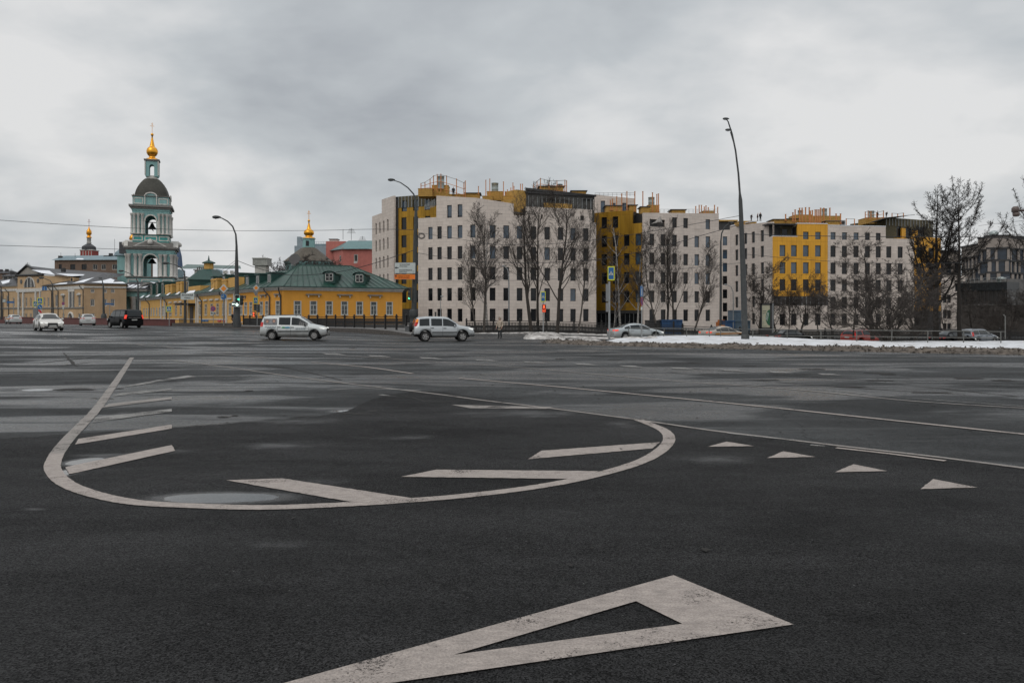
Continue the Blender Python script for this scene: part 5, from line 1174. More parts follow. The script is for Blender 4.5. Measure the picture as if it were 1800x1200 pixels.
# nave behind, small gold dome left
N_ = thing('church', 'dark roofed church body with a small golden dome, left behind the bell tower', 'church', (X(225, 215), 215, 0)); d = 215
m = MB(); m.box(X(206, d), d, -1, X(236, d), d + 10, Z(444, d)); m.build('nave_wall', [TEAL], N_)
m = MB(); m.lathe([(3.6, Z(449, d)), (3.3, Z(443, d)), (2.4, Z(438, d)), (.8, Z(434, d))], (X(216, d), d + 3, 0), 16); m.build('side_dome', [ROOFB], N_)
m = MB(); m.lathe([(1.0, Z(447, d)), (1.0, Z(425, d)), (.9, Z(424, d)), (.6, Z(422, d)), (1.0, Z(419, d)), (.8, Z(414, d)), (.2, Z(410, d)), (.05, Z(405, d))], (X(227.5, d), d + 2, 0), 14, 0); m.build('onion_dome', [DOMEG], N_)
m = MB(); cross(m, X(227.5, d), d + 2, Z(406, d), 2.8); m.build('cross', [DOMEG], N_)
m = MB(); m.box(X(219, d), d - 3, Z(447, d), X(236, d), d + 4, Z(427, d)); m.build('lantern_base', [ROOFG], N_)
# ============ second church with octagonal roof
C2 = thing('church', 'small teal church with golden onion dome and brown faceted roof, behind the green roof', 'church', (X(543, 165), 165, 0)); d = 165; z = lambda y: Z(y, d); cx = X(543, d)
m = MB(); m.lathe([(4.7, z(520)), (4.7, z(466)), (4.9, z(465)), (5.0, z(461))], (cx, d, 0), 8, sm=False, rz=R(22)); m.build('nave_wall', [TEAL], C2)
m = MB(); m.lathe([(5.2, z(461)), (4.2, z(454)), (1.7, z(437)), (1.2, z(435))], (cx, d, 0), 8, sm=False, rz=R(22)); m.build('roof', [BROWNR], C2)
m = MB(); m.lathe([(1.3, z(436)), (1.2, z(421)), (1.35, z(420.5)), (1.35, z(419))], (cx, d, 0), 8, sm=False, rz=R(22)); m.build('drum_wall', [TEAL], C2)
m = MB(); m.box(cx - .3, d - 1.26, z(433), cx + .3, d - 1.1, z(424)); m.build('window', [DGLASS], C2)
m = MB(); m.lathe([(1.3, z(419)), (1.2, z(417.5)), (.75, z(416.5)), (.72, z(414)), (1.0, z(412)), (1.05, z(408)), (.85, z(405)), (.45, z(403)), (.35, z(400)), (.2, z(394)), (.1, z(390)), (.24, z(389)), (.24, z(387)), (.05, z(386))], (cx, d, 0), 18); m.build('onion_dome', [GOLDLEAF], C2)
m = MB(); cross(m, cx, d, z(386.5), z(370) - z(386.5)); m.build('cross', [DOMEG], C2)
# ============ red church tower far left
C3 = thing('bell_tower', 'distant red and white bell tower with a small golden dome, above the brown building', 'tower', (X(151, 300), 300, 0)); d = 300; z = lambda y: Z(y, d); cx = X(151.5, d)
m = MB(); m.box(cx - 2.3, d, 0, cx + 2.3, d + 4.6, z(440)); m.build('wall', [REDBR], C3)
m = MB()
for k in range(5): m.box(cx - 2.3 + k * 1.05, d - .12, z(449), cx - 2.1 + k * 1.05, d, z(441))
m.box(cx - 2.5, d - .2, z(440), cx + 2.5, d + 4.8, z(438.5)); m.lathe([(.75, z(434)), (.7, z(427)), (1, z(426))], (cx, d + 2, 0), 8); m.build('trim', [TRIMW], C3)
m = MB(); m.lathe([(2.6, z(438.5)), (2.5, z(433)), (1.6, z(430)), (.8, z(427.5))], (cx, d + 2, 0), 8, sm=False); m.build('roof', [ROOFG], C3)
m = MB(); m.lathe([(1.0, z(417)), (.6, z(414)), (.5, z(413)), (.95, z(410)), (.85, z(405)), (.3, z(401)), (.08, z(397))], (cx, d + 2, 0), 14); m.build('onion_dome', [DOMEG], C3)
m = MB(); m.lathe([(.75, z(430)), (.75, z(417)), (1.05, z(416.6))], (cx, d + 2, 0), 8); m.build('drum_wall', [TRIMW], C3)
m = MB(); cross(m, cx, d + 2, z(398), z(384) - z(398)); m.build('cross', [REDBR], C3)
# ============ ochre manor left
Mn = thing('manor', 'three storey cream yellow manor with a pediment block and snow patched dark roofs', 'building', (X(100, 180), 180, 0))
DZ = 180; mr_ = Facade(Mn, 148, 180, 222, 183); ml = Facade(Mn, 72, 192, 148, 180); mc = Facade(Mn, 31, 199, 75, 192); mll = Facade(Mn, -40, 211, 31, 199.5)
EZM = Z(498.5, 180)
def wz(f, px, py0, py1, wpx): d_ = f.dep(px); u0, u1 = f.u(px - wpx / 2), f.u(px + wpx / 2); return (u0, u1, Z(py1, d_), Z(py0, d_))
hR = [wz(mr_, p, a, b, w_) for p in (162.5, 184.5, 198) for a, b, w_ in ((508, 514.5, 6.5), (525.5, 538, 7), (551, 562, 7))]
m = MB(); mr_.wall(m, 0, mr_.L, -1, EZM, hR, .25); m.build('side_wall', [CREAM2], Mn)
hL = [wz(ml, 137.5 + 2, 520, 538, 4.5), wz(ml, 111.5, 520, 537, 4.5), wz(ml, 99.5, 518, 539, 5.2), wz(ml, 111.5, 551, 560, 3.5), wz(ml, 139.5, 551, 560, 4), wz(ml, 85, 523, 539, 3.2), wz(ml, 78, 523, 539, 3)]
hL += [wz(ml, 125.5, 513, 541, 10.5)]
m = MB(); ml.wall(m, 0, ml.L, -1, EZM, hL, .3); m.build('front_wall', [CREAM], Mn)
hC = [wz(mc, p, 523, 539.5, 3.2) for p in (35, 46, 54, 61.5, 70)] + [wz(mc, p, 551, 560, 3.2) for p in (31.5 + 2, 39, 46, 54)]
m = MB(); mc.wall(m, 0, mc.L, -1, Z(484, 196), hC, .3); m.build('portico_wall', [CREAM], Mn)
hLL = [wz(mll, p, 523, 539.5, 3.2) for p in (24,)] + [wz(mll, 13.5, 519, 540, 4.5), wz(mll, 2, 520, 540, 4)]
m = MB(); mll.wall(m, 0, mll.L, -1, Z(504, 203), hLL, .3); m.build('left_wall', [CREAM], Mn)
for f, hs_2 in ((mr_, hR), (ml, hL), (mc, hC), (mll, hLL)):
    for h in hs_2: f.window(h, Mn, mat('grey_window_glass', (.09, .09, .09), .15, var=.5, vs=1), TRIMW, -.12, split=True, fw=.13)
m = MB()
mr_.slab(m, 0, mr_.L, EZM - .9, EZM - .55, 0, .2); ml.slab(m, 0, ml.L, EZM - 1.15, EZM - .45, 0, .12); mc.slab(m, -.2, mc.L, Z(513, 195), Z(507, 195), 0, .3); mll.slab(m, 0, mll.L, Z(512, 203), Z(508, 203), 0, .15)
for p, w_ in ((34, .9), (42, .9), (64, .9), (72, .9)): u = mc.u(p); mc.slab(m, u - .3, u + .3, -1, Z(513.2, 195), 0, .3)
u = ml.u(125.5); ml.slab(m, u - .9, u - .6, Z(541, 183), Z(513, 183), 0, .25); ml.slab(m, u + .6, u + .9, Z(541, 183), Z(513, 183), 0, .25); ml.slab(m, u - 1.5, u + 1.5, Z(512.5, 183), Z(508.5, 183), 0, .1)
for p in (111.5, 139.5): u = ml.u(p); ml.slab(m, u - .9, u + .9, Z(518.8, 183), Z(517.5, 183), 0, .3); m.add([ml.pt(u - .9, Z(517.4, 183), .3), ml.pt(u + .9, Z(517.4, 183), .3), ml.pt(u, Z(515, 183), .3), ml.pt(u - .9, Z(517.4, 183), 0), ml.pt(u + .9, Z(517.4, 183), 0), ml.pt(u, Z(515, 183), 0)], [(0, 1, 2), (0, 2, 5, 3), (2, 1, 4, 5)])
m.build('white_trim', [TRIMW], Mn)
m = MB()
for f, zz in ((mr_, Z(541, 181)), (ml, Z(542.5, 186)), (mc, Z(543, 195)), (mll, Z(543, 203))):
    if f is not mr_: f.slab(m, 0, f.L, zz, zz + .35, 0, .15)
m.build('string_course', [TRIMG], Mn)
m = MB(); p = [(mr_.u(0) + 0, 0)]; u = ml.u(125); 
arc = [ml.pt(u + 1.25 * math.cos(math.pi * k / 10), Z(561, 184) + 1.5 * math.sin(math.pi * k / 10), .05) for k in range(11)]; m.tube(arc, .28, 5)
ml.slab(m, u - .5, u + .5, 0, Z(553, 184), .0, .04, 1); m.build('arched_doorway', [TRIMW, DGLASS], Mn)
# lunette window in the portico block, round windows
m = MB(); u = mc.u(52.5); zb = Z(505, 195.5); r_ = 5.0 * 1.0
arc = [mc.pt(u + 2.6 * math.cos(math.pi * k / 12), zb + 2.4 * math.sin(math.pi * k / 12), .06) for k in range(13)]; m.poly(arc, 1); arc2 = [mc.pt(u + 2.65 * math.cos(math.pi * k / 12), zb + 2.45 * math.sin(math.pi * k / 12), .1) for k in range(13)]; m.tube(arc2, .16, 5, 0)
for q in (-1, 1): mc.slab(m, u + q * .9 - .14, u + q * .9 + .14, zb, zb + 2.2, .05, .18, 0)
for q in (37.5, 67): uu = mc.u(q); m.tube([mc.pt(uu, Z(494, 195), -.05), mc.pt(uu, Z(494, 195), .1)], .55, 12, 1)
m.build('lunette_window', [TRIMW, DGLASS], Mn)
for f, p in ((ml, 147), (ml, 103), (ml, 91.5), (mll, 16), (mll, 6)): pipe(f, p, -1, EZM - .3, DARKP, Mn, sw=1.0)
m = MB(); hx = Vector(off(mr_, 222, .5)); 
def eave(f, px, o, z): q = off(f, px, o); return (q[0], q[1], z)
a0 = eave(mr_, 148, .6, EZM); a1 = eave(mr_, 225, .6, EZM); a2 = eave(ml, 75, .6, EZM - .1); rdg = (X(182, 189), 189, Z(481, 189)); rdg2 = (X(130, 200), 200, Z(483, 200)); bk1 = (X(225, 198), 198, EZM)
m.poly([a0, a1, rdg]); m.poly([a1, bk1, rdg]); m.poly([a0, rdg, rdg2, a2]); m.build('roof', [ROOFG], Mn)
m = MB(); zz = EZM + .15
def onplane(a, b, c, s_, t_, w_=.06): A, B_, C_ = Vector(a), Vector(b), Vector(c); return tuple(A + (B_ - A) * s_ + (C_ - A) * t_ + Vector((0, -.02, w_)))
def snowpatch(a, b, c, lst):
    n_ = len(lst)
    m.poly([onplane(a, b, c, s_, t_) for s_, t_ in lst])
snowpatch(a0, a1, rdg, [(.12, .1), (.45, .05), (.95, .03), (.80, .2), (.6, .15), (.55, .35), (.38, .52), (.3, .3)])
snowpatch(a0, a2, rdg, [(.05, .12), (.3, .08), (.18, .4), (.03, .6)]); snowpatch(a0, a2, rdg, [(.4, .05), (.7, .03), (.62, .18), (.45, .2)])
m.build('roof_snow', [SNOW], Mn)
# pediment block roof
pb = 192.; ap = (X(48.5, 197), 197, Z(467, 197)); g0 = (X(29, 199.5), 199.5, Z(484, 199)); g1_ = (X(77, 191.6), 191.6, Z(483, 192)); rb = (X(150, 215), 215, Z(476, 215)); rb2 = (X(222, 212), 212, Z(481.5, 212)); eb = (X(200, 205), 205, Z(487, 205))
m = MB(); m.poly([g0, g1_, ap], 1); m.poly([ap, g1_, (X(120, 189), 189, Z(485, 189)), (X(205, 204), 204, Z(488, 204)), rb2, (X(90, 212), 212, Z(469, 205))], 0); m.poly([g0, ap, (X(90, 212), 212, Z(469, 205)), (X(20, 214), 214, Z(485, 214))], 0)
m.build('upper_roof', [ROOFG, mat('pediment_plaster', (.27, .25, .22), .9)], Mn)
m = MB(); m.add([(X(75.5, 191.6), 191.6, EZM - .8), (X(124, 190), 190, EZM - .8), (X(124, 190), 190, Z(486, 190)), (X(75.5, 191.6), 191.6, Z(484, 191.6))], [(0, 1, 2, 3)]); m.build('upper_wall', [CREAM], Mn)
m = MB(); c_ = ap; A = Vector(ap); B_ = Vector(g1_)
for (q0, q1) in ((.06, 0),): m.tube([tuple(Vector(g0) + Vector((0, -.3, .1))), tuple(A + Vector((0, -.3, .15))), tuple(B_ + Vector((0, -.3, .1)))], .28, 5)
m.tube([tuple(Vector(g0) + Vector((0, -.3, 0))), tuple(B_ + Vector((0, -.3, 0)))], .25, 5); m.build('pediment_cornice', [DARKP], Mn)
m = MB(); pl = [(X(71, 196), 196 - .5, Z(475.2, 195)), (X(100, 196), 196, Z(476.5, 195.5)), (X(118, 197), 195, Z(483.8, 194)), (X(90, 195), 194.2, Z(481.0, 193.6))]
m.poly([(a, b - 3.2, c) for a, b, c in pl]); m.poly([(X(122, 196), 190, Z(480.3, 190)), (X(176, 200), 199, Z(483, 199)), (X(160, 198), 198, Z(486, 198)), (X(130, 192), 190, Z(485.5, 190))]); m.poly([(X(188, 200), 199, Z(483.2, 199)), (X(205, 204), 203, Z(484, 203)), (X(204, 204), 203, Z(486.5, 203)), (X(195, 202), 201, Z(486.5, 201))]); m.build('upper_roof_snow', [SNOW], Mn)
m = MB(); core(m, [eave(ml, 76, -.4, 0)[:2], eave(ml, 147, -.4, 0)[:2], eave(mr_, 149, -.4, 0)[:2], eave(mr_, 221, -.4, 0)[:2], (X(221, 198), 198), (X(80, 205), 205)], -1, EZM - .2); core(m, [eave(mc, 31.5, -.45, 0)[:2], eave(mc, 74.5, -.45, 0)[:2], (X(74, 206), 206), (X(32, 212), 212)], -1, Z(486, 196))
core(m, [eave(mll, -39, -.45, 0)[:2], eave(mll, 30.5, -.45, 0)[:2], (X(30, 212), 212), (X(-38, 222), 222)], -1, Z(505, 203)); m.build('inner_wall', [CREAM2], Mn)
m = MB(); m.poly([eave(mll, -42, .5, Z(503.5, 205)), eave(mll, 31.5, .5, Z(501.5, 200)), (X(31, 210), 210, Z(489, 210)), (X(-40, 220), 220, Z(495, 220))]); m.build('left_roof', [ROOFG], Mn)
m = MB(); m.poly([(X(8, 205), 203.5, Z(494.5, 203)), (X(20, 205), 204.5, Z(491, 204)), (X(18, 203), 202.5, Z(496, 202)), (X(9, 203), 202, Z(499, 201.5))]); m.build('left_roof_snow', [SNOW], Mn)
m = MB(); m.box(X(107, 200), 200, Z(478, 200), X(112, 200), 201, Z(471, 200)); m.build('chimney', [DARKP], Mn)
m = MB(); m.box(X(129.5, 186), 184.5, Z(494.5, 186), X(135, 186), 187, Z(488, 186), 0); m.box(X(130.8, 186), 184.4, Z(494, 186), X(133.7, 186), 184.5, Z(489, 186), 1); m.build('dormer', [CREAM, DGLASS], Mn)
# ============ long brown building behind
Bb = thing('building', 'long brown brick building with a bluish snow dusted roof behind the manor', 'building', (X(160, 240), 240, 0)); bb = Facade(Bb, 96, 240, 226, 236)
hB = [wz(bb, p, 464.5, 474, w_) for p, w_ in ((106, 5), (128, 9), (148, 9), (167, 8), (182, 8), (201.5, 9), (216, 7))]
m = MB(); bb.wall(m, 0, bb.L, -1, Z(456.5, 238), hB, .3); core(m, [eave(bb, 96.3, -.4, 0)[:2], eave(bb, 225.5, -.4, 0)[:2], eave(bb, 225.5, -12, 0)[:2], eave(bb, 96.3, -12, 0)[:2]], -1, Z(457.5, 238)); m.build('wall', [BROWNB], Bb)
for i, h in enumerate(hB): bb.window(h, Bb, DGLASS, TRIMW if i > 2 else WFRAME, -.12, split=True, fw=.12)
m = MB(); m.poly([eave(bb, 93, .6, Z(456.5, 238)), eave(bb, 228, .6, Z(456.8, 236)), (X(222, 244), 244, Z(448.5, 244)), (X(112, 247), 247, Z(449.5, 247))]); m.build('roof', [ROOFB], Bb)
m = MB()
for a, b in ((134, 151), (157, 170), (175, 205)): m.poly([(X(a, 239), 238.6, Z(455.9, 238.6)), (X(b, 239), 238.6, Z(456.1, 238.6)), (X(b - 4, 241), 240.6, Z(454.2, 240.6)), (X(a + 3, 241), 240.6, Z(453.8, 240.6))])
m.build('roof_snow', [SNOW], Bb)
for a, b, c in ((102, 107, 449.5), (168, 174, 452.5), (191, 196, 445)): m = MB(); m.box(X(a, 243), 243, Z(457, 243), X(b, 243), 244, Z(c, 243)); m.build('chimney', [DARKP], Bb)
m = MB(); m.box(X(182, 243), 243, Z(453, 243), X(200, 243), 246, Z(449, 243)); m.build('roof_hatch', [DARKP], Bb)
def antenna(px, y0, y1, d, lab, bars=True):
    m = MB(); m.tube([(X(px, d), d, Z(y1, d)), (X(px, d), d, Z(y0, d))], .05, 4)
    if bars:
        for k in range(4): zz = Z(y0 + 2 + k * 2.2, d); w_ = (1 + k * .3) * .55; m.tube([(X(px, d) - w_, d, zz), (X(px, d) + w_, d, zz)], .035, 4)
    tag(m.build('antenna', DARKP, loc=(X(px, d), d, Z(y1, d))), lab, 'antenna')
antenna(201.5, 420, 449, 243, 'thin tall mast on the brown building roof left of the tower', False); antenna(132, 445, 456, 243, 'short thin mast on the brown building roof', False); antenna(107, 444, 452, 243, 'tiny mast at the left end of the brown building', False)
antenna(19.5, 472, 488, 230, 'grey television antenna above the far roofs at the left edge'); antenna(617.5, 401, 422, 190, 'television antenna on the pink house roof'); antenna(603, 403, 421, 190, 'plain thin mast on the pink house roof', False); antenna(637, 415, 421, 190, 'small forked antenna on the right of the pink roof'); antenna(48.5, 461, 467.5, 197, 'small forked mast on the manor pediment')
# ============ pink house, blue-grey house, church-side houses
Pk = thing('house', 'pink plastered house with a teal green roof behind the green roof', 'house', (X(620, 190), 190, 0)); pk = Facade(Pk, 586, 196, 602, 188); pk2 = Facade(Pk, 602, 188, 660, 190)
hP = [wz(pk2, 625.7, 447, 460, 7)]; m = MB(); pk2.wall(m, 0, pk2.L, -1, Z(437, 189), hP, .25); m.build('front_wall', [PINK], Pk)
hP2 = [wz(pk, 598, 449, 460, 3)]; m = MB(); pk.wall(m, 0, pk.L, -1, Z(438, 192), hP2, .25); m.build('side_wall', [PINK], Pk)
m = MB(); m.box(X(573, 197), 197, -1, X(607, 197), 203, Z(424, 197)); core(m, [eave(pk2, 602.5, -.4, 0)[:2], eave(pk2, 659, -.4, 0)[:2], (X(659, 200), 200), (X(603, 200), 200)], -1, Z(439, 190)); m.build('rear_wall', [PINK], Pk)
for f, hh in ((pk2, hP), (pk, hP2)):
    for h in hh: f.window(h, Pk, DGLASS, WHITEF, -.08, split=True, fw=.16)
m = MB(); m.poly([eave(pk2, 600, .6, Z(438, 188)), eave(pk2, 662, .6, Z(437.5, 190)), (X(662, 197), 197, Z(423, 197)), (X(613, 197), 197, Z(423, 197))]); m.poly([eave(pk, 583, .6, Z(440, 196)), eave(pk2, 600, .6, Z(438, 188)), (X(613, 197), 197, Z(423, 197))]); m.build('roof', [mat('teal_roof', (.10, .20, .20), .5, var=.2)], Pk)
m = MB(); m.box(X(579, 198), 198, Z(424, 198), X(593, 198), 200, Z(421, 198), 0); m.box(X(578, 198), 197.8, Z(421, 198), X(594, 198), 200.2, Z(419.8, 198), 1); m.build('chimney', [TRIMW, DARKP], Pk)
m = MB(); m.box(X(622.5, 188), 187.6, Z(463, 188), X(628, 188), 188.0, Z(459.5, 188), 0); m.build('air_conditioner', [TRIMW], Pk)
Bg = thing('house', 'blue grey house with a stepped gable behind the small church', 'house', (X(545, 205), 205, 0)); d = 205
m = MB(); 
for a, b, y in ((517.5, 522, 432), (522, 528, 416), (528, 532, 424), (532, 535.5, 428), (535.5, 575, 432)): m.box(X(a, d), d, -1, X(b, d), d + 8, Z(y, d))
m.build('gable_wall', [mat('bluegrey_plaster', (.27, .33, .36), .9)], Bg)
m = MB(); m.box(X(550, d), d + .3, Z(434, d), X(575, d), d + 9, Z(428.5, d)); 
for k in range(8): m.box(X(553 + k * 3, d), d + .2, Z(428.5, d), X(553.3 + k * 3, d), d + .3, Z(424.5, d))
m.box(X(550, d), d + .2, Z(424.8, d), X(575, d), d + .3, Z(424.5, d)); m.build('roof', [ROOFB], Bg)
Tk = thing('water_tank', 'pale ribbed tank on a white chimney stack behind the green dormers', 'tank', (X(458, 140), 140, 0)); d = 140
m = MB(); m.box(X(448, d), d, 5, X(467, d), d + 2, Z(467, d)); m.build('stack', [mat('whitewash', (.5, .48, .44), .9, var=.15, dirt=.4)], Tk)
m = MB(); m.box(X(445, d), d - .3, Z(466.5, d), X(470.5, d), d + 2.3, Z(455, d))
for k in range(13): xx = X(445.2 + k * 2.05, d); m.box(xx, d - .38, Z(466.5, d), xx + .07, d - .3, Z(455, d))
m.box(X(444.5, d), d - .5, Z(455, d), X(471, d), d + 2.4, Z(453.3, d)); m.build('tank_body', [mat('dull_white_metal', (.38, .38, .35), .6, var=.2)], Tk)
# grey-white mansard building behind the street wing
Gm = thing('building', 'pale building with a snowy mansard roof and arched dormers beyond the yellow house', 'building', (X(360, 235), 235, 0)); d = 235
m = MB(); m.box(X(309, d), d, -1, X(345, d), d + 10, Z(487, d)); m.box(X(343, d), d - .5, -1, X(375, d), d + 8, Z(474, d)); m.box(X(372, d), d, -1, X(420, d), d + 10, Z(487, d)); m.build('wall', [TRIMW], Gm)
m = MB(); m.add([(X(307, d), d - .3, Z(486, d)), (X(420, d), d - .3, Z(486, d)), (X(417, d), d + 3, Z(471, d)), (X(307, d), d + 3, Z(471, d))], [(0, 1, 2, 3)]); m.build('mansard_snow', [SNOW], Gm)
m = MB(); m.add([(X(307, d), d + 2.9, Z(471.2, d)), (X(418, d), d + 2.9, Z(471.2, d)), (X(406, d), d + 8, Z(465.5, d + 4)), (X(309, d), d + 8, Z(463, d + 4))], [(0, 1, 2, 3)]); m.build('roof', [mat('green_grey_roof', (.13, .18, .17), .6)], Gm)
for px in (315.5, 382):
    m = MB(); n = 12; r_ = 1.15; cx = X(px, d); zc = Z(480, d); pf = [(cx + r_ * math.cos(math.pi * k / n), zc + r_ * math.sin(math.pi * k / n) + .0) for k in range(n + 1)] ; pf = [(cx + r_, zc - 1.3)] + pf + [(cx - r_, zc - 1.3)]
    k = len(pf); m.add([(x, d - .5, z_) for x, z_ in pf] + [(x, d + 3, z_) for x, z_ in pf], [tuple(range(k - 1, -1, -1))] + [(i, (i + 1) % k, k + (i + 1) % k, k + i) for i in range(k)]); m.build('arched_dormer', [ROOFB], Gm)
for px in (395, 407): m = MB(); m.box(X(px - 2.5, d), d - .2, Z(481, d), X(px + 2.5, d), d + 2, Z(475.5, d)); m.build('dormer', [TRIMW], Gm); 
m = MB()
for k in range(7): m.lathe([(.22, Z(474, d)), (.22, Z(470 - (k % 2), d)), (.32, Z(469.5 - (k % 2), d))], (X(345 + k * 3.6, d), d + 1, 0), 6)
m.box(X(341.5, d), d - .8, Z(475.5, d), X(376.5, d), d + 8, Z(473.8, d)); m.build('chimney_pots', [TRIMG], Gm)
m = MB(); d = 300; m.lathe([(1.7, Z(470, d)), (1.3, Z(450, d)), (.5, Z(435, d)), (.08, Z(424, d))], (X(313.5, d), d, 0), 8, sm=False); tag(m.build('spire', [mat('blue_spire', (.07, .11, .19), .6)], loc=(X(313.5, d), d, 0)), 'distant dark blue pointed spire right of the bell tower', 'spire')
# far roofs at the left edge
rr = random.Random(4)
FAR = [('far_house', 'low dark grey roofed house beyond the manor, second row of roofs at the left edge', -30, 14, 474, 262), ('far_house', 'taller grey house with chimneys at the very left edge of the far roofs', 4, 28, 479, 250), ('far_house', 'dark roofed far house just left of the manor pediment', 24, 44, 484, 246)]
for nm, lab, a, b, y, d in FAR:
    t = thing('far_house', lab, 'house', (X((a + b) / 2, d), d, 0)); m = MB(); m.box(X(a, d), d, -1, X(b, d), d + 8, Z(y + 6, d)); m.build('wall', [BROWNB if a < 0 else TRIMG], t)
    m = MB(); xa, xb = X(a, d) - .4, X(b, d) + .4; m.add([(xa, d - .4, Z(y + 6, d)), (xb, d - .4, Z(y + 6, d)), (xb - 1.5, d + 4, Z(y, d)), (xa + 1.5, d + 4, Z(y, d)), (xa, d + 8, Z(y + 6, d)), (xb, d + 8, Z(y + 6, d))], [(0, 1, 2, 3), (0, 3, 4), (1, 5, 2), (2, 5, 4, 3)]); m.build('roof', [ROOFG], t)
    for k in range(3): m = MB(); xx = xa + (xb - xa) * (.2 + .25 * k + rr.uniform(0, .1)); m.box(xx, d + 2, Z(y + 4, d), xx + .8, d + 2.8, Z(y - 1 - rr.random() * 2, d)); m.build('chimney', [DARKP], t)
    for k in range(3): xx = xa + (xb - xa) * (.2 + .28 * k); m = MB(); m.box(xx, d - .1, Z(y + 13, d), xx + .9, d, Z(y + 8, d)); m.build('window', [DGLASS], t)
# dark wall and low parapet along the left road
Rw = thing('parapet_wall', 'long low dark red granite parapet wall along the street left of the kerb', 'wall', (X(150, 118), 118, 0))
m = MB(); c = MB(); prev = None
LW = [(-60, 146), (0, 140), (130, 118), (230, 104), (300, 98.5)]
for i in range(len(LW) - 1):
    for k in range(8):
        pa_ = LW[i][0] + (LW[i + 1][0] - LW[i][0]) * k / 8; da_ = LW[i][1] + (LW[i + 1][1] - LW[i][1]) * k / 8; pb_ = LW[i][0] + (LW[i + 1][0] - LW[i][0]) * (k + 1) / 8; db_ = LW[i][1] + (LW[i + 1][1] - LW[i][1]) * (k + 1) / 8
        a = (X(pa_, da_), da_); b = (X(pb_, db_), db_); za = G(*a); zb_ = G(*b); ha = Z(557.6 + 5 * (pa_ / 300) if pa_ > 0 else 557.6, da_); hb_ = Z(557.6 + 5 * (pb_ / 300) if pb_ > 0 else 557.6, db_)
        m.prism([a, b, (b[0] + .3, b[1] + .6), (a[0] + .3, a[1] + .6)], lambda p: -.5, lambda p, ha=ha: ha); 
        c.prism([(a[0] - .03, a[1] - .08), (b[0] - .03, b[1] - .08), (b[0] + .33, b[1] + .68), (a[0] + .33, a[1] + .68)], lambda p, ha=ha: ha, lambda p, ha=ha: ha + .1)
m.build('wall_body', [REDWALL], Rw); c.build('coping', [REDWALL], Rw)
Rw2 = thing('parapet_wall', 'short dark granite retaining wall between the crossing sign and the iron railing', 'wall', (X(360, 100), 100, 0))
m = MB(); m.prism([(X(302, 98), 98), (X(350, 98), 98), (X(425, 97), 97), (X(425, 97.6), 97.6), (X(350, 98.6), 98.6), (X(302, 98.6), 98.6)], -.3, Z(567.5, 98)); m.build('wall_body', [GRANITE], Rw2)
# ------------------------------------------------------------------ text
def text(s, size, loc, rz, mt, parent, name='lettering', align='CENTER', th=.004):
    c = bpy.data.curves.new('t', 'FONT'); c.body = s; c.size = size; c.align_x = align; c.align_y = 'CENTER'; c.extrude = th
    o = bpy.data.objects.new('t', c); COL.objects.link(o)
    dg = bpy.context.evaluated_depsgraph_get(); me = bpy.data.meshes.new_from_object(o.evaluated_get(dg)); bpy.data.objects.remove(o)
    M = Matrix.Rotation(rz, 4, 'Z') @ Matrix.Rotation(R(90), 4, 'X'); r = parent
    while r.parent: r = r.parent
    o0 = Vector((0, 0, 0)) if r.get('_local') else Vector(r.location)
    me.transform(Matrix.Translation(Vector(loc) - o0) @ M)
    me.materials.clear(); me.materials.append(mt); me.name = name
    q = bpy.data.objects.new(name, me); COL.objects.link(q); q.parent = parent; return q
# ------------------------------------------------------------------ lamps
def lamp(lab, pts, rads, head, d, heads=None, mt=POLEM, base=None, group=None, hl=.75, name='street_lamp', vis=None):
    P = [V(p[0], p[1], d) for p in pts]; t = thing(name, lab, 'street lamp', P[0], group)
    m = MB(); m.tube(P, rads, 12)
    if base: m.lathe(base, (P[0].x, P[0].y, P[0].z), 14)
    m.build('pole', mt, t)
    for (hp, dirx) in (heads or [(head, 1)]):
        c = V(hp[0], hp[1], d); m = MB(); n = 10; vs = []
        prof = [(-.5, .02), (-.42, .10), (-.15, .15), (.2, .13), (.42, .07), (.5, .04)]
        tt = [(c.x + dirx * a * hl, c.y, c.z + .02) for a, _ in prof]; m.tube(tt, [r * hl / .75 for _, r in prof], 10)
        hd_ = m.build('lamp_head', [mt], t); m = MB()
        m.tube([(c.x - dirx * .35 * hl, c.y, c.z - .06 * hl), (c.x - dirx * .1 * hl, c.y, c.z - .10 * hl), (c.x + dirx * .2 * hl, c.y, c.z - .07 * hl)], [.05 * hl, .11 * hl, .05 * hl], 8); m.build('lamp_glass', [LAMPG], hd_)
    return t
lamp('tall leaning grey lamp post with two curved arms, standing in the snow verge', [(1310, 603), (1308, 540), (1306, 470), (1303.5, 400), (1301.5, 352), (1300.5, 340), (1298, 305), (1293, 265), (1287, 236), (1280, 214), (1276, 209)], [.21, .19, .175, .15, .125, .07, .06, .055, .05, .04, .03], None, 51, [((1276, 209.5), 1), ((1280.5, 229), 1)], base=[(.26, 0), (.26, .5), (.22, .55)], hl=.42)
t_ = bpy.data.objects['street_lamp']; m = MB(); m.tube([V(1300.2, 335, 51), V(1296.5, 290, 51), V(1291, 255, 51), V(1284, 232, 51)], [.05, .045, .04, .035], 8); m.build('arm', [POLEM], t_)
lamp('grey lamp post with a curved arm over the street, holding the green traffic light', [(416.5, 575), (416.5, 520), (416, 470), (415.8, 432), (414.5, 412), (409, 398), (400, 389), (390, 383.5), (382, 381.5)], [.27, .24, .2, .12, .09, .08, .07, .06, .05], (380.5, 382), 88, base=[(.42, 0), (.42, .9), (.36, 1.2), (.34, 2.2), (.28, 2.5)], hl=.95)
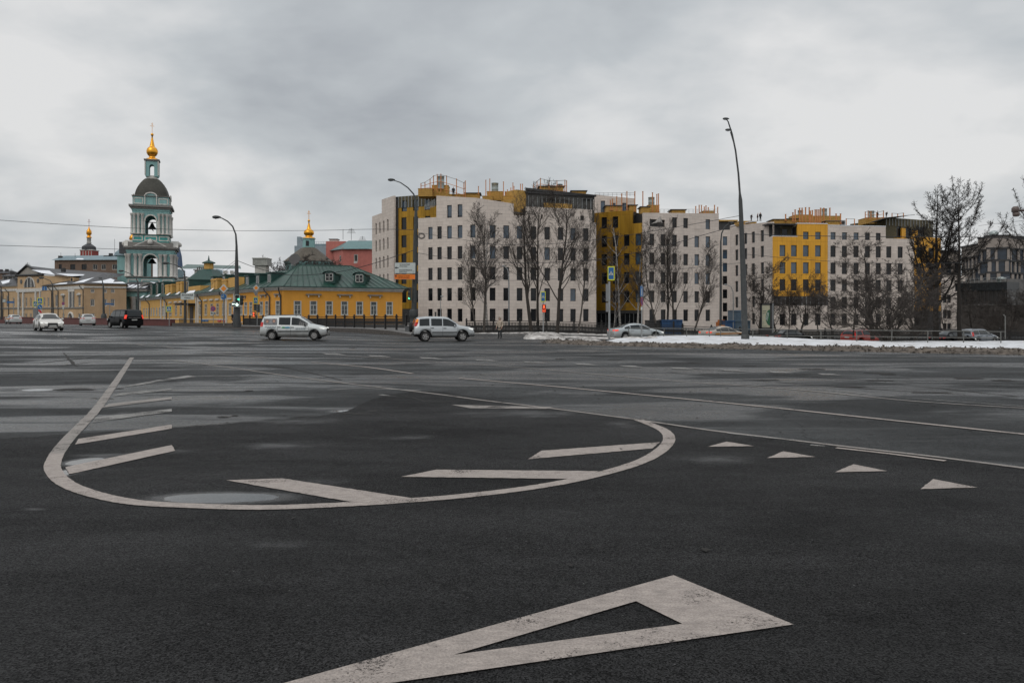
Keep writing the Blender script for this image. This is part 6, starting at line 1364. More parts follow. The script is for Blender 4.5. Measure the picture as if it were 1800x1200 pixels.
lamp('thick ornate tram lamp post carrying the white and orange direction board', [(727, 584), (728, 540), (729, 480), (730, 430), (731, 378), (731, 352), (727, 341), (717, 330), (704, 321), (692, 317)], [.27, .25, .22, .2, .15, .08, .07, .06, .05, .04], (688, 316.5), 76, mt=POLED, base=[(.42, 0), (.42, .9), (.36, 1.0), (.34, 1.45), (.46, 1.6), (.36, 1.85), (.40, 2.0), (.30, 2.2)], hl=.7)
lamp('slim grey lamp post between the middle and right apartment blocks', [(1266.5, 582), (1267, 520), (1267, 450), (1267, 425), (1268.5, 410), (1274, 399), (1281, 393)], [.13, .12, .11, .09, .07, .06, .05], (1285, 391), 84, [((1285, 391), -1)], hl=.6)
lamp('small grey lamp with twin white heads behind the fence, right of the blue containers', [(1289, 577), (1289, 530), (1288.5, 512), (1285, 504), (1279, 501)], [.07, .06, .05, .04, .035], (1276, 500.5), 92, [((1275.5, 500.5), -1)], hl=.4, mt=GALV)
lamp('thin pale grey lamp behind the iron fence near the hooded pedestrian', [(894.5, 575), (894.5, 500), (894, 482), (892, 473), (888, 469)], [.1, .08, .07, .05, .04], (885, 468), 93, [((885.5, 468), 1)], hl=.5, mt=GALV)
lamp('tiny lamp with a white globe in front of the stone block ground floor windows', [(774.5, 563), (774.5, 530), (775.5, 523)], [.06, .04, .03], (777, 521), 105, hl=.45, mt=GALV)
lamp('grey lamp post beside the street name board with a long arm to the left', [(325.5, 572), (325.5, 530), (325, 490), (324, 478), (318, 470), (307, 465), (296, 463)], [.19, .17, .12, .08, .07, .06, .05], (291, 462.5), 103, hl=.9)
lamp('lamp post in front of the bell tower, behind the black van', [(243, 575), (243, 520), (242.5, 497), (239, 488), (229, 481), (218, 477)], [.16, .13, .1, .07, .06, .05], (213, 476.3), 120, hl=.8)
lamp('dark lamp post in front of the manor side wall', [(182.5, 566), (182, 530), (181.5, 500), (179, 491)], [.2, .15, .1, .06], (176.5, 489), 125, base=[(.42, -.5), (.42, 1.0), (.3, 1.3)], hl=.6, mt=POLED)
lamp('dark lamp post in front of the manor front, right of the crossing signs', [(93.5, 562), (93, 530), (92.5, 500), (88, 493), (78, 489.5)], [.14, .11, .08, .06, .05], (73, 488.5), 135, hl=.9, mt=POLED)
lamp('dark lamp post at the very left edge of the manor', [(2.5, 562), (2.2, 530), (2, 505), (-2, 498)], [.16, .13, .09, .05], (-6, 496), 138, hl=.9, mt=POLED)
# brown round floodlight entering at the right edge
t = thing('floodlight', 'brown twin drum floodlight on an arm entering at the right edge', 'street lamp', V(1838, 600, 38)); m = MB(); m.tube([V(1838, 640, 38), V(1838, 365, 38)], [.13, .08], 10); m.tube([V(1838, 372, 38), V(1792, 370, 38)], .045, 8); m.build('pole', [mat('rusty_pole', (.06, .03, .025), .7)], t)
m = MB(); c = V(1785, 369, 38); m.lathe([(.10, -.12), (.17, -.1), (.17, .08), (.1, .16)], (c.x, c.y, c.z), 14); m.lathe([(.08, -.32), (.14, -.3), (.16, -.13), (.1, -.125)], (c.x + .03, c.y, c.z), 14); m.build('lamp_head', [mat('brown_lamp', (.12, .09, .08), .5)], t)
# ------------------------------------------------------------------ signs
def plate_mb(cx, d, cz, w_, h, yaw=0.0, mi=0, y=0.0, mb=None):
    m = mb or MB(); m.M = Matrix.Translation((cx, d, cz)) @ Matrix.Rotation(yaw, 4, 'Z'); m.box(-w_ / 2, y - .006, -h / 2, w_ / 2, y + .006, h / 2, mi); return m
def pole_(t, px, ytop, ybot, d, r=.045, mt=GALV): m = MB(); m.tube([V(px, ybot, d), V(px, ytop, d)], r, 8); return m.build('pole', mt, t)
def crossing(t, px, py, d, w_, h, yaw=0.0, name='crossing_plate', flip=1):
    c = V(px, py, d); m = MB(); m.M = Matrix.Translation((c.x, d - .08, c.z)) @ Matrix.Rotation(yaw, 4, 'Z')
    m.box(-w_ / 2, -.006, -h / 2, w_ / 2, .006, h / 2, 0); a = w_ * .38; b = min(h * .42, h / 2 - w_ * .1); m.box(-a, -.016, -b, a, -.008, b, 1)
    s_ = a * .92; zb = -s_ * .75; m.add([(-s_, -.024, zb), (s_, -.024, zb), (0, -.024, zb + s_ * 1.7)], [(0, 1, 2)], 2)
    def bar(p, q, r_): 
        p = Vector((p[0], p[1])) * s_; q = Vector((q[0], q[1])) * s_; n_ = (q - p).normalized(); n_ = Vector((-n_.y, n_.x)) * r_ * s_
        m.add([((p + n_).x * flip, -.034, (p + n_).y), ((p - n_).x * flip, -.034, (p - n_).y), ((q - n_).x * flip, -.034, (q - n_).y), ((q + n_).x * flip, -.034, (q + n_).y)], [(0, 1, 2, 3), (3, 2, 1, 0)], 3)
    bar((.02, .28), (-.03, -.12), .11); bar((-.03, -.1), (.26, -.62), .06); bar((-.03, -.1), (-.28, -.62), .06); bar((.0, .25), (.25, .0), .045); bar((.0, .25), (-.26, .02), .045); bar((.0, .36), (.03, .52), .07)
    for k in range(-2, 3): bar((k * .32 - .08, -.72), (k * .32 + .06, -.66), .04)
    return m.build(name, [SYEL, SBLUE, SWHITE, SBLACK], t)
def disc_sign(t, px, py, d, r, kind, yaw=0.0):
    c = V(px, py, d); m = MB(); m.M = Matrix.Translation((c.x, d - .08, c.z)) @ Matrix.Rotation(yaw, 4, 'Z'); n = 24
    def disc(rr_, y, mi): m.add([(rr_ * math.cos(2 * math.pi * k / n), y, rr_ * math.sin(2 * math.pi * k / n)) for k in range(n)], [tuple(range(n))], mi)
    def bar(p, q, w_, mi, y=-.03):
        p = Vector(p) * r; q = Vector(q) * r; n_ = (q - p).normalized(); n_ = Vector((-n_.y, n_.x)) * w_ * r
        m.add([((p + n_).x, y, (p + n_).y), ((p - n_).x, y, (p - n_).y), ((q - n_).x, y, (q - n_).y), ((q + n_).x, y, (q + n_).y)], [(0, 1, 2, 3)], mi)
    if kind == 'nostop': disc(r, 0, 1); disc(r * .8, -.01, 0); bar((-.6, -.6), (.6, .6), .1, 1); bar((-.6, .6), (.6, -.6), .1, 1)
    elif kind == 'arrow': disc(r, 0, 3); disc(r * .94, -.01, 0); bar((-.05, .5), (.6 - .55, -.6), .09, 3); bar((-.5, 0.0), (.05, 0.0), .09, 3); m.add([(-.75 * r, -.03, 0), (-.4 * r, -.03, .3 * r), (-.4 * r, -.03, -.3 * r)], [(0, 2, 1)], 3); bar((.05, -.6), (.05, .55), .09, 3)
    elif kind == 'diag': disc(r, 0, 3); disc(r * .94, -.01, 0); bar((-.45, .45), (.4, -.4), .09, 3); m.add([(.6 * r, -.03, -.6 * r), (.6 * r, -.03, -.1 * r), (.1 * r, -.03, -.6 * r)], [(0, 1, 2)], 3)
    return m.build('round_plate', [SBLUE, SRED, SBLACK, SWHITE], t)
def diamond(t, px, py, d, s_):
    c = V(px, py, d); m = MB(); m.M = Matrix.Translation((c.x, d - .08, c.z))
    for k, (q, mi) in enumerate(((s_, 0), (s_ * .62, 1))): m.add([(-q, -.01 * k, 0), (0, -.01 * k, -q), (q, -.01 * k, 0), (0, -.01 * k, q)], [(0, 1, 2, 3)], mi)
    m.add([(-s_, .01, 0), (0, .01, -s_), (s_, .01, 0), (0, .01, s_)], [(3, 2, 1, 0)], 2); return m.build('diamond_plate', [SWHITE, mat('priority_orange', (.80, .25, .02), .45, var=.05), SBACK], t)
def rectplate(t, px, py, d, wpx, hpx, mt, name='plate', y=-.08, yaw=0):
    c = V(px, py, d); m = plate_mb(c.x, d, c.z, wpx * d / F, hpx * d / F, yaw, 0, y); return m.build(name, mt, t)
def sign(name, lab, px, ytop, ybot, d, r=.045, cat='sign', g=None): t = thing(name, lab, cat, V(px, ybot, d), g); pole_(t, px, ytop, ybot, d, r); return t
t = sign('crossing_sign', 'yellow bordered crossing sign on a thin pole right of the black van', 297.5, 537, 577, 98); crossing(t, 297.5, 543, 98, .74, .72)
t = sign('street_name_sign', 'white street name board above the yellow house entrance, by a lamp post', 330, 516, 560, 102.5, .04); rectplate(t, 330, 521, 102.5, 24, 11.5, SWHITE, 'name_board')
c = V(330, 521, 102.5); text('ЯУЗСКАЯ', .31, (c.x, 102.38, c.z + .17), 0, SBLACK, t); text('УЛИЦА', .23, (c.x, 102.38, c.z - .19), 0, SBLACK, t)
t = sign('priority_sign', 'orange diamond above a blue round arrow sign, left of the pedestrian in black', 393.5, 500, 572, 94, .05); diamond(t, 393.5, 507.3, 94, .55); disc_sign(t, 393.5, 521.3, 94, .36, 'arrow')
t = sign('no_stopping_sign', 'round blue and red no stopping sign with a white plate before the yellow wall', 375, 539, 571, 96, .035); disc_sign(t, 375, 542.5, 96, .31, 'nostop'); rectplate(t, 375, 550.5, 96, 9, 4.5, SWHITE); 
for k in range(2): rectplate(t, 372.6 + k * 4.8, 550.5, 95.95, 3.4, 1.6, SBLACK, 'mark')
t = sign('priority_sign', 'orange diamond over a small triangle and crossing sign, left of the white estate car', 452, 500, 574, 90, .05); diamond(t, 450.5, 506, 90, .38)
c = V(450, 516, 90); m = MB(); m.add([(c.x - .30, 89.9, c.z + .26), (c.x + .30, 89.9, c.z + .26), (c.x, 89.9, c.z - .3), (c.x - .2, 89.89, c.z + .18), (c.x + .2, 89.89, c.z + .18), (c.x, 89.89, c.z - .18)], [(0, 2, 1), (3, 5, 4)], 0); m.build('triangle_plate', [SBACK], t)
crossing(t, 450, 528, 90, .55, .74)
def tlight(lab, px, y0, y1, wpx, d, lit, col='GREENLT', yaw=0.0, ped=False, par=None):
    t = thing('traffic_light', lab, 'traffic light', V(px, y1, d)); w_ = wpx * d / F; h = (y1 - y0) * d / F; c = V(px, (y0 + y1) / 2, d)
    m = MB(); m.M = Matrix.Translation((c.x, d, c.z)) @ Matrix.Rotation(yaw, 4, 'Z'); m.box(-w_ / 2, -.12, -h / 2, w_ / 2, .1, h / 2); m.build('housing', [mat('signal_housing', (.06, .065, .06), .5)], t)
    n_ = 2 if ped else 3
    for k in range(n_):
        zc = h / 2 - h / n_ * (k + .5); m = MB(); m.M = Matrix.Translation((c.x, d, c.z)) @ Matrix.Rotation(yaw, 4, 'Z'); r = min(w_, h / n_) * .38
        m.tube([(0, -.13, zc), (0, -.15, zc)], r, 14); on = k in lit; L_ = m.build('lens', [col if on else DARKP], t)
        m = MB(); m.M = Matrix.Translation((c.x, d, c.z)) @ Matrix.Rotation(yaw, 4, 'Z')
        a = [(r * 1.15 * math.cos(x), zc + r * 1.15 * math.sin(x)) for x in [math.pi * q / 8 for q in range(9)]]
        m.add([(x, -.12, z_) for x, z_ in a] + [(x * 1.0, -.12 - r * 1.1, z_ - .03) for x, z_ in a], [(i, i + 1, 10 + i, 9 + i) for i in range(8)]); m.build('visor', [CARBL], t)
    return t
t = tlight('lit green traffic light with pale frame, on the lamp post behind the pedestrian in black', 417.5, 518, 538.5, 7.6, 87.4, [2], WHITELT)
for nm, y0_, y1_ in (('lens', 524, 529.5),): m = MB(); c = V(418, 526, 87.2); m.add([(c.x - .12, 87.2, c.z), (c.x + .16, 87.2, c.z + .14), (c.x + .16, 87.2, c.z - .16)], [(0, 2, 1)]); m.build('arrow_lens', [GREENLT], t)
m = MB(); c = V(411, 534.3, 87.4); m.box(c.x - .19, 87.3, c.z - .24, c.x + .17, 87.5, c.z + .24); s_ = m.build('side_housing', [CARBL], t); m = MB(); m.box(c.x - .06, 87.26, c.z - .035, c.x + .13, 87.29, c.z + .035); m.add([(c.x - .16, 87.27, c.z), (c.x - .04, 87.27, c.z + .11), (c.x - .04, 87.27, c.z - .11)], [(0, 2, 1)]); m.build('arrow_lens', [WHITELT], s_)
m = MB(); c = V(414, 528, 87.5); 
for a in ((408.2, 530, 413.4, 530.6), (408.2, 538.2, 413.4, 538.8), (413.2, 517.6, 421.8, 518.4), (413.2, 538.6, 421.8, 539.4), (413.0, 517.6, 413.9, 539.4), (421.1, 517.6, 421.9, 539.4)): m.box(X(a[0], 87.3), 87.22, Z(a[3], 87.3), X(a[2], 87.3), 87.26, Z(a[1], 87.3))
m.build('backing_frame', [SWHITE], t)
tlight('unlit black traffic light seen from the side, just right of the lit green one', 424.5, 519, 536, 4.4, 87.9, [], yaw=R(60))
tlight('black traffic light beside the crossing sign left of the white estate car', 454, 535, 549, 5, 90.2, [], yaw=R(-35)); tlight('grey blank signal box beside the crossing sign, above the red pedestrian light', 448.5, 534.5, 546, 4.5, 90.3, [], yaw=R(180))
tlight('small red pedestrian light left of the white estate car', 446.6, 548, 557, 4.2, 90.1, [0, 1], REDLT, ped=True)
tlight('traffic light with green lit at the bottom, hanging left of the ornate tram post', 720.5, 505, 528, 4.6, 75.6, [2], GREENLT, yaw=R(-25))
t = bpy.data.objects['traffic_light.005']; m = MB(); m.tube([V(723, 507, 75.8), V(728, 506, 75.9)], .03, 6); m.tube([V(723, 526, 75.8), V(728, 526, 75.9)], .03, 6); m.build('bracket', [POLED], t)
# direction board
d = 75.4; t = thing('direction_board', 'white and orange direction board with a left arrow on the ornate tram post', 'sign', V(712, 491, d)); c = V(712, 471, d); u_ = d / F
m = plate_mb(c.x, d, c.z, 36.6 * u_, 19.4 * u_); m.build('white_board', [SWHITE], t); c2 = V(711.5, 486.4, d); m = plate_mb(c2.x, d, c2.z, 37 * u_, 9.4 * u_); m.build('orange_board', [SORG], t)
m = MB()
for (cc, hh) in ((c, 19.4), (c2, 9.4)):
    w2 = 18.5 * u_; h2 = hh / 2 * u_
    for a in ((-w2, -h2, w2, -h2 + .025), (-w2, h2 - .025, w2, h2), (-w2, -h2, -w2 + .025, h2), (w2 - .025, -h2, w2, h2)): m.box(cc.x + a[0], d - .014, cc.z + a[1], cc.x + a[2], d - .008, cc.z + a[3])
m.build('border', [SBACK], t)
def brd(s, px, py, size): q = V(px, py, d); text(s, size, (q.x, d - .02, q.z), 0, SBLACK, t, align='LEFT')
brd('УСТЬИНСКАЯ', 702, 465, .145); brd('набережная', 702, 468, .125); brd('МОСКВОРЕЦКАЯ', 701.6, 475, .145); brd('набережная', 701.6, 478, .125); brd('1,2', 725, 477, .13)
brd('ОБЪЕЗД ПО НАБЕР.', 699, 485.4, .12); brd('центр через набережную', 699, 488.2, .09)
def arrow(px, py, s_, rot):
    q = V(px, py, d); m = MB(); m.M = Matrix.Translation((q.x, d - .02, q.z)) @ Matrix.Rotation(rot, 4, 'Y'); m.box(-.1 * s_, -.003, -.03 * s_, .16 * s_, .003, .03 * s_); m.add([(-.2 * s_, 0, 0), (-.04 * s_, 0, .11 * s_), (-.04 * s_, 0, -.11 * s_)], [(0, 2, 1)]); m.build('arrow', [SBLACK], t)
arrow(697.7, 470.5, 1, 0); arrow(696, 486, .9, R(90))
# crossing sign with red countdown, near the snow mound
d = 64.5; t = sign('crossing_sign', 'crossing sign above a red lit pedestrian light, on the snow mound', 955, 512, 588, d, .045); crossing(t, 954.7, 521.5, d, .40, .84, R(-20))
t = tlight('red pedestrian light with a red countdown, under the crossing sign on the snow mound', 956.3, 535, 549, 6.6, 64.3, [], ped=True)
c = V(956.3, 538.5, 64); m = MB(); m.M = Matrix.Translation((c.x, 64.1, c.z)); m.lathe([(.01, .11), (.04, .09), (.04, .06), (.01, .04)], (0, 0, 0), 8); m.box(-.05, -.01, -.06, .05, .01, .05); m.box(-.05, -.01, -.14, -.01, .01, -.06); m.box(.01, -.01, -.14, .05, .01, -.06); m.build('red_figure', [REDLT], t)
c = V(956.3, 546, 64); text('52', .26, (c.x, 64.08, c.z), 0, REDLT, t, 'countdown_digits')
m = MB(); c = V(956.3, 538.5, 64.2); m.box(c.x - .13, 64.16, c.z - .16, c.x + .13, 64.19, c.z + .16); c = V(956.3, 545.5, 64.2); m.box(c.x - .15, 64.16, c.z - .15, c.x + .15, 64.19, c.z + .15); m.build('red_field', [mat('dark_red_field', (.28, .015, .01), .4, var=0, emis=(.9, .05, .01), estr=.18)], t)
# big crossing sign pole with grey signal backs
d = 58; t = sign('crossing_sign', 'crossing sign on top of a grey signal pole left of the silver sedan', 1071, 495, 596, d, .075); crossing(t, 1074, 480.5, d, .50, 1.02, R(-12)); 
for y0, y1 in ((499, 530), (532, 548)): m = MB(); a, b = X(1065.5, d), X(1071.5, d); m.box(a, d - .05, Z(y1, d), b, d + .25, Z(y0, d)); m.build('signal_back', [SBACK], t)
d = 59; t = sign('road_sign', 'narrow blue sign over a round sign, both turned away, in front of the silver sedan', 1128, 500, 600, d, .045)
m = MB(); c = V(1127.5, 512, d); m.M = Matrix.Translation((c.x, d - .08, c.z)) @ Matrix.Rotation(R(62), 4, 'Z'); m.box(-.33, -.006, -.38, .33, .006, .38); m.box(-.08, -.016, -.3, .08, -.008, .2, 1); m.build('blue_plate', [SBLUE, SWHITE], t); disc_sign(t, 1128, 530, d, .33, 'nostop', R(64)); rectplate(t, 1127.5, 542, d, 3, 5, SWHITE)
# left cluster
d = 104; t = sign('crossing_sign', 'cluster of two crossing signs, blue arrow disc and striped plate behind the white sedan', 70.5, 523, 575, d, .05); crossing(t, 71, 529, d, .76, .82); crossing(t, 63, 534, d + .3, .66, .74, 0, flip=-1); disc_sign(t, 70.7, 539.3, d, .33, 'diag')
rectplate(t, 71, 547.5, d, 6.2, 7, SWHITE, 'striped_plate'); c = V(71, 547.5, d); m = MB(); m.add([(c.x - .22, d - .1, c.z + .25), (c.x + .0, d - .1, c.z + .25), (c.x + .22, d - .1, c.z + .02), (c.x + .22, d - .1, c.z - .25), (c.x + .1, d - .1, c.z - .25), (c.x - .22, d - .1, c.z + .08)], [(0, 5, 4, 3, 2, 1)]); m.build('red_stripe', [SRED], t)
m = MB(); m.box(X(58, 106), 106, Z(560, 106), X(66, 106), 106.5, Z(541, 106)); m.build('grey_cabinet', [SBACK], t)
t = thing('lane_sign', 'small blue lane sign hanging in front of the manor cornice', 'sign', V(78.7, 510, 134)); rectplate(t, 78.7, 507, 134, 8.2, 6.8, SBLUE, 'plate'); rectplate(t, 78.7, 505.3, 133.9, 1.6, 1.3, SWHITE, 'mark'); rectplate(t, 78.7, 508.6, 133.9, 2.6, 1.4, SWHITE, 'mark')
m = MB(); m.tube([V(92.8, 503.5, 135), V(75, 503.5, 134.1)], .04, 5); m.build('bracket', [POLED], t)
t = sign('no_stopping_sign', 'dark round no stopping sign with a plate below, before the manor front', 111.8, 531, 562, 128, .05); disc_sign(t, 111.5, 533.5, 128, .25, 'nostop'); rectplate(t, 111.6, 538, 128, 4.6, 2.4, SWHITE); rectplate(t, 111.6, 541.5, 128, 2.8, 2.6, SWHITE)
t = sign('street_name_sign', 'blue street name blades on a thin pole right of the manor corner lamp', 192.7, 532, 565, 122, .05, 'sign', 'blue street name signs'); rectplate(t, 189, 534, 122, 8, 2.6, SBLUE, 'name_blade', yaw=R(0)); rectplate(t, 197, 534.3, 122, 6.4, 2.2, SBLUE, 'name_blade')
t = sign('street_name_sign', 'blue street name blade on a thin pole in front of the manor left wing', 24, 529, 562, 136, .05, 'sign', 'blue street name signs'); rectplate(t, 18.8, 531, 136, 13.5, 3, SBLUE, 'name_blade')
t = thing('notice_board', 'small white framed board near the left edge of the manor', 'sign', V(8, 533, 139)); rectplate(t, 8, 528.5, 139, 6.6, 6.4, DARKP, 'frame'); rectplate(t, 8, 528.5, 138.9, 5.4, 5.2, SWHITE, 'board'); m = MB(); m.tube([V(3, 526, 138.6), V(5, 526, 138.9)], .04, 5); m.build('bracket', [POLED], t)
# advert light box
d = 82; t = thing('advertising_panel', 'upright advertising panel with a cream poster and green disc, behind the railing', 'billboard', V(1348, 590, d))
m = MB(); m.box(X(1337.5, d), d - .02, Z(577, d), X(1339.5, d), d + .3, Z(533, d)); m.box(X(1353.5, d), d - .02, Z(577, d), X(1357, d), d + .3, Z(533, d)); m.box(X(1337.5, d), d - .02, Z(536, d), X(1357, d), d + .3, Z(533, d)); m.box(X(1337.5, d), d - .02, Z(591, d), X(1357, d), d + .3, Z(575.5, d)); m.box(X(1337.5, d), d + .1, Z(577, d), X(1357, d), d + .3, Z(533, d)); m.box(X(1357, d), d, Z(591, d), X(1360, d), d + .5, Z(533, d), 1); m.build('frame', [DARKP, SBACK], t)
m = MB(); m.box(X(1339.6, d), d + .02, Z(575.4, d), X(1353.4, d), d + .06, Z(536.1, d)); m.build('poster', [mat('poster_cream', (.42, .40, .29), .5, var=.05)], t)
m = MB(); cxx = X(1353.4, d); cz = Z(558, d); rr_ = 14 * d / F; m.add([(cxx, d + .01, cz + rr_)] + [(cxx - .52 * rr_ * math.sin(math.pi * k / 16), d + .01, cz + rr_ * math.cos(math.pi * k / 16)) for k in range(1, 16)] + [(cxx, d + .01, cz - rr_)], [tuple(range(17))]); m.build('poster_disc', [mat('poster_green', (.03, .12, .06), .5, var=.05)], t)
m = MB(); pt_ = [(1344.5, 558.5), (1347, 560.5), (1348.6, 564), (1351, 550), (1349.4, 549), (1347.6, 556), (1347, 562)]; m.tube([Vector((X(a, d), d, Z(b, d))) for a, b in pt_], .028, 5); m.build('poster_script', [SWHITE], t)
for k, (y, w_) in enumerate(((546.3, 6.6), (549.3, 5.6), (552, 3), (566, 2.2), (568.5, 2.4), (573.3, 7))): rectplate(t, 1340.6 + w_ / 2, y, d, w_, .8, SBACK if k > 1 else SBLACK, 'poster_line', y=.01)
# ------------------------------------------------------------------ wires
def wire(lab, pts, r=.012, n=14):
    P = [V(*p) for p in pts]; q = []
    for i in range(len(P) - 1):
        for k in range(n): t = k / n; a = P[max(0, i - 1)]; b = P[i]; c = P[i + 1]; d_ = P[min(len(P) - 1, i + 2)]; q.append(.5 * (2 * b + (-a + c) * t + (2 * a - 5 * b + 4 * c - d_) * t * t + (-a + 3 * b - 3 * c + d_) * t ** 3))
    q.append(P[-1]); m = MB(); m.tube(q, r, 5); tag(m.build('overhead_wire', SBLACK, loc=tuple(P[0])), lab, 'cable')
wire('upper long wire crossing the sky from the left edge past both golden domes', [(-30, 385, 70), (120, 395, 76), (260, 402, 82), (416, 405.5, 88), (560, 405, 84), (655, 403, 80), (731, 404, 76)], .022)
wire('lower long wire crossing in front of the bell tower to the curved lamp', [(-30, 430.5, 72), (120, 435, 78), (260, 439.5, 84), (416, 441, 88)], .022)
wire('sagging thick wire from the curved lamp over the green roof to the tram post', [(417, 458, 88), (455, 472, 86), (505, 483, 84), (560, 482, 82), (610, 475, 80), (660, 462, 78), (727, 440, 76)], .03)
wire('short steep wire left of the curved lamp post, dropping over the yellow attic', [(415, 461, 88), (395, 478, 95), (380, 492, 105), (366, 505, 118)], .022)
wire('thin wire beside the steep one, left of the curved lamp', [(415, 457, 88), (400, 468, 98), (385, 478, 112)], .018)
wire('thin wire rising from the tram post over the stone block to the leaning lamp', [(731, 408, 76), (800, 419, 72), (880, 430, 68), (980, 428, 62), (1080, 417, 58), (1190, 399, 54), (1302, 379, 51)], .016)
wire('thick wire from the tram post to the top of the leaning lamp post trunk', [(731, 444, 76), (820, 458, 72), (920, 462, 66), (1050, 456, 60), (1160, 434, 56), (1240, 412, 53), (1303, 394, 51)], .02)
wire('lower wire across the stone block below the thick wire', [(731, 493, 76), (860, 494, 70), (1050, 486, 62), (1303, 462, 51)], .012)
wire('horizontal wire from the leaning lamp past the bright gold front to the right edge', [(1303, 411, 51), (1400, 414, 50), (1520, 416, 49), (1660, 416, 48), (1830, 420, 47)], .022)
wire('second thinner wire below it in front of the bright gold front', [(1303, 446, 51), (1400, 455, 51), (1500, 461, 50), (1650, 463, 50), (1830, 455, 49)], .012)
wire('faint wire rising to the floodlight at the right edge', [(1720, 397, 44), (1760, 392, 41), (1838, 384, 38)], .008)
m = MB(); d = 75.5; 
for k in range(3): c = V(741, 415, d); rr_ = .22 + .06 * k; m.tube([(c.x + rr_ * math.cos(a), d, c.z + rr_ * .8 * math.sin(a)) for a in [2 * math.pi * q / 14 for q in range(15)]], .02, 4)
m.tube([V(731, 409, d), V(738, 411, d)], .03, 5); tag(m.build('cable_coil', SBLACK), 'coil of black cable hanging right of the ornate tram post', 'cable')
# ------------------------------------------------------------------ fences
def iron_fence(name, lab, pts, h, step, base, seed=1, ring=True, panel_mt=CASTIRON):
    P0 = Vector((pts[0][0], pts[0][1], base(*pts[0]))); t = thing(name, lab, 'fence', P0)
    for i in range(len(pts) - 1):
        A = Vector(pts[i]); B = Vector(pts[i + 1]); n = max(1, round((B - A).length / step)); dr = (B - A).normalized(); yaw = math.atan2(dr.y, dr.x)
        for k in range(n + (1 if i == len(pts) - 2 else 0)):
            a = A.lerp(B, k / n); b = A.lerp(B, (k + 1) / n); za = base(*a); zb = base(*b)
            m = MB(); m.M = Matrix.Translation((a.x, a.y, za)) @ Matrix.Rotation(yaw, 4, 'Z'); m.box(-.075, -.075, -.2, .075, .075, h * .98); m.box(-.12, -.12, h * .98, .12, .12, h * 1.03); m.lathe([(.05, h * 1.03), (.1, h * 1.08), (.08, h * 1.13), (.02, h * 1.18)], (0, 0, 0), 8); m.build('fence_post', [panel_mt], t)
            if k >= n: continue
            m = MB(); ln = (b - a).length; m.M = Matrix.Translation((a.x, a.y, za)) @ Matrix.Rotation(yaw, 4, 'Z') @ Matrix(((1, 0, 0, 0), (0, 1, 0, 0), ((zb - za) / ln, 0, 1, 0), (0, 0, 0, 1)))
            m.box(.09, -.05, h * .92, ln - .09, .05, h * .97); m.box(.09, -.03, h * .80, ln - .09, .03, h * .83); m.box(.09, -.03, h * .08, ln - .09, .03, h * .13); m.box(.09, -.025, h * .2, ln - .09, .025, h * .23)
            nb = int(ln / .155)
            for q in range(1, nb):
                x = ln * q / nb; m.box(x - .042, -.02, h * .13, x + .042, .02, h * .80)
                if ring: m.tube([(x + .07 * math.cos(w_), 0, h * .5 + .16 * math.sin(w_)) for w_ in [2 * math.pi * j / 8 for j in range(9)]], .024, 3, caps=False, sm=False)
            m.build('fence_panel', [panel_mt], t)
    return t
KZ = [(-44, .62), (-20, .60), (-12, .55), (-9, .35), (-7, .1)]
iron_fence('iron_railing', 'black cast iron bridge railing in front of the yellow house', [(X(428, 103), 103), (X(500, 94.5), 94.5), (X(574, 86.5), 86.5), (X(640, 81), 81), (X(697, 77), 77), (X(714, 76.2), 76.2)], 1.22, 2.0, lambda x, y: .55)
iron_fence('iron_railing', 'long black embankment fence running behind the parked cars to the right edge', [(X(820, 83), 83), (X(960, 85), 85), (X(1200, 87), 87), (X(1500, 88), 88), (X(1860, 88), 88)], 1.3, 3.1, lambda x, y: G(x, y) + .05)
m = MB()
for i, (a, b) in enumerate((((X(818, 84), 84), (X(1200, 88), 88)), ((X(1200, 88), 88), (X(1870, 89), 89)))):
    for k in range(12):
        p = Vector(a).lerp(Vector(b), k / 12); q = Vector(a).lerp(Vector(b), (k + 1) / 12); z0, z1 = G(*p), G(*q); m.quad((p.x, p.y, z0 - .3), (q.x, q.y, z1 - .3), (q.x, q.y, z1 + .3), (p.x, p.y, z0 + .3)); m.quad((p.x, p.y, z0 + .3), (q.x, q.y, z1 + .3), (q.x, q.y + .5, z1 + .3), (p.x, p.y + .5, z0 + .3))
tag(m.build('embankment_kerb', GRANITE), kind='structure')
# thin steel barrier in the snow
t = thing('barrier', 'thin grey steel pedestrian barrier standing in the snow verge', 'fence', (X(1105, 60), 60, 0), 'thin steel barriers')
PX = [1105, 1127, 1153.7, 1167.5, 1206.5, 1246.5, 1266.6, 1323.6, 1383.6, 1443, 1506, 1568, 1631, 1694, 1759]
def bd(px): return 60 - (px - 1105) * 9.0 / 654
tops = []
rnd = random.Random(2)
for px in PX:
    d = bd(px); zt = .86 - .10 * (px - 1105) / 654; x = X(px, d); zb = G(x, d) - .05; m = MB(); ln = rnd.uniform(-.06, .05); m.tube([(x + ln, d, zb), (x, d, zt)], .033, 6); m.build('barrier_post', [RAILM], t); tops.append(Vector((x, d, zt)))
for q, nm in ((1.0, 'top_rail'), (.42, 'lower_rail')):
    m = MB(); m.tube([Vector((p.x, p.y, p.z * q + (1 - q) * .05)) for p in tops] + ([Vector((X(1768, 51), 51, tops[-1].z * q))] if q == 1 else []), .028, 6); m.build(nm, [RAILM], t)
d = 47; t = thing('barrier', 'end post of a grey barrier with a bent rail, near the right edge', 'fence', (X(1766, d), d, 0), 'thin steel barriers'); m = MB(); m.tube([V(1767, 596, 50.5), V(1767, 556, 50.5), V(1764, 553, 50.5)], .035, 6); m.build('barrier_post', [RAILM], t)
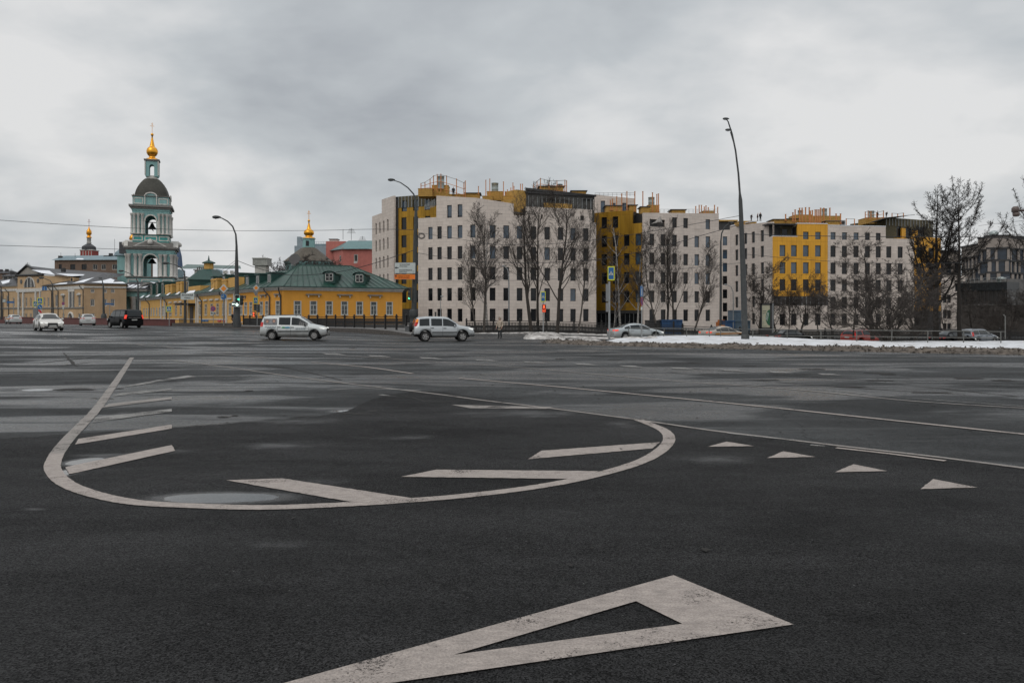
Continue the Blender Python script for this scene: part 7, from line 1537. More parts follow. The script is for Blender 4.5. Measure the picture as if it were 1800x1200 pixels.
# ------------------------------------------------------------------ containers
def container(lab, x0, x1, y0, d, mt, hz=-1.2):
    t = thing('container', lab, 'container', (X(x0, d), d, hz)); a, b = X(x0, d), X(x1, d); m = MB(); z1 = Z(y0, d); m.box(a, d, hz, b, d + 2.2, z1)
    n = max(3, int((b - a) / .35))
    for k in range(n + 1): xx = a + (b - a) * k / n; m.box(xx - .05, d - .06, hz + .1, xx + .05, d, z1 - .12)
    m.build('container_body', [mt], t); m = MB(); m.box(a - .06, d - .1, z1 - .1, b + .06, d - .005, z1 + .06); m.box(a - .06, d, z1 + .005, b + .06, d + 2.2, z1 + .05); m.build('rim', [mt], t); return t
BLUEC = mat('blue_container', (.02, .07, .17), .5, var=.2, dirt=.3); BLUEG = mat('bluegrey_container', (.10, .15, .20), .6, var=.2, dirt=.3); GREYC = mat('grey_container', (.06, .06, .06), .6, var=.2)
container('blue ribbed container behind the fence, under the leaning trees', 1164, 1199, 562.5, 92, BLUEC); container('dark grey container left of the blue ribbed one', 1139, 1163, 563.5, 93, GREYC)
container('small blue container left of the blue grey one, by the leaning lamp', 1276.5, 1291, 564, 92, BLUEC); container('blue grey container right behind the leaning lamp post', 1291.5, 1318, 564, 92.5, BLUEG)
container('tall grey metal shed panel standing above the containers', 1288, 1302, 546, 97, BLUEG)
t = thing('excavator', 'orange machine cab peeking over the fence left of the small blue container', 'machine', V(1271, 580, 94)); d = 94
m = MB(); m.box(X(1266, d), d, -1.1, X(1276, d), d + 2, Z(566, d)); m.prism([(X(1267.5, d), d + .1), (X(1274, d), d + .1), (X(1273, d), d + 1.6), (X(1267.5, d), d + 1.6)], Z(566, d), Z(562, d)); m.build('cab', [mat('machine_orange', (.55, .15, .02), .5)], t); m = MB(); m.box(X(1268.3, d), d + .05, Z(565.5, d), X(1271.5, d), d + .095, Z(562.7, d)); m.box(X(1267, d), d - .05, Z(569.6, d), X(1273, d), d - .005, Z(567.5, d)); m.build('cab_window', [DGLASS], t)
# litter bin next to the tram post and post box
m = MB(); m.lathe([(.22, 0), (.28, .7), (.3, .72)], (X(717, 74.6), 74.6, .12), 12); tag(m.build('litter_bin', [SBACK], loc=(X(717, 74.6), 74.6, .12)), 'pale grey bin on the pavement left of the ornate tram post', 'bin')
d = 110; m = MB(); m.box(X(764, d), d, 0, X(766.5, d), d + .4, Z(549, d)); m.box(X(763.6, d), d - .05, Z(549, d), X(766.9, d), d + .45, Z(548.3, d)); tag(m.build('utility_cabinet', [DARKP], loc=(X(765, d), d, 0)), 'narrow dark cabinet in front of the stone block ground floor', 'cabinet')
# ------------------------------------------------------------------ vehicles
def interp(T, x):
    if x <= T[0][0]: return T[0][1]
    for i in range(len(T) - 1):
        if x <= T[i + 1][0]:
            t = (x - T[i][0]) / (T[i + 1][0] - T[i][0]); return T[i][1] + (T[i + 1][1] - T[i][1]) * t
    return T[-1][1]
def car(name, lab, cat, px, d, head, S, body, bumper=None, tail=TAILL, lights=HEADL, z=None, group=None):
    W = S['W']; hw = W / 2; top = S['top']; belt = S['belt']; zc = S['zc']; r = S['r']; xf, xr = S['xf'], S['xr']; x0, x1 = top[0][0], top[-1][0]
    x = X(px, d); z = G(x, d) if z is None else z
    t = thing(name, lab, cat, (x, d, z), group, local=True, rz=head)
    roofw = S.get('roofw', .74) * hw
    def wd(q):
        e = min(q - x0, x1 - q); rear = q - x0 < x1 - q
        k = .80 if not rear else S.get('rearw', .88)
        return hw * (k + (1 - k) * ss(min(1, e / (.55 if not rear else .35))) ** .7)
    def zb(q):
        v = zc + (.06 if q < x0 + .3 or q > x1 - .3 else 0)
        for xw in (xf, xr):
            R_ = r + .075
            if abs(q - xw) < R_: v = max(v, r + math.sqrt(max(0, R_ * R_ - (q - xw) ** 2)))
        return v
    sx = set([x0 + .001, x1 - .001]); 
    for T_ in (top, belt): sx |= {p[0] for p in T_ if x0 <= p[0] <= x1}
    for xw in (xf, xr):
        for k in range(-7, 8): sx.add(xw + (r + .075) * math.sin(k / 7 * math.pi / 2))
    q = x0
    while q < x1: sx.add(q); q += .18
    sx = sorted(s for s in sx if x0 <= s <= x1); cl = [sx[0]]
    for s in sx[1:]:
        if s - cl[-1] > .012: cl.append(s)
    sx = cl
    def ring(q):
        tp = interp(top, q); bl = min(interp(belt, q), tp - .03); w_ = wd(q); b = zb(q); b = min(b, bl - .1)
        g = ss((tp - bl - .05) / .35)        # 0 hood, 1 cabin
        z3 = max(b + .08, .52 * bl); tw = roofw * g + w_ * .86 * (1 - g)
        tw = min(tw, w_ * .9)
        return [(0, b + 0), (w_ * .8, b), (w_ * .975, b + .05), (w_, z3), (w_ * .99, bl - .05), (w_ * .955, bl), (tw + .02, tp - .06 * g - .012), (tw - .07, tp - .012 * g), (0, tp + .025)]
    m = MB(); n = 9
    for q in sx:
        rg = ring(q)
        for y_, z_ in rg: m.v.append(Vector((q, -y_, z_)))
        for y_, z_ in rg[1:-1][::-1]: m.v.append(Vector((q, y_, z_)))
    N_ = 16
    for i in range(len(sx) - 1):
        for k in range(N_):
            k2 = (k + 1) % N_; low = k in (0, 1, 15, 14) ; m.f.append([i * N_ + k, (i + 1) * N_ + k, (i + 1) * N_ + k2, i * N_ + k2]); 
            m.mi.append(1 if k in (0, 15) or (S.get('clad') and k in (1, 14)) or (bumper and k in (1, 2, 13, 14) and (sx[i] < x0 + .45 or sx[i + 1] > x1 - .45)) else 0); m.smooth.append(True)
    m.f.append([k for k in range(N_)]); m.mi.append(0); m.smooth.append(False); b_ = (len(sx) - 1) * N_; m.f.append([b_ + k for k in range(N_ - 1, -1, -1)]); m.mi.append(0); m.smooth.append(False)
    bd_ = m.build('body', [body, CARBL], t)
    # --- windows
    def sidept(q, f, s, o=.014):
        rg = ring(q); a, b = rg[5], rg[6]; y_ = a[0] + (b[0] - a[0]) * f; z_ = a[1] + (b[1] - a[1]) * f; return (q, s * (y_ + o), z_ + o * .3)
    for s in (-1, 1):
        for (xa, xb, fa, fb) in S['side']:
            m = MB(); K_ = 9; lo = []; hi = []
            for k in range(K_ + 1):
                q = xa + (xb - xa) * k / K_; lo.append(sidept(q, .10, s)); ft = .90; rg = ring(q)
                if rg[6][1] - rg[5][1] < .12: ft = .12
                hi.append(sidept(q, ft, s))
            for k in range(K_): m.add([lo[k], lo[k + 1], hi[k + 1], hi[k]], [(0, 1, 2, 3)] if s < 0 else [(3, 2, 1, 0)])
            m.build('side_window', [CARGL], t)
    def toppt(q, f, o=.014):
        rg = ring(q); tw = rg[6][0] * .96; a = abs(f); return (q + (o if q > 0 else -o), f * tw * 1.0, rg[8][1] + (rg[6][1] - rg[8][1]) * a ** 2.6 + o)
    for (xa, xb, nm) in ((S['ws'][0], S['ws'][1], 'windscreen'), (S['rw'][0], S['rw'][1], 'rear_window')):
        m = MB(); A = 7; Bn = 8; P = []
        for i in range(A + 1): P.append([toppt(xa + (xb - xa) * i / A, -.93 + 1.86 * j / Bn) for j in range(Bn + 1)])
        for i in range(A):
            for j in range(Bn): m.add([P[i][j], P[i + 1][j], P[i + 1][j + 1], P[i][j + 1]], [(0, 1, 2, 3)], 0, True)
        m.build(nm, [CARGL], t)
    # --- doors: seams, handles, sills
    for s in (-1, 1):
        m = MB()
        for q in S['seams']:
            rg = ring(q); m.tube([(q, s * (rg[i][0] + .004), rg[i][1]) for i in (2, 3, 4, 5)], .008, 3)
        if S['seams']: m.build('door_seam', [CARBL], t)
        for q in S.get('handles', []): rg = ring(q); m = MB(); m.box(q - .1, s * (rg[4][0] + .0) - .02, rg[4][1] - .06, q + .1, s * rg[4][0] + .03 * s + .001, rg[4][1] - .02); m.build('door_handle', [CARBL if not S.get('chrome') else ALLOY], t)
        if S.get('strip'): 
            m = MB(); a_, b2, zz, hh = S['strip']; K_ = 6
            for k in range(K_): qa = a_ + (b2 - a_) * k / K_; qb = a_ + (b2 - a_) * (k + 1) / K_; m.add([(qa, s * (wd(qa) + .02), zz), (qb, s * (wd(qb) + .02), zz), (qb, s * (wd(qb) + .02), zz + hh), (qa, s * (wd(qa) + .02), zz + hh), (qa, s * (wd(qa) - .02), zz + hh), (qb, s * (wd(qb) - .02), zz + hh)], [(0, 1, 2, 3), (3, 2, 5, 4)])
            m.build('side_strip', [CARBL], t)
        xm = S['ws'][0] if S['ws'][0] > 0 else S['ws'][1]; xm = S['mirror']; rg = ring(xm); m = MB(); m.lathe([(.02, -.10), (.07, -.07), (.085, 0), (.07, .07), (.02, .1)], (0, 0, 0), 8); m.v = [Vector((xm + v.x * .7, s * (rg[5][0] + .10) + v.z, rg[5][1] + .08 + v.y)) for v in m.v]; m.build('wing_mirror', [S.get('mirrorm', body)], t)
    # --- wheels
    for xw in (xf, xr):
        for s in (-1, 1):
            m = MB(); yo = s * (hw - .02); yi = s * (hw - .23)
            def wl(prof, mb, mi=0, n=20):
                vs = []; fs = []
                for rr2, y_ in prof:
                    for k in range(n): a = 2 * math.pi * k / n; vs.append((xw + rr2 * math.cos(a), y_, r + rr2 * math.sin(a)))
                for i in range(len(prof) - 1):
                    for k in range(n): k2 = (k + 1) % n; fs.append((i * n + k, i * n + k2, (i + 1) * n + k2, (i + 1) * n + k))
                mb.add(vs, fs, mi, True); mb.add(vs[-n:], [tuple(range(n))], mi); mb.add(vs[:n], [tuple(range(n))], mi)
            wl([(r * .6, yi), (r * .95, yi), (r, yi + s * .03), (r, yo - s * .03), (r * .95, yo), (r * .66, yo - s * .01), (r * .64, yo - s * .05)], m)
            w_ = m.build('wheel', [RUBBER], t); m = MB(); wl([(r * .64, yo - s * .05), (r * .62, yo - s * .015), (r * .56, yo - s * .012), (r * .54, yo - s * .05)], m, 0)
            for k in range(S.get('spokes', 6)):
                a = 2 * math.pi * k / S.get('spokes', 6); c, sn = math.cos(a), math.sin(a); w2 = .055 if S.get('spokes', 6) < 8 else .03
                m.add([(xw + c * .03 - sn * w2, yo - s * .012, r + sn * .03 + c * w2), (xw + c * .03 + sn * w2, yo - s * .012, r + sn * .03 - c * w2), (xw + c * r * .57 + sn * w2 * .8, yo - s * .02, r + sn * r * .57 - c * w2 * .8), (xw + c * r * .57 - sn * w2 * .8, yo - s * .02, r + sn * r * .57 + c * w2 * .8)], [(0, 1, 2, 3)])
            m.v = m.v; m.build('rim', [S.get('rimm', ALLOY)], w_)
            m = MB(); wl([(r * .53, yo - s * .06), (r * .1, yo - s * .06)], m); m.build('brake_disc', [CARBL], w_)
    m = MB(); m.box(x0 + .35, -hw + .24, zc - .02, x1 - .35, hw - .24, zc + .35); m.build('underbody', [CARBL], t)
    # --- front
    zf = S['zf']; wf = wd(x1 - .05)
    for s in (-1, 1):
        m = MB(); q0 = x1 - .38; pts = []
        a = [(x1 - .05, wf * .50, zf - .055), (x1 - .05, wf * .52, zf + .06), (x1 - .16, wd(x1 - .16) * .93, zf + .085), (q0, wd(q0) + .008, zf + .10), (q0 + .03, wd(q0 + .03) + .010, zf + .0), (x1 - .16, wd(x1 - .16) * .985, zf - .06)]
        a = [(p[0] + .035, s * p[1], p[2]) for p in a]; bk = [(p[0] - .12, p[1] * .93, p[2]) for p in a]; k = len(a); m.add(a + bk, [tuple(range(k))] + [(i, (i + 1) % k, k + (i + 1) % k, k + i) for i in range(k)]); m.build('headlight', [lights], t)
        zt = S['zt']; m = MB(); wr = wd(x0 + .06)
        if S.get('tallail'):
            zt0, zt1 = S['tallail']; 
            for k in range(5):
                za, zb_ = zt0 + (zt1 - zt0) * k / 5, zt0 + (zt1 - zt0) * (k + 1) / 5
                def yy(zz): rg = ring(x0 + .14); pr = [p for p in rg[2:7]]; 
                def yat(zz, q):
                    rg = ring(q)[2:7]
                    for i in range(len(rg) - 1):
                        if rg[i][1] <= zz <= rg[i + 1][1]: return rg[i][0] + (rg[i + 1][0] - rg[i][0]) * (zz - rg[i][1]) / (rg[i + 1][1] - rg[i][1])
                    return rg[-1][0]
                xq = max(x0 + .02, min([p[0] for p in top if p[1] >= zz] or [x0]) if False else x0 + .03 + S.get('tslope', .0) * (za - zt0)); xq2 = x0 + .03 + S.get('tslope', .0) * (zb_ - zt0); x_o = xq + .17
                ya, yb = yat(za, x_o), yat(zb_, x_o + .02)
                m.add([(xq - .03, s * (ya - .15), za), (xq2 - .03, s * (yb - .15), zb_), (xq2, s * (yb + .0), zb_), (xq, s * (ya + .0), za), (x_o, s * (ya + .015), za), (x_o + (xq2 - xq), s * (yb + .015), zb_)], [(0, 1, 2, 3), (3, 2, 5, 4)])
        else:
            a = [(x0 + .03, wr * .55, zt - .05), (x0 + .03, wr * .55, zt + .06), (x0 + .08, wr * .96, zt + .075), (x0 + .32, wd(x0 + .32) + .006, zt + .08), (x0 + .32, wd(x0 + .32) + .008, zt - .02), (x0 + .08, wr * 1.0, zt - .07)]
            a = [(p[0] - .03, s * p[1], p[2]) for p in a]; bk = [(p[0] + .12, p[1] * .93, p[2]) for p in a]; k = len(a); m.add(a + bk, [tuple(range(k))] + [(i, (i + 1) % k, k + (i + 1) % k, k + i) for i in range(k)])
        m.build('tail_light', [tail], t)
    m = MB(); g0, g1, gw = S['grille']; m.box(x1 - .12, -gw, g0, x1 + .02, gw, g1); 
    m.build('grille', [CARBL], t); m = MB(); m.box(x1 - .1, -wf * .85, zc + .08, x1 + .012, -wf * .45, zc + .2); m.box(x1 - .1, wf * .45, zc + .08, x1 + .012, wf * .85, zc + .2); m.build('air_intake', [CARBL], t)
    m = MB(); m.box(x1, -.26, g0 + .02, x1 + .032, .26, g0 + .13); m.build('number_plate', [PLATE], t); zp = S.get('zp', .78); m = MB(); m.box(x0 - .035, -.26, zp - .055, x0 + .04, .26, zp + .055); m.build('number_plate', [PLATE], t)
    m = MB(); m.box(x0 - .045, -hw * .84, zc + .10, x0 + .12, hw * .84, zc + .24); m.build('rear_bumper', [bumper or body], t)
    if S.get('rails'):
        for s in (-1, 1): a_, b2 = S['rails']; m = MB(); m.tube([(a_, s * (roofw - .1), interp(top, a_) + .01), (a_ + .12, s * (roofw - .1), interp(top, a_) + .07), (b2 - .15, s * (roofw - .1), interp(top, b2) + .07), (b2, s * (roofw - .1), interp(top, b2) + .01)], .022, 5); m.build('roof_rail', [CARBL], t)
    t['_x'] = 1
    return t
SED = dict(W=1.82, zc=.20, r=.325, xf=1.42, xr=-1.35, zf=.66, zt=.86, grille=(.42, .66, .42), zp=.78, mirror=.78, roofw=.66, spokes=10,
    top=[(-2.36, .50), (-2.33, .90), (-2.22, 1.02), (-1.72, 1.05), (-1.2, 1.28), (-.75, 1.41), (-.2, 1.45), (.25, 1.42), (.6, 1.30), (1.15, 1.00), (1.35, .96), (2.0, .83), (2.25, .72), (2.36, .52)],
    belt=[(-2.36, .88), (-1.5, .97), (1.0, .90), (1.4, .86), (2.36, .62)], side=[(-1.42, -.92, 0, 0), (-.86, .02, 0, 0), (.07, .92, 0, 0)], ws=(.42, 1.12), rw=(-1.62, -.86), seams=[-.88, .06, 1.0], handles=[-.72, .2], chrome=True)
MCV = dict(W=1.74, zc=.22, r=.31, xf=1.42, xr=-1.42, zf=.78, zt=1.0, tallail=(.92, 1.22), tslope=.12, grille=(.5, .78, .4), zp=.95, mirror=.82, roofw=.74, spokes=8, rearw=.93,
    top=[(-2.22, .55), (-2.20, .95), (-2.10, 1.42), (-2.0, 1.60), (-1.85, 1.645), (-1.3, 1.67), (0, 1.665), (.35, 1.62), (.7, 1.42), (1.22, 1.08), (1.4, 1.04), (1.9, .94), (2.12, .82), (2.22, .6)],
    belt=[(-2.22, .98), (-1.0, .98), (1.1, .93), (1.5, .88), (2.22, .66)], side=[(-.95, -.18, 0, 0), (-.10, .98, 0, 0)], ws=(.45, 1.18), rw=(-2.16, -2.04), seams=[-1.02, -.14, 1.05], handles=[-.92, -.02], strip=(-1.0, 1.05, .56, .075), rails=(-1.95, .2), mirrorm=None)
MCV['mirrorm'] = CARBL
CRV = dict(W=1.75, zc=.30, r=.345, xf=1.30, xr=-1.30, zf=.84, zt=1.2, tallail=(1.08, 1.52), tslope=.30, grille=(.62, .86, .42), zp=.75, mirror=.72, roofw=.76, spokes=5, rearw=.93, clad=True,
    top=[(-2.08, .60), (-2.06, 1.02), (-1.95, 1.45), (-1.86, 1.62), (-1.7, 1.68), (-1.2, 1.72), (0, 1.71), (.3, 1.66), (.6, 1.48), (1.08, 1.13), (1.25, 1.09), (1.85, 1.0), (2.05, .88), (2.15, .66)],
    belt=[(-2.08, 1.02), (-1.0, 1.03), (1.0, 1.0), (1.4, .96), (2.15, .74)], side=[(-1.72, -1.02, 0, 0), (-.9, -.14, 0, 0), (-.08, .86, 0, 0)], ws=(.36, 1.04), rw=(-2.02, -1.86), seams=[-.97, -.11, .95], handles=[-.82, .04], strip=(-.85, .9, .60, .07))
HAT = dict(W=1.78, zc=.2, r=.32, xf=1.30, xr=-1.30, zf=.66, zt=.92, grille=(.36, .66, .36), zp=.72, mirror=.66, roofw=.68, spokes=5, rearw=.86,
    top=[(-2.12, .52), (-2.10, .92), (-2.0, 1.08), (-1.75, 1.25), (-1.45, 1.38), (-.8, 1.45), (0, 1.47), (.3, 1.42), (.6, 1.28), (1.12, .98), (1.3, .94), (1.85, .82), (2.05, .70), (2.14, .5)],
    belt=[(-2.12, .94), (-1.2, .97), (1.0, .90), (1.4, .86), (2.14, .62)], side=[(-1.5, -1.05, 0, 0), (-.92, -.1, 0, 0), (-.04, .86, 0, 0)], ws=(.40, 1.08), rw=(-1.95, -1.45), seams=[-.94, -.07, .96], handles=[-.8, .08])
WAG = dict(HAT); WAG.update(W=1.80, xf=1.36, xr=-1.36, tallail=(.85, 1.25), tslope=.35, zp=.8, rearw=.92, rails=(-1.75, .1),
    top=[(-2.24, .52), (-2.22, .95), (-2.12, 1.25), (-1.98, 1.46), (-1.6, 1.53), (-.8, 1.56), (0, 1.55), (.3, 1.50), (.6, 1.34), (1.15, 1.02), (1.35, .98), (1.9, .86), (2.15, .74), (2.24, .5)],
    belt=[(-2.24, .97), (-1.2, .98), (1.0, .94), (1.4, .88), (2.24, .66)], side=[(-1.9, -1.1, 0, 0), (-.98, -.1, 0, 0), (-.04, .9, 0, 0)], rw=(-2.18, -2.02), ws=(.40, 1.1))
VAN = dict(W=1.93, zc=.22, r=.34, xf=1.65, xr=-1.55, zf=.84, zt=1.1, tallail=(.95, 1.35), tslope=.05, grille=(.5, .85, .5), zp=.84, mirror=1.28, roofw=.80, spokes=10, rearw=.95,
    top=[(-2.55, .55), (-2.54, 1.0), (-2.48, 1.5), (-2.38, 1.78), (-2.2, 1.87), (-1.6, 1.91), (.6, 1.91), (.95, 1.86), (1.3, 1.66), (1.78, 1.22), (2.0, 1.14), (2.35, 1.0), (2.5, .85), (2.57, .6)],
    belt=[(-2.55, 1.12), (1.5, 1.10), (2.0, 1.0), (2.57, .75)], side=[(-2.25, -1.15, 0, 0), (-1.05, .1, 0, 0), (.2, 1.45, 0, 0)], ws=(1.02, 1.74), rw=(-2.52, -2.34), seams=[-1.1, .15, 1.5], handles=[-.9, .3])
WHITE_D = paint('dirty_white_paint', (.55, .58, .58), 0, .9); SILV = paint('silver_paint', (.44, .46, .47), .45, .5); WHITE_A = paint('cream_white_paint', (.60, .58, .54), 0, .35)
BLACKP = paint('black_paint', (.008, .008, .009), .0, .06, 0.0, .4); BLACKV = paint('glossy_black_paint', (.006, .006, .007), 0, .06, 0.0, .35); SILVG = paint('pale_silver_paint', (.40, .43, .44), .4, .55); TAXI = paint('taxi_cream_paint', (.36, .32, .27), 0, .9); REDP = paint('red_paint', (.30, .025, .015), 0, .3); GREYP = paint('blue_grey_paint', (.20, .22, .245), .4, .45); WHITE_B = paint('plain_white_paint', (.52, .53, .52), 0, .4)
# estate van 519
c_ = car('estate_car', 'dirty white estate car with roof rails and side stickers driving right past the yellow house', 'car', 519.5, 55.0, R(3), MCV, WHITE_D)
def decal(t, S_, side, pts_, mi_mats, name, off_=.012, body_z=True):
    m = MB(); m.add(pts_, [tuple(range(len(pts_)))], 0); return m.build(name, mi_mats, t)
yS = -(.87 + .006)
m = MB(); 
def dq(m, xa, xb, za, zb_, mi, y_=None, n=6, o=0.0):
    yb = lambda z_: -(.875 + .004 - max(0, z_ - .95) * .215 + o)
    m.add([(xa, yb(za), za), (xb, yb(za), za), (xb, yb(zb_), zb_), (xa, yb(zb_), zb_)], [(0, 1, 2, 3)], mi)
dq(m, -1.95, -1.08, 1.06, 1.46, 0); m.build('side_photo_sticker', [mat('sticker_grey', (.22, .22, .23), .6, var=.5, vs=5)], c_)
m = MB()
for cx_, cz_ in ((-1.72, 1.28), (-1.27, 1.3)):
    for (rr2, dz, mi, o_) in ((.13, 0, 0, .008), (.10, -.015, 1, .014)): m.add([(cx_ + rr2 * .85 * math.cos(a), -(.879 - max(0, cz_ + dz + rr2 * math.sin(a) - .95) * .215 + o_), cz_ + dz + rr2 * math.sin(a)) for a in [2 * math.pi * k / 14 for k in range(14)]], [tuple(range(14))], mi)
m.build('sticker_faces', [mat('sticker_hair', (.12, .07, .05), .6, var=0), mat('sticker_skin', (.45, .27, .21), .6, var=0)], c_)
m = MB()
def rc(x_, z_, a, b, mi): m.add([(x_ + a * math.cos(w_), -.886, z_ + b * math.sin(w_)) for w_ in [2 * math.pi * k / 16 for k in range(16)]], [tuple(range(16))], mi)
rc(-.62, .86, .13, .055, 0); rc(-.36, .86, .2, .055, 1); m.build('logo_sticker', [mat('sticker_green', (.08, .35, .16), .5, var=0), mat('sticker_blue', (.07, .30, .45), .5, var=0)], c_)
m = MB()
for k in range(7): dq(m, -1.88 + k * .115, -1.80 + k * .115, .90, .94, 0, o=.002)
for k in range(5): dq(m, -1.7 + k * .11, -1.62 + k * .11, .82, .85, 0, o=.002)
for k in range(6): dq(m, .18 + k * .12, .27 + k * .12, .78, .81, 0, o=.002); dq(m, .2 + k * .11, .28 + k * .11, .72, .75, 0, o=.002)
m.build('sticker_text', [mat('sticker_text_grey', (.12, .17, .2), .5, var=0)], c_)
c2_ = car('suv', 'silver four wheel drive with a spare wheel on the back and black bumpers, driving right', 'car', 778, 56.0, R(13), CRV, SILV, CARBL, TAILL)
m = MB(); vs = []
m.lathe([(.10, -.1), (.30, -.1), (.33, -.07), (.33, .07), (.30, .1), (.05, .12)], (0, 0, 0), 20); m.v = [Vector((-2.22 - v.z, .08 + v.x, .98 + v.y)) for v in m.v]; s_ = m.build('spare_wheel', [RUBBER], c2_)
m = MB(); m.box(-1.87 - .2, -.85, 1.5, -1.95, .85, 1.52); 
for s in (-1, 1):
    m = MB(); k = 1; rg = None
    m.add([(-2.0, s * .872, 1.34), (-1.84, s * .872 * .985, 1.35), (-1.78, s * .80, 1.56), (-1.9, s * .80, 1.56)], [(0, 1, 2, 3)] if s < 0 else [(3, 2, 1, 0)]); m.build('rear_indicator', [mat('amber_lens', (.75, .25, .02), .3, var=0, emis=(1, .35, .05), estr=.3)], c2_)
car('hatchback', 'white car with lit headlights and a dark front grille, coming towards the camera', 'car', 85, 68, R(-51), HAT, WHITE_A)
car('hatchback', 'small white car seen from behind, between the oncoming white car and the black van', 'car', 153.5, 104, R(121), HAT, WHITE_B)
t = car('van', 'black passenger van seen from behind in front of the bell tower', 'van', 219, 84, R(137), VAN, BLACKV, None, TAILON)
m = MB(); m.box(-2.6, -.6, 1.04, -2.53, .6, 1.075); m.build('chrome_strip', [ALLOY], t)
t = car('taxi', 'cream car with a thin orange stripe, farthest left near the red wall', 'car', 23.5, 128, R(133), HAT, WHITE_B)
m = MB(); m.add([(-1.9, .9, .78), (1.6, .9, .78), (1.6, .9, .9), (-1.9, .9, .9)], [(3, 2, 1, 0)]); m.add([(-1.9, .903, .70), (.6, .903, .70), (.6, .903, .78), (-1.9, .903, .78)], [(3, 2, 1, 0)]); m.build('orange_stripe', [mat('taxi_orange', (.48, .19, .03), .5, var=0)], t)
car('sedan', 'silver sedan with a lit red tail lamp, left of the blue containers', 'car', 1118, 68.5, R(16), SED, SILVG, None, TAILON)
t = car('taxi', 'muddy cream taxi with an orange side stripe behind the leaning lamp post', 'car', 1271, 77, R(24), SED, TAXI, None, TAILON)
m = MB()
for k in range(8):
    qa, qb = -1.6 + k * .42, -1.6 + (k + 1) * .42; yv = lambda q: -(.916 - .0 * q); m.add([(qa, yv(qa), .66 + (.1 * k / 8)), (qb, yv(qb), .66 + .1 * (k + 1) / 8), (qb, yv(qb), .80 + .02 * (k + 1) / 8), (qa, yv(qa), .80 + .02 * k / 8)], [(0, 1, 2, 3)])
m.build('orange_stripe', [mat('taxi_orange', (.48, .19, .03), .5, var=0)], t)
m = MB(); m.box(-.1, -.2, 1.46, .05, .2, 1.55); m.build('roof_sign', [mat('taxi_orange', (.48, .19, .03), .5, var=0)], t)
car('sedan', 'black sedan parked in front of the advertising panel', 'car', 1388, 78, R(26), SED, BLACKP)
car('estate_car', 'red estate car half hidden behind the bushes and the thin barrier', 'car', 1519, 77, R(24), WAG, REDP)
car('sedan', 'black sedan with a chrome window line between the two larch trunks', 'car', 1674, 74, R(24), SED, BLACKV)
car('estate_car', 'blue grey car right of the black sedan near the right end of the barrier', 'car', 1719, 80, R(28), WAG, GREYP)
# ------------------------------------------------------------------ people
def skin(nodes, edges, rad, mt, parent, name, sub=1, root=0):
    me = bpy.data.meshes.new(name); me.from_pydata([Vector(n) for n in nodes], edges, []); o = bpy.data.objects.new(name, me); COL.objects.link(o)
    md = o.modifiers.new('s', 'SKIN'); md.use_smooth_shade = True; sm = o.modifiers.new('u', 'SUBSURF'); sm.levels = sub; sm.render_levels = sub
    for i, v in enumerate(me.skin_vertices[0].data): r = rad[i]; v.radius = r if isinstance(r, tuple) else (r, r); v.use_root = (i == root)
    dg = bpy.context.evaluated_depsgraph_get(); dg.update(); m2 = bpy.data.meshes.new_from_object(o.evaluated_get(dg)); bpy.data.objects.remove(o)
    m2.materials.clear(); m2.materials.append(mt)
    q = bpy.data.objects.new(name, m2); COL.objects.link(q); q.parent = parent; return q
SKINM = mat('skin', (.42, .25, .19), .6, var=.08)
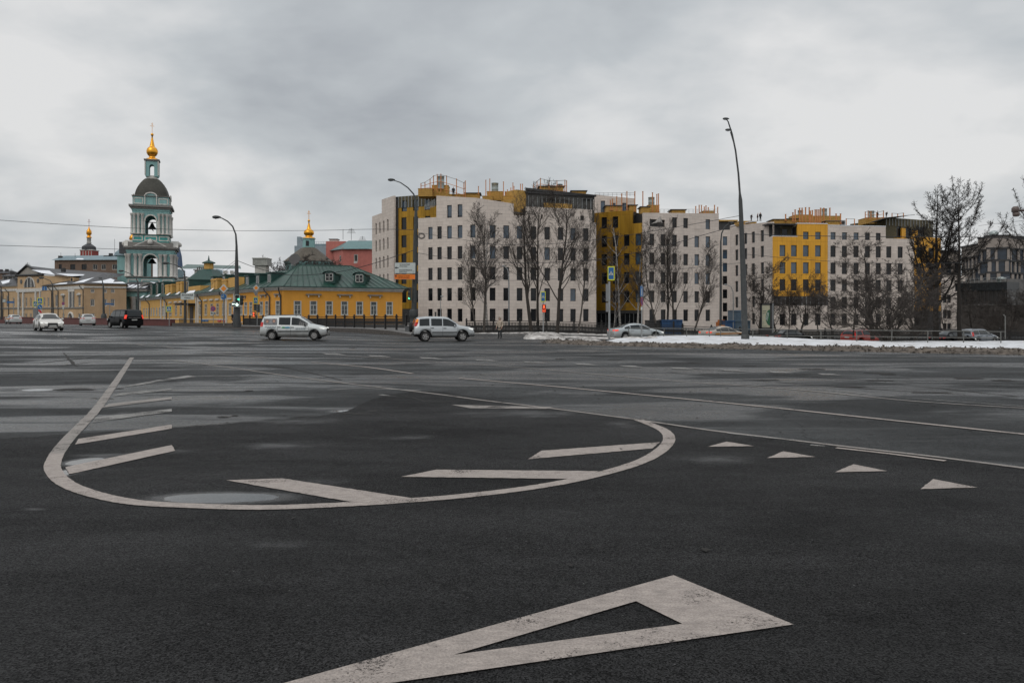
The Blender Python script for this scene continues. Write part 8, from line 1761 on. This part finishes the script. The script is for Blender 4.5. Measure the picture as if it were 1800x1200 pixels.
def person(lab, loc, rz, h, coat, legs, hat, pose='stand', hood=False, bag=None, boots=None, furry=None, name='person', group=None, bend=0.0):
    t = thing(name, lab, 'person', loc, group, local=True, rz=rz); k = h / 1.7; t.scale = (k, k, k)
    st = .20 if pose == 'walk' else .03
    hip = (0, 0, .92); A = {'pelvis': hip, 'chest': (0, -.0 - bend * .25, 1.30 - bend * .08), 'neck': (0, -.01 - bend * .42, 1.46 - bend * .18), 'headc': (0, -.02 - bend * .5, 1.60 - bend * .22)}
    ft = {-1: (-.10, -st, .09), 1: (.10, st, .09)}; kn = {-1: (-.095, -st * .6 - .03, .50), 1: (.095, st * .35 - .04, .50)}
    el = {s: (s * .25, .06 if s > 0 else -.02, 1.13 - bend * .1) for s in (-1, 1)}; wr = {s: (s * .24, -.10 - (.05 if s < 0 else 0) - bend * .3, .92) for s in (-1, 1)}
    nodes = [hip, (0, -bend * .12, 1.12), A['chest'], A['neck'], A['headc'], (0, A['headc'][1] - .005, A['headc'][2] + .09)]; rad = [(.13, .10), (.12, .09), (.15, .10), .055, (.078, .095), .06]; ed = [(0, 1), (1, 2), (2, 3), (3, 4), (4, 5)]
    def add(n, r, p): nodes.append(n); rad.append(r); ed.append((p, len(nodes) - 1)); return len(nodes) - 1
    for s in (-1, 1):
        a = add((s * .09, 0, .86), .085, 0); b = add(kn[s], .055, a); c = add((ft[s][0], ft[s][1], ft[s][2]), .04, b); add((ft[s][0], ft[s][1] - .15, .04), .035, c)
        a = add((s * .17, A['chest'][1], 1.38 - bend * .14), .055, 2); b = add(el[s], .042, a); c = add(wr[s], .028, b); w_ = add((wr[s][0], wr[s][1] - .03, wr[s][2] - .06), (.04, .018), c)
        for q in range(4): x = wr[s][0] + (q - 1.5) * .019; f = add((x, wr[s][1] - .035, wr[s][2] - .11), .009, w_); add((x, wr[s][1] - .045 + .012, wr[s][2] - .155 + abs(q - 1.3) * .008), .008, f)
        f = add((wr[s][0] - s * .035, wr[s][1] - .05, wr[s][2] - .07), .010, c); add((wr[s][0] - s * .04, wr[s][1] - .065, wr[s][2] - .10), .009, f)
    add((0, A['headc'][1] - .105, A['headc'][2] - .005), .013, 4)
    skin(nodes, ed, rad, SKINM, t, 'body')
    # face details
    m = MB(); hy, hz = A['headc'][1], A['headc'][2]
    for s in (-1, 1): m.lathe([(.004, -.008), (.011, 0), (.004, .008)], (s * .032, hy - .088, hz + .015), 6)
    m.build('eyes', [SBLACK], t)
    # trousers
    n_ = [hip]; r_ = [(.145, .115)]; e_ = []
    for s in (-1, 1):
        b0 = len(n_); n_ += [(s * .09, 0, .84), kn[s], (ft[s][0], ft[s][1], .14)]; r_ += [.10, .072, .06]; e_ += [(0, b0), (b0, b0 + 1), (b0 + 1, b0 + 2)]
    skin(n_, e_, r_, legs, t, 'trousers')
    for s in (-1, 1):
        skin([(ft[s][0], ft[s][1], .24 if boots else .13), (ft[s][0], ft[s][1], .07), (ft[s][0], ft[s][1] - .17, .045)], [(0, 1), (1, 2)], [.062, .055, (.045, .04)], boots or SBLACK, t, 'boot' if boots else 'shoe')
    lo = .62 if furry or coat is None else .70
    n_ = [(0, 0, lo), (0, 0, .90), (0, -bend * .12, 1.12), A['chest'], (0, A['neck'][1], A['neck'][2] - .03)]; r_ = [(.20, .16), (.185, .15), (.17, .14), (.19, .135), (.075, .075)]; e_ = [(0, 1), (1, 2), (2, 3), (3, 4)]
    for s in (-1, 1): b0 = len(n_); n_ += [(s * .18, A['chest'][1], 1.37 - bend * .14), el[s], wr[s]]; r_ += [.082, .072, .055]; e_ += [(3, b0), (b0, b0 + 1), (b0 + 1, b0 + 2)]
    skin(n_, e_, r_, coat, t, 'coat', root=1)
    if hood:
        skin([(0, hy + .04, hz - .10), (0, hy + .035, hz + .02), (0, hy + .02, hz + .11)], [(0, 1), (1, 2)], [.10, .125, .07], coat, t, 'hood')
        m = MB(); m.tube([(.085 * math.cos(a), hy - .06 - .02 * math.cos(a) ** 2, hz + .01 + .11 * math.sin(a)) for a in [2 * math.pi * q / 16 for q in range(17)]], .028, 6); m.build('fur_trim', [furry or coat], t)
    else: skin([(0, hy + .015, hz + .02), (0, hy + .01, hz + .10)], [(0, 1)], [(.092, .10), .075], hat, t, 'hat' if hat is not SBLACK else 'hair')
    if bag:
        m = MB(); m.box(-.36, -.10, .82, -.26, .14, 1.06); m.tube([(-.31, 0, 1.06), (-.27, 0, 1.2), (-.17, 0, 1.42)], .012, 5); m.build('shoulder_bag', [bag], t)
    return t
BEIGE = mat('beige_down_coat', (.42, .35, .28), .85, var=.3, vs=9, bump=.4, bs=8); DARKC = mat('dark_coat', (.016, .016, .018), .85, var=.2); JEANS = mat('dark_trousers', (.016, .02, .024), .85, var=.2); FUR = mat('pale_fur', (.36, .31, .26), .95, var=.4, vs=30); HIVIS = mat('orange_helmet', (.6, .16, .03), .5)
person('person in a beige hooded coat with a dark bag, waiting by the snow mound', (X(879, 62), 62, .01), R(-35), 1.68, BEIGE, JEANS, None, hood=True, bag=DARKC, boots=SBLACK, furry=FUR)
person('person in a dark coat walking on the raised pavement beside the lit traffic light', (X(409.5, 92), 92, .63), R(70), 1.66, DARKC, JEANS, SBLACK, 'walk')
person('worker in dark clothes and an orange helmet on the roof by the leftmost scaffold', (X(797, 134), 134, Z(346, 134)), R(10), 1.7, DARKC, JEANS, HIVIS)
for i, (px, hh, bd_, lb, ct) in enumerate([(1320.5, 1.5, .5, 'leftmost of three roof workers, bending over near the leaning lamp post', DARKC), (1331.5, 1.65, .1, 'middle of three roof workers in a reddish brown jacket near the leaning lamp', mat('brown_jacket', (.10, .04, .03), .9)), (1336.5, 1.8, 0, 'rightmost of three roof workers, standing tallest near the leaning lamp', DARKC)]):
    person(lb, (X(px, 166), 166, Z(389, 166)), R(20 + 50 * i), hh * 1.05, ct, JEANS, SBLACK, bend=bd_, group='workers on the right roof')
person('worker standing in black beside the rightmost orange scaffold on the far right roof', (X(1542.5, 167), 167, Z(384.5, 167)), R(80), 1.7, DARKC, JEANS, SBLACK, group='workers on the far right roof')
person('worker crouching in black on the chipboard box of the far right roof', (X(1558, 168), 168, Z(383, 168)), R(0), 1.45, DARKC, JEANS, SBLACK, bend=.9, group='workers on the far right roof')
# ------------------------------------------------------------------ bare trees
def grow(seed, H_, r0, kind):
    rn = random.Random(seed); segs = []; UP = Vector((0, 0, 1))
    P = {'poplar': dict(n0=1, fork=.26, ang=(24, 48), up=.10, lv=4, kids=((14, 18), (7, 9), (4, 6), (3, 5)), ln=(.50, .54, .54, .55), wob=.10),
         'birch': dict(n0=1, fork=.22, ang=(32, 62), up=.03, lv=4, kids=((18, 24), (7, 9), (4, 6), (3, 4)), ln=(.30, .50, .50, .5), wob=.07),
         'spread': dict(n0=1, fork=.16, ang=(32, 66), up=.05, lv=4, kids=((11, 14), (8, 10), (6, 8), (4, 6)), ln=(.62, .56, .52, .5), wob=.19),
         'bush': dict(n0=6, fork=.06, ang=(25, 60), up=.02, lv=3, kids=((11, 14), (8, 10), (6, 8)), ln=(.55, .5, .5), wob=.20)}[kind]
    def branch(p, d, L_, r, lv):
        n = (14, 8, 5, 3, 2)[lv]
        pts = [p.copy()]; rs = [r]; q = p.copy(); dd = d.copy()
        for i in range(n):
            w_ = P['wob'] * (1 + .35 * lv) * (.6 if lv == 0 else 1)
            dd = (dd + Vector((rn.uniform(-1, 1), rn.uniform(-1, 1), rn.uniform(-.6, .6))) * w_ + UP * P['up'] * (1.0 if lv else .4)).normalized()
            q = q + dd * L_ / n; pts.append(q.copy()); rs.append(max(.009, r * (1 - .82 * ((i + 1) / n) ** (1.1 if lv else .9))))
        segs.append((pts, rs, lv))
        if lv >= P['lv'] - 0: return
        kn = rn.randint(*P['kids'][lv])
        for k in range(kn):
            t = P['fork'] + (1 - P['fork']) * ((k + rn.random() * .8) / kn) if lv == 0 else .18 + .8 * ((k + rn.random()) / kn)
            t = min(t, .97); i = int(t * n); a = pts[i].lerp(pts[min(i + 1, n)], t * n - i); base = (pts[min(i + 1, n)] - pts[i]).normalized()
            ax = base.cross(Vector((rn.uniform(-1, 1), rn.uniform(-1, 1), rn.uniform(-1, 1)))).normalized(); an = R(rn.uniform(*P['ang'])); nd = (Matrix.Rotation(an, 3, ax) @ base).normalized()
            if nd.z < -.1: nd.z *= -.3; nd.normalize()
            fall = (1 - .55 * t) if lv == 0 else (1 - .35 * t); branch(a, nd, L_ * P['ln'][lv] * fall * rn.uniform(.7, 1.15), max(.0115, rs[i] * rn.uniform(.36, .58)), lv + 1)
    for s in range(P['n0']):
        d0 = Vector((rn.uniform(-.05, .05), rn.uniform(-.05, .05), 1)) if P['n0'] == 1 else Vector((math.cos(s * 1.05 + rn.random()) * rn.uniform(.35, .95), math.sin(s * 1.05) * .8, 1))
        branch(Vector((0, 0, -.2)) + Vector((rn.uniform(-.2, .2), rn.uniform(-.2, .2), 0)) * (P['n0'] > 1), d0.normalized(), H_ * (rn.uniform(.75, 1) if P['n0'] > 1 else 1), r0, 0)
    return segs
def growlarch(seed, H_, r0, bare=.1, multi=False, lens=1.0):
    rn = random.Random(seed); segs = []; UP = Vector((0, 0, 1))
    def twigs(pts, rs, dens, L_):
        for i in range(len(pts) - 1):
            ln = (pts[i + 1] - pts[i]).length
            for k in range(max(1, int(ln * dens))):
                a = pts[i].lerp(pts[i + 1], rn.random()); d = Vector((rn.uniform(-1, 1), rn.uniform(-1, 1), rn.uniform(-.9, .7))).normalized(); l = L_ * rn.uniform(.4, 1.2)
                b = a + d * l * .5 + Vector((0, 0, -.03)); c = a + d * l; segs.append(([a, b, c], [.014, .012, .009], 3))
    def limb(p, d, L_, r, up):
        n = 9; pts = [p.copy()]; rs = [r]; q = p.copy(); dd = d.copy()
        for i in range(n):
            dd = (dd + Vector((rn.uniform(-1, 1), rn.uniform(-1, 1), rn.uniform(-.5, .5))) * .10 + UP * up * (i / n)).normalized(); q = q + dd * L_ / n; pts.append(q.copy()); rs.append(max(.010, r * (1 - .85 * (i + 1) / n)))
        segs.append((pts, rs, 1)); 
        for k in range(int(5 + L_ * 3.2)):
            t = rn.uniform(.2, .98); i = int(t * n); a = pts[i]; base = (pts[min(i + 1, n)] - pts[i]).normalized(); side = base.cross(UP).normalized() * rn.choice((-1, 1)); nd = (base * .8 + side * rn.uniform(.4, 1) + UP * rn.uniform(-.35, .35)).normalized(); l2 = L_ * .28 * (1.15 - t) + .25
            m_ = 4; pp = [a]; 
            for j in range(m_): nd = (nd + UP * .06 + Vector((rn.uniform(-1, 1), rn.uniform(-1, 1), rn.uniform(-1, 1))) * .12).normalized(); pp.append(pp[-1] + nd * l2 / m_)
            segs.append((pp, [max(.009, rs[i] * .4), .013, .011, .010, .008], 2)); twigs(pp, None, 9, .24)
        twigs(pts[4:], rs, 9, .3)
    n = 16; pts = [Vector((0, 0, -.2))]; rs = [r0]
    for i in range(n): pts.append(pts[-1] + Vector((rn.uniform(-.05, .05), rn.uniform(-.05, .05), H_ / n))); rs.append(max(.02, r0 * (1 - .93 * (i + 1) / n)))
    segs.append((pts, rs, 0)); zz = bare
    cnt = int(34 if not multi else 26)
    for k in range(cnt):
        t = bare + (1 - bare) * (k / cnt) ** .95; i = int(t * n); a = pts[i].lerp(pts[min(i + 1, n)], t * n - i); an = k * 2.4 + rn.random(); el = R(rn.uniform(5, 30) + 25 * t)
        L_ = lens * H_ * (.44 * (1 - t) ** .6 + .06) * rn.uniform(.75, 1.15); limb(a, Vector((math.cos(an) * math.cos(el), math.sin(an) * math.cos(el), math.sin(el))), L_, max(.02, rs[i] * .38), .55)
    if multi:
        for k, (tx, ty, hh, st) in enumerate(((2.1, .3, .99, .40), (-2.0, .2, .86, .36), (1.0, -.8, .90, .5), (-1.0, .6, .80, .45), (-2.9, -.4, .80, .26), (3.0, .5, .70, .3))):
            a = pts[int(st * n)]; q = [a, a + Vector((tx * .45, ty * .5, (hh - st) * H_ * .28)), a + Vector((tx * .75, ty * .8, (hh - st) * H_ * .62)), a + Vector((tx, ty, (hh - st) * H_))]; qq = []
            for j in range(3):
                for u in range(3): qq.append(q[j].lerp(q[j + 1], u / 3) + Vector((rn.uniform(-.06, .06), 0, 0)))
            qq.append(q[3]); rr_ = [.11 * (1 - .8 * j / (len(qq) - 1)) for j in range(len(qq))]; segs.append((qq, rr_, 1))
            for j in range(1, len(qq) - 1):
                for u in range(2): an = rn.random() * 6.28; limb(qq[j], Vector((math.cos(an) * .9, math.sin(an) * .9, .35)), rn.uniform(.7, 1.7) * (1.2 - j / len(qq)) + .3, .03, .45)
            twigs(qq[4:], None, 14, .35)
    return segs
def mktree(name, lab, cat, segs, bark, twig, thick=1.0, white=None):
    t = thing(name, lab, cat, (0, 0, 0), local=True); a = MB(); b = MB()
    for pts, rs, lv in segs:
        n = 10 if lv == 0 else (5 if lv == 1 else 3); (a if lv <= 1 else b).tube(pts, [r * thick for r in rs], n, 0, False)
    a.build('trunk', [bark], t); b.build('crown', [twig], t); return t
BIRCHB = mat('birch_bark', (.30, .28, .26), .9, var=.75, vs=5)
PROT = {}
def place_tree(key, name, lab, cat, px, d, Hpx_top, lean=0.0, rz=0.0, wid=1.0, group=None, zbase=None):
    z0 = G(X(px, d), d) if zbase is None else zbase; h = Z(Hpx_top, d) - z0
    pr, h0 = PROT[key]
    if pr.get('used'): o = copy_tree(pr)
    else: o = pr; pr['used'] = 1
    tag(o, lab, cat, group); o.name = name
    s = h / h0; o.scale = (s * wid * 1.12, s * wid * 1.12, s); o.location = (X(px, d), d, z0); o.rotation_euler = (0, R(lean), rz)
    o.rotation_mode = 'XYZ'; M = Matrix.Rotation(R(lean), 4, 'Y') @ Matrix.Rotation(rz, 4, 'Z'); o.rotation_euler = M.to_euler(); return o
for key, args, bark, tw in (('pa', (11, 15, .24, 'poplar'), BARK, TWIG), ('pb', (23, 15, .22, 'poplar'), BARK, TWIG), ('pc', (37, 13, .15, 'poplar'), BARK2, TWIG), ('bi', (5, 13, .15, 'birch'), BIRCHB, TWIG), ('sa', (8, 10, .19, 'spread'), BARK, TWIG), ('sb', (19, 7, .12, 'spread'), BARK, TWIG), ('bu', (3, 6, .085, 'bush'), BARK2, TWIG)):
    sg = grow(*args); top_ = max(p.z for pts, _, _ in sg for p in pts); PROT[key] = (mktree('bare_tree', 'bare tree', 'tree', sg, bark, tw), top_)
sg = growlarch(4, 13.5, .26, .22, True, .85); PROT['la'] = (mktree('larch', 'larch', 'tree', sg, LARCHB, LARCHB), 13.5)
sg = growlarch(9, 14, .20, .42, False, 1.15); PROT['lb'] = (mktree('larch', 'larch', 'tree', sg, LARCHB, LARCHB), 14)
gT = 'bare trees along the embankment'
PT = place_tree
PT('pc', 'bare_tree', 'slim bare tree standing left of the hooded pedestrian, first of the tall trees', 'tree', 850, 83.5, 352, -1, .3, 1.0, gT)
PT('bi', 'bare_tree', 'thin bare tree with many fine twigs just right of the first slim tree', 'tree', 857, 85.5, 366, 2, 2.1, .9, gT); 
PT('pc', 'bare_tree', 'slender bare sapling left of the first slim tree with low twigs', 'tree', 838, 84.5, 425, -6, 4.2, 1.15, gT)
PT('pa', 'bare_tree', 'big bare tree leaning left just before the red countdown light, thick dark trunk', 'tree', 934, 83, 318, -5, .8, .95, gT)
PT('pb', 'bare_tree', 'tall straight bare tree right behind the red countdown light', 'tree', 947, 85, 312, -2, 2.6, .75, gT)
PT('pb', 'bare_tree', 'biggest bare tree of the row with the thickest trunk, mid stone block', 'tree', 979, 82, 314, 3, 5.0, 1.0, gT)
PT('pc', 'bare_tree', 'slender leaning bare tree at the right end of the tall block', 'tree', 1016, 84, 352, 7, 1.5, .7, gT)
PT('bi', 'birch_tree', 'white barked birch in front of the dull gold wall', 'tree', 1091, 93, 378, -1.5, 3.3, .9, gT, -1.0)
PT('bi', 'birch_tree', 'second white barked birch at the right edge of the dull gold wall', 'tree', 1121, 92, 384, 2, .6, .85, gT, -1.0)
PT('bi', 'birch_tree', 'thin pale birch left beside the first, behind the grey signal pole', 'tree', 1078, 95, 440, 0, 5.1, .8, gT, -1.0)
PT('pc', 'bare_tree', 'bare tree leaning left above the grey container', 'tree', 1158, 91, 402, -9, 2.2, 1.0, gT, -1.0)
PT('pa', 'bare_tree', 'upright bare tree above the left end of the blue container', 'tree', 1172, 93, 388, 1, 3.9, .8, gT, -1.0)
PT('pb', 'bare_tree', 'dark upright bare tree in the middle of the blue container', 'tree', 1184, 92, 380, 0, 1.1, .75, gT, -1.0)
PT('pc', 'bare_tree', 'bare tree leaning right, between the blue containers', 'tree', 1215, 91, 415, 14, .2, 1.0, gT, -1.0)
PT('sb', 'bare_tree', 'small bare tree right of the leaning lamp, before the left side of the gold block', 'tree', 1337, 90, 448, -3, 1.9, .9, gT, -1.0)
for i, (px, y, k_, ln, lb) in enumerate([(1366, 500, 'sb', 2, 'small bare tree right behind the advertising panel'), (1385, 478, 'pc', 4, 'small bare tree above the black sedan, below the gold front'), (1408, 490, 'sb', -4, 'low spreading bare tree under the middle of the gold front'), (1441, 470, 'pc', -6, 'bare tree crossing the right half of the gold front'), (1462, 505, 'sb', 3, 'low spreading bare tree left of the dense bushes')]): PT(k_, 'bare_tree', lb, 'tree', px, 91, y, ln, i * 1.3, 1.25 if k_ == 'sb' else 1.0, gT, -1.0)
PT('sa', 'bare_tree', 'wide dark bare tree with a forked crown behind the barrier, right of the gold front', 'tree', 1534, 66, 402, 0, .5, 1.15, gT, .0)
PT('bu', 'bush', 'dense dark multi stemmed bush in the snow before the red car', 'bush', 1553, 60, 462, 0, 0, 1.0, 'leafless bushes in the snow', .1)
PT('sa', 'bare_tree', 'second spreading tree woven into the dense bush left side', 'tree', 1500, 68, 482, -8, 2.4, 1.0, gT, .0)
PT('bu', 'bush', 'smaller leafless bush just left of the first larch', 'bush', 1609, 61, 492, 0, 2.0, .7, 'leafless bushes in the snow', .1)
PT('bu', 'bush', 'low scrubby bush at the foot of the dense bush', 'bush', 1570, 59, 560, 0, 4.0, 1.6, 'leafless bushes in the snow', .1)
PT('la', 'larch', 'large dark larch with several upright tops, left of the two larches', 'tree', 1645, 72, 339, 0, .2, 1.0, 'leafless larches', -.6)
PT('lb', 'larch', 'dark larch with a straight bare trunk and one pointed crown', 'tree', 1687, 70, 333, 0, .0, .95, 'leafless larches', -.6)
PT('lb', 'larch', 'larch cut by the right edge, only its left branches show', 'tree', 1842, 58, 318, 0, 2.5, 1.0, 'leafless larches', -.3)
for i, (px, y, d, k_, lb) in enumerate([(1712, 500, 98, 'sb', 'small bare tree between the second larch trunk and the dark annex'), (1742, 520, 100, 'sb', 'low bare tree before the grey glazing of the annex'), (1775, 500, 99, 'sb', 'bare tree at the right before the concrete wing'), (1802, 470, 97, 'sa', 'bare tree at the right frame edge before the brown wall'), (1765, 545, 96, 'bu', 'low brushwood before the long brown wall'), (1663, 520, 98, 'sb', 'small bare tree between the two larch trunks')]): PT(k_, 'bare_tree' if k_ != 'bu' else 'bush', lb, 'tree' if k_ != 'bu' else 'bush', px, d, y, 0, i * 1.1, 1.15, gT, -1.0)
for i, (px, y, d, lb) in enumerate([(503, 450, 150, 'pale bare tree behind the green dormers, left of the small church'), (512, 443, 152, 'pale bare tree touching the left of the small church roof'), (558, 448, 150, 'bare tree between the small church and the pink house'), (577, 445, 152, 'bare tree before the left corner of the pink house'), (592, 452, 148, 'lower bare tree before the pink house wall')]): PT('sb', 'bare_tree', lb, 'tree', px, d, y, 0, i * 1.7, 1.0, 'bare trees behind the green roof', 0)
# ------------------------------------------------------------------ tidy helper tags
for o in list(bpy.data.objects):
    for k_ in ('_local', 'used', '_x'):
        if k_ in o: del o[k_]
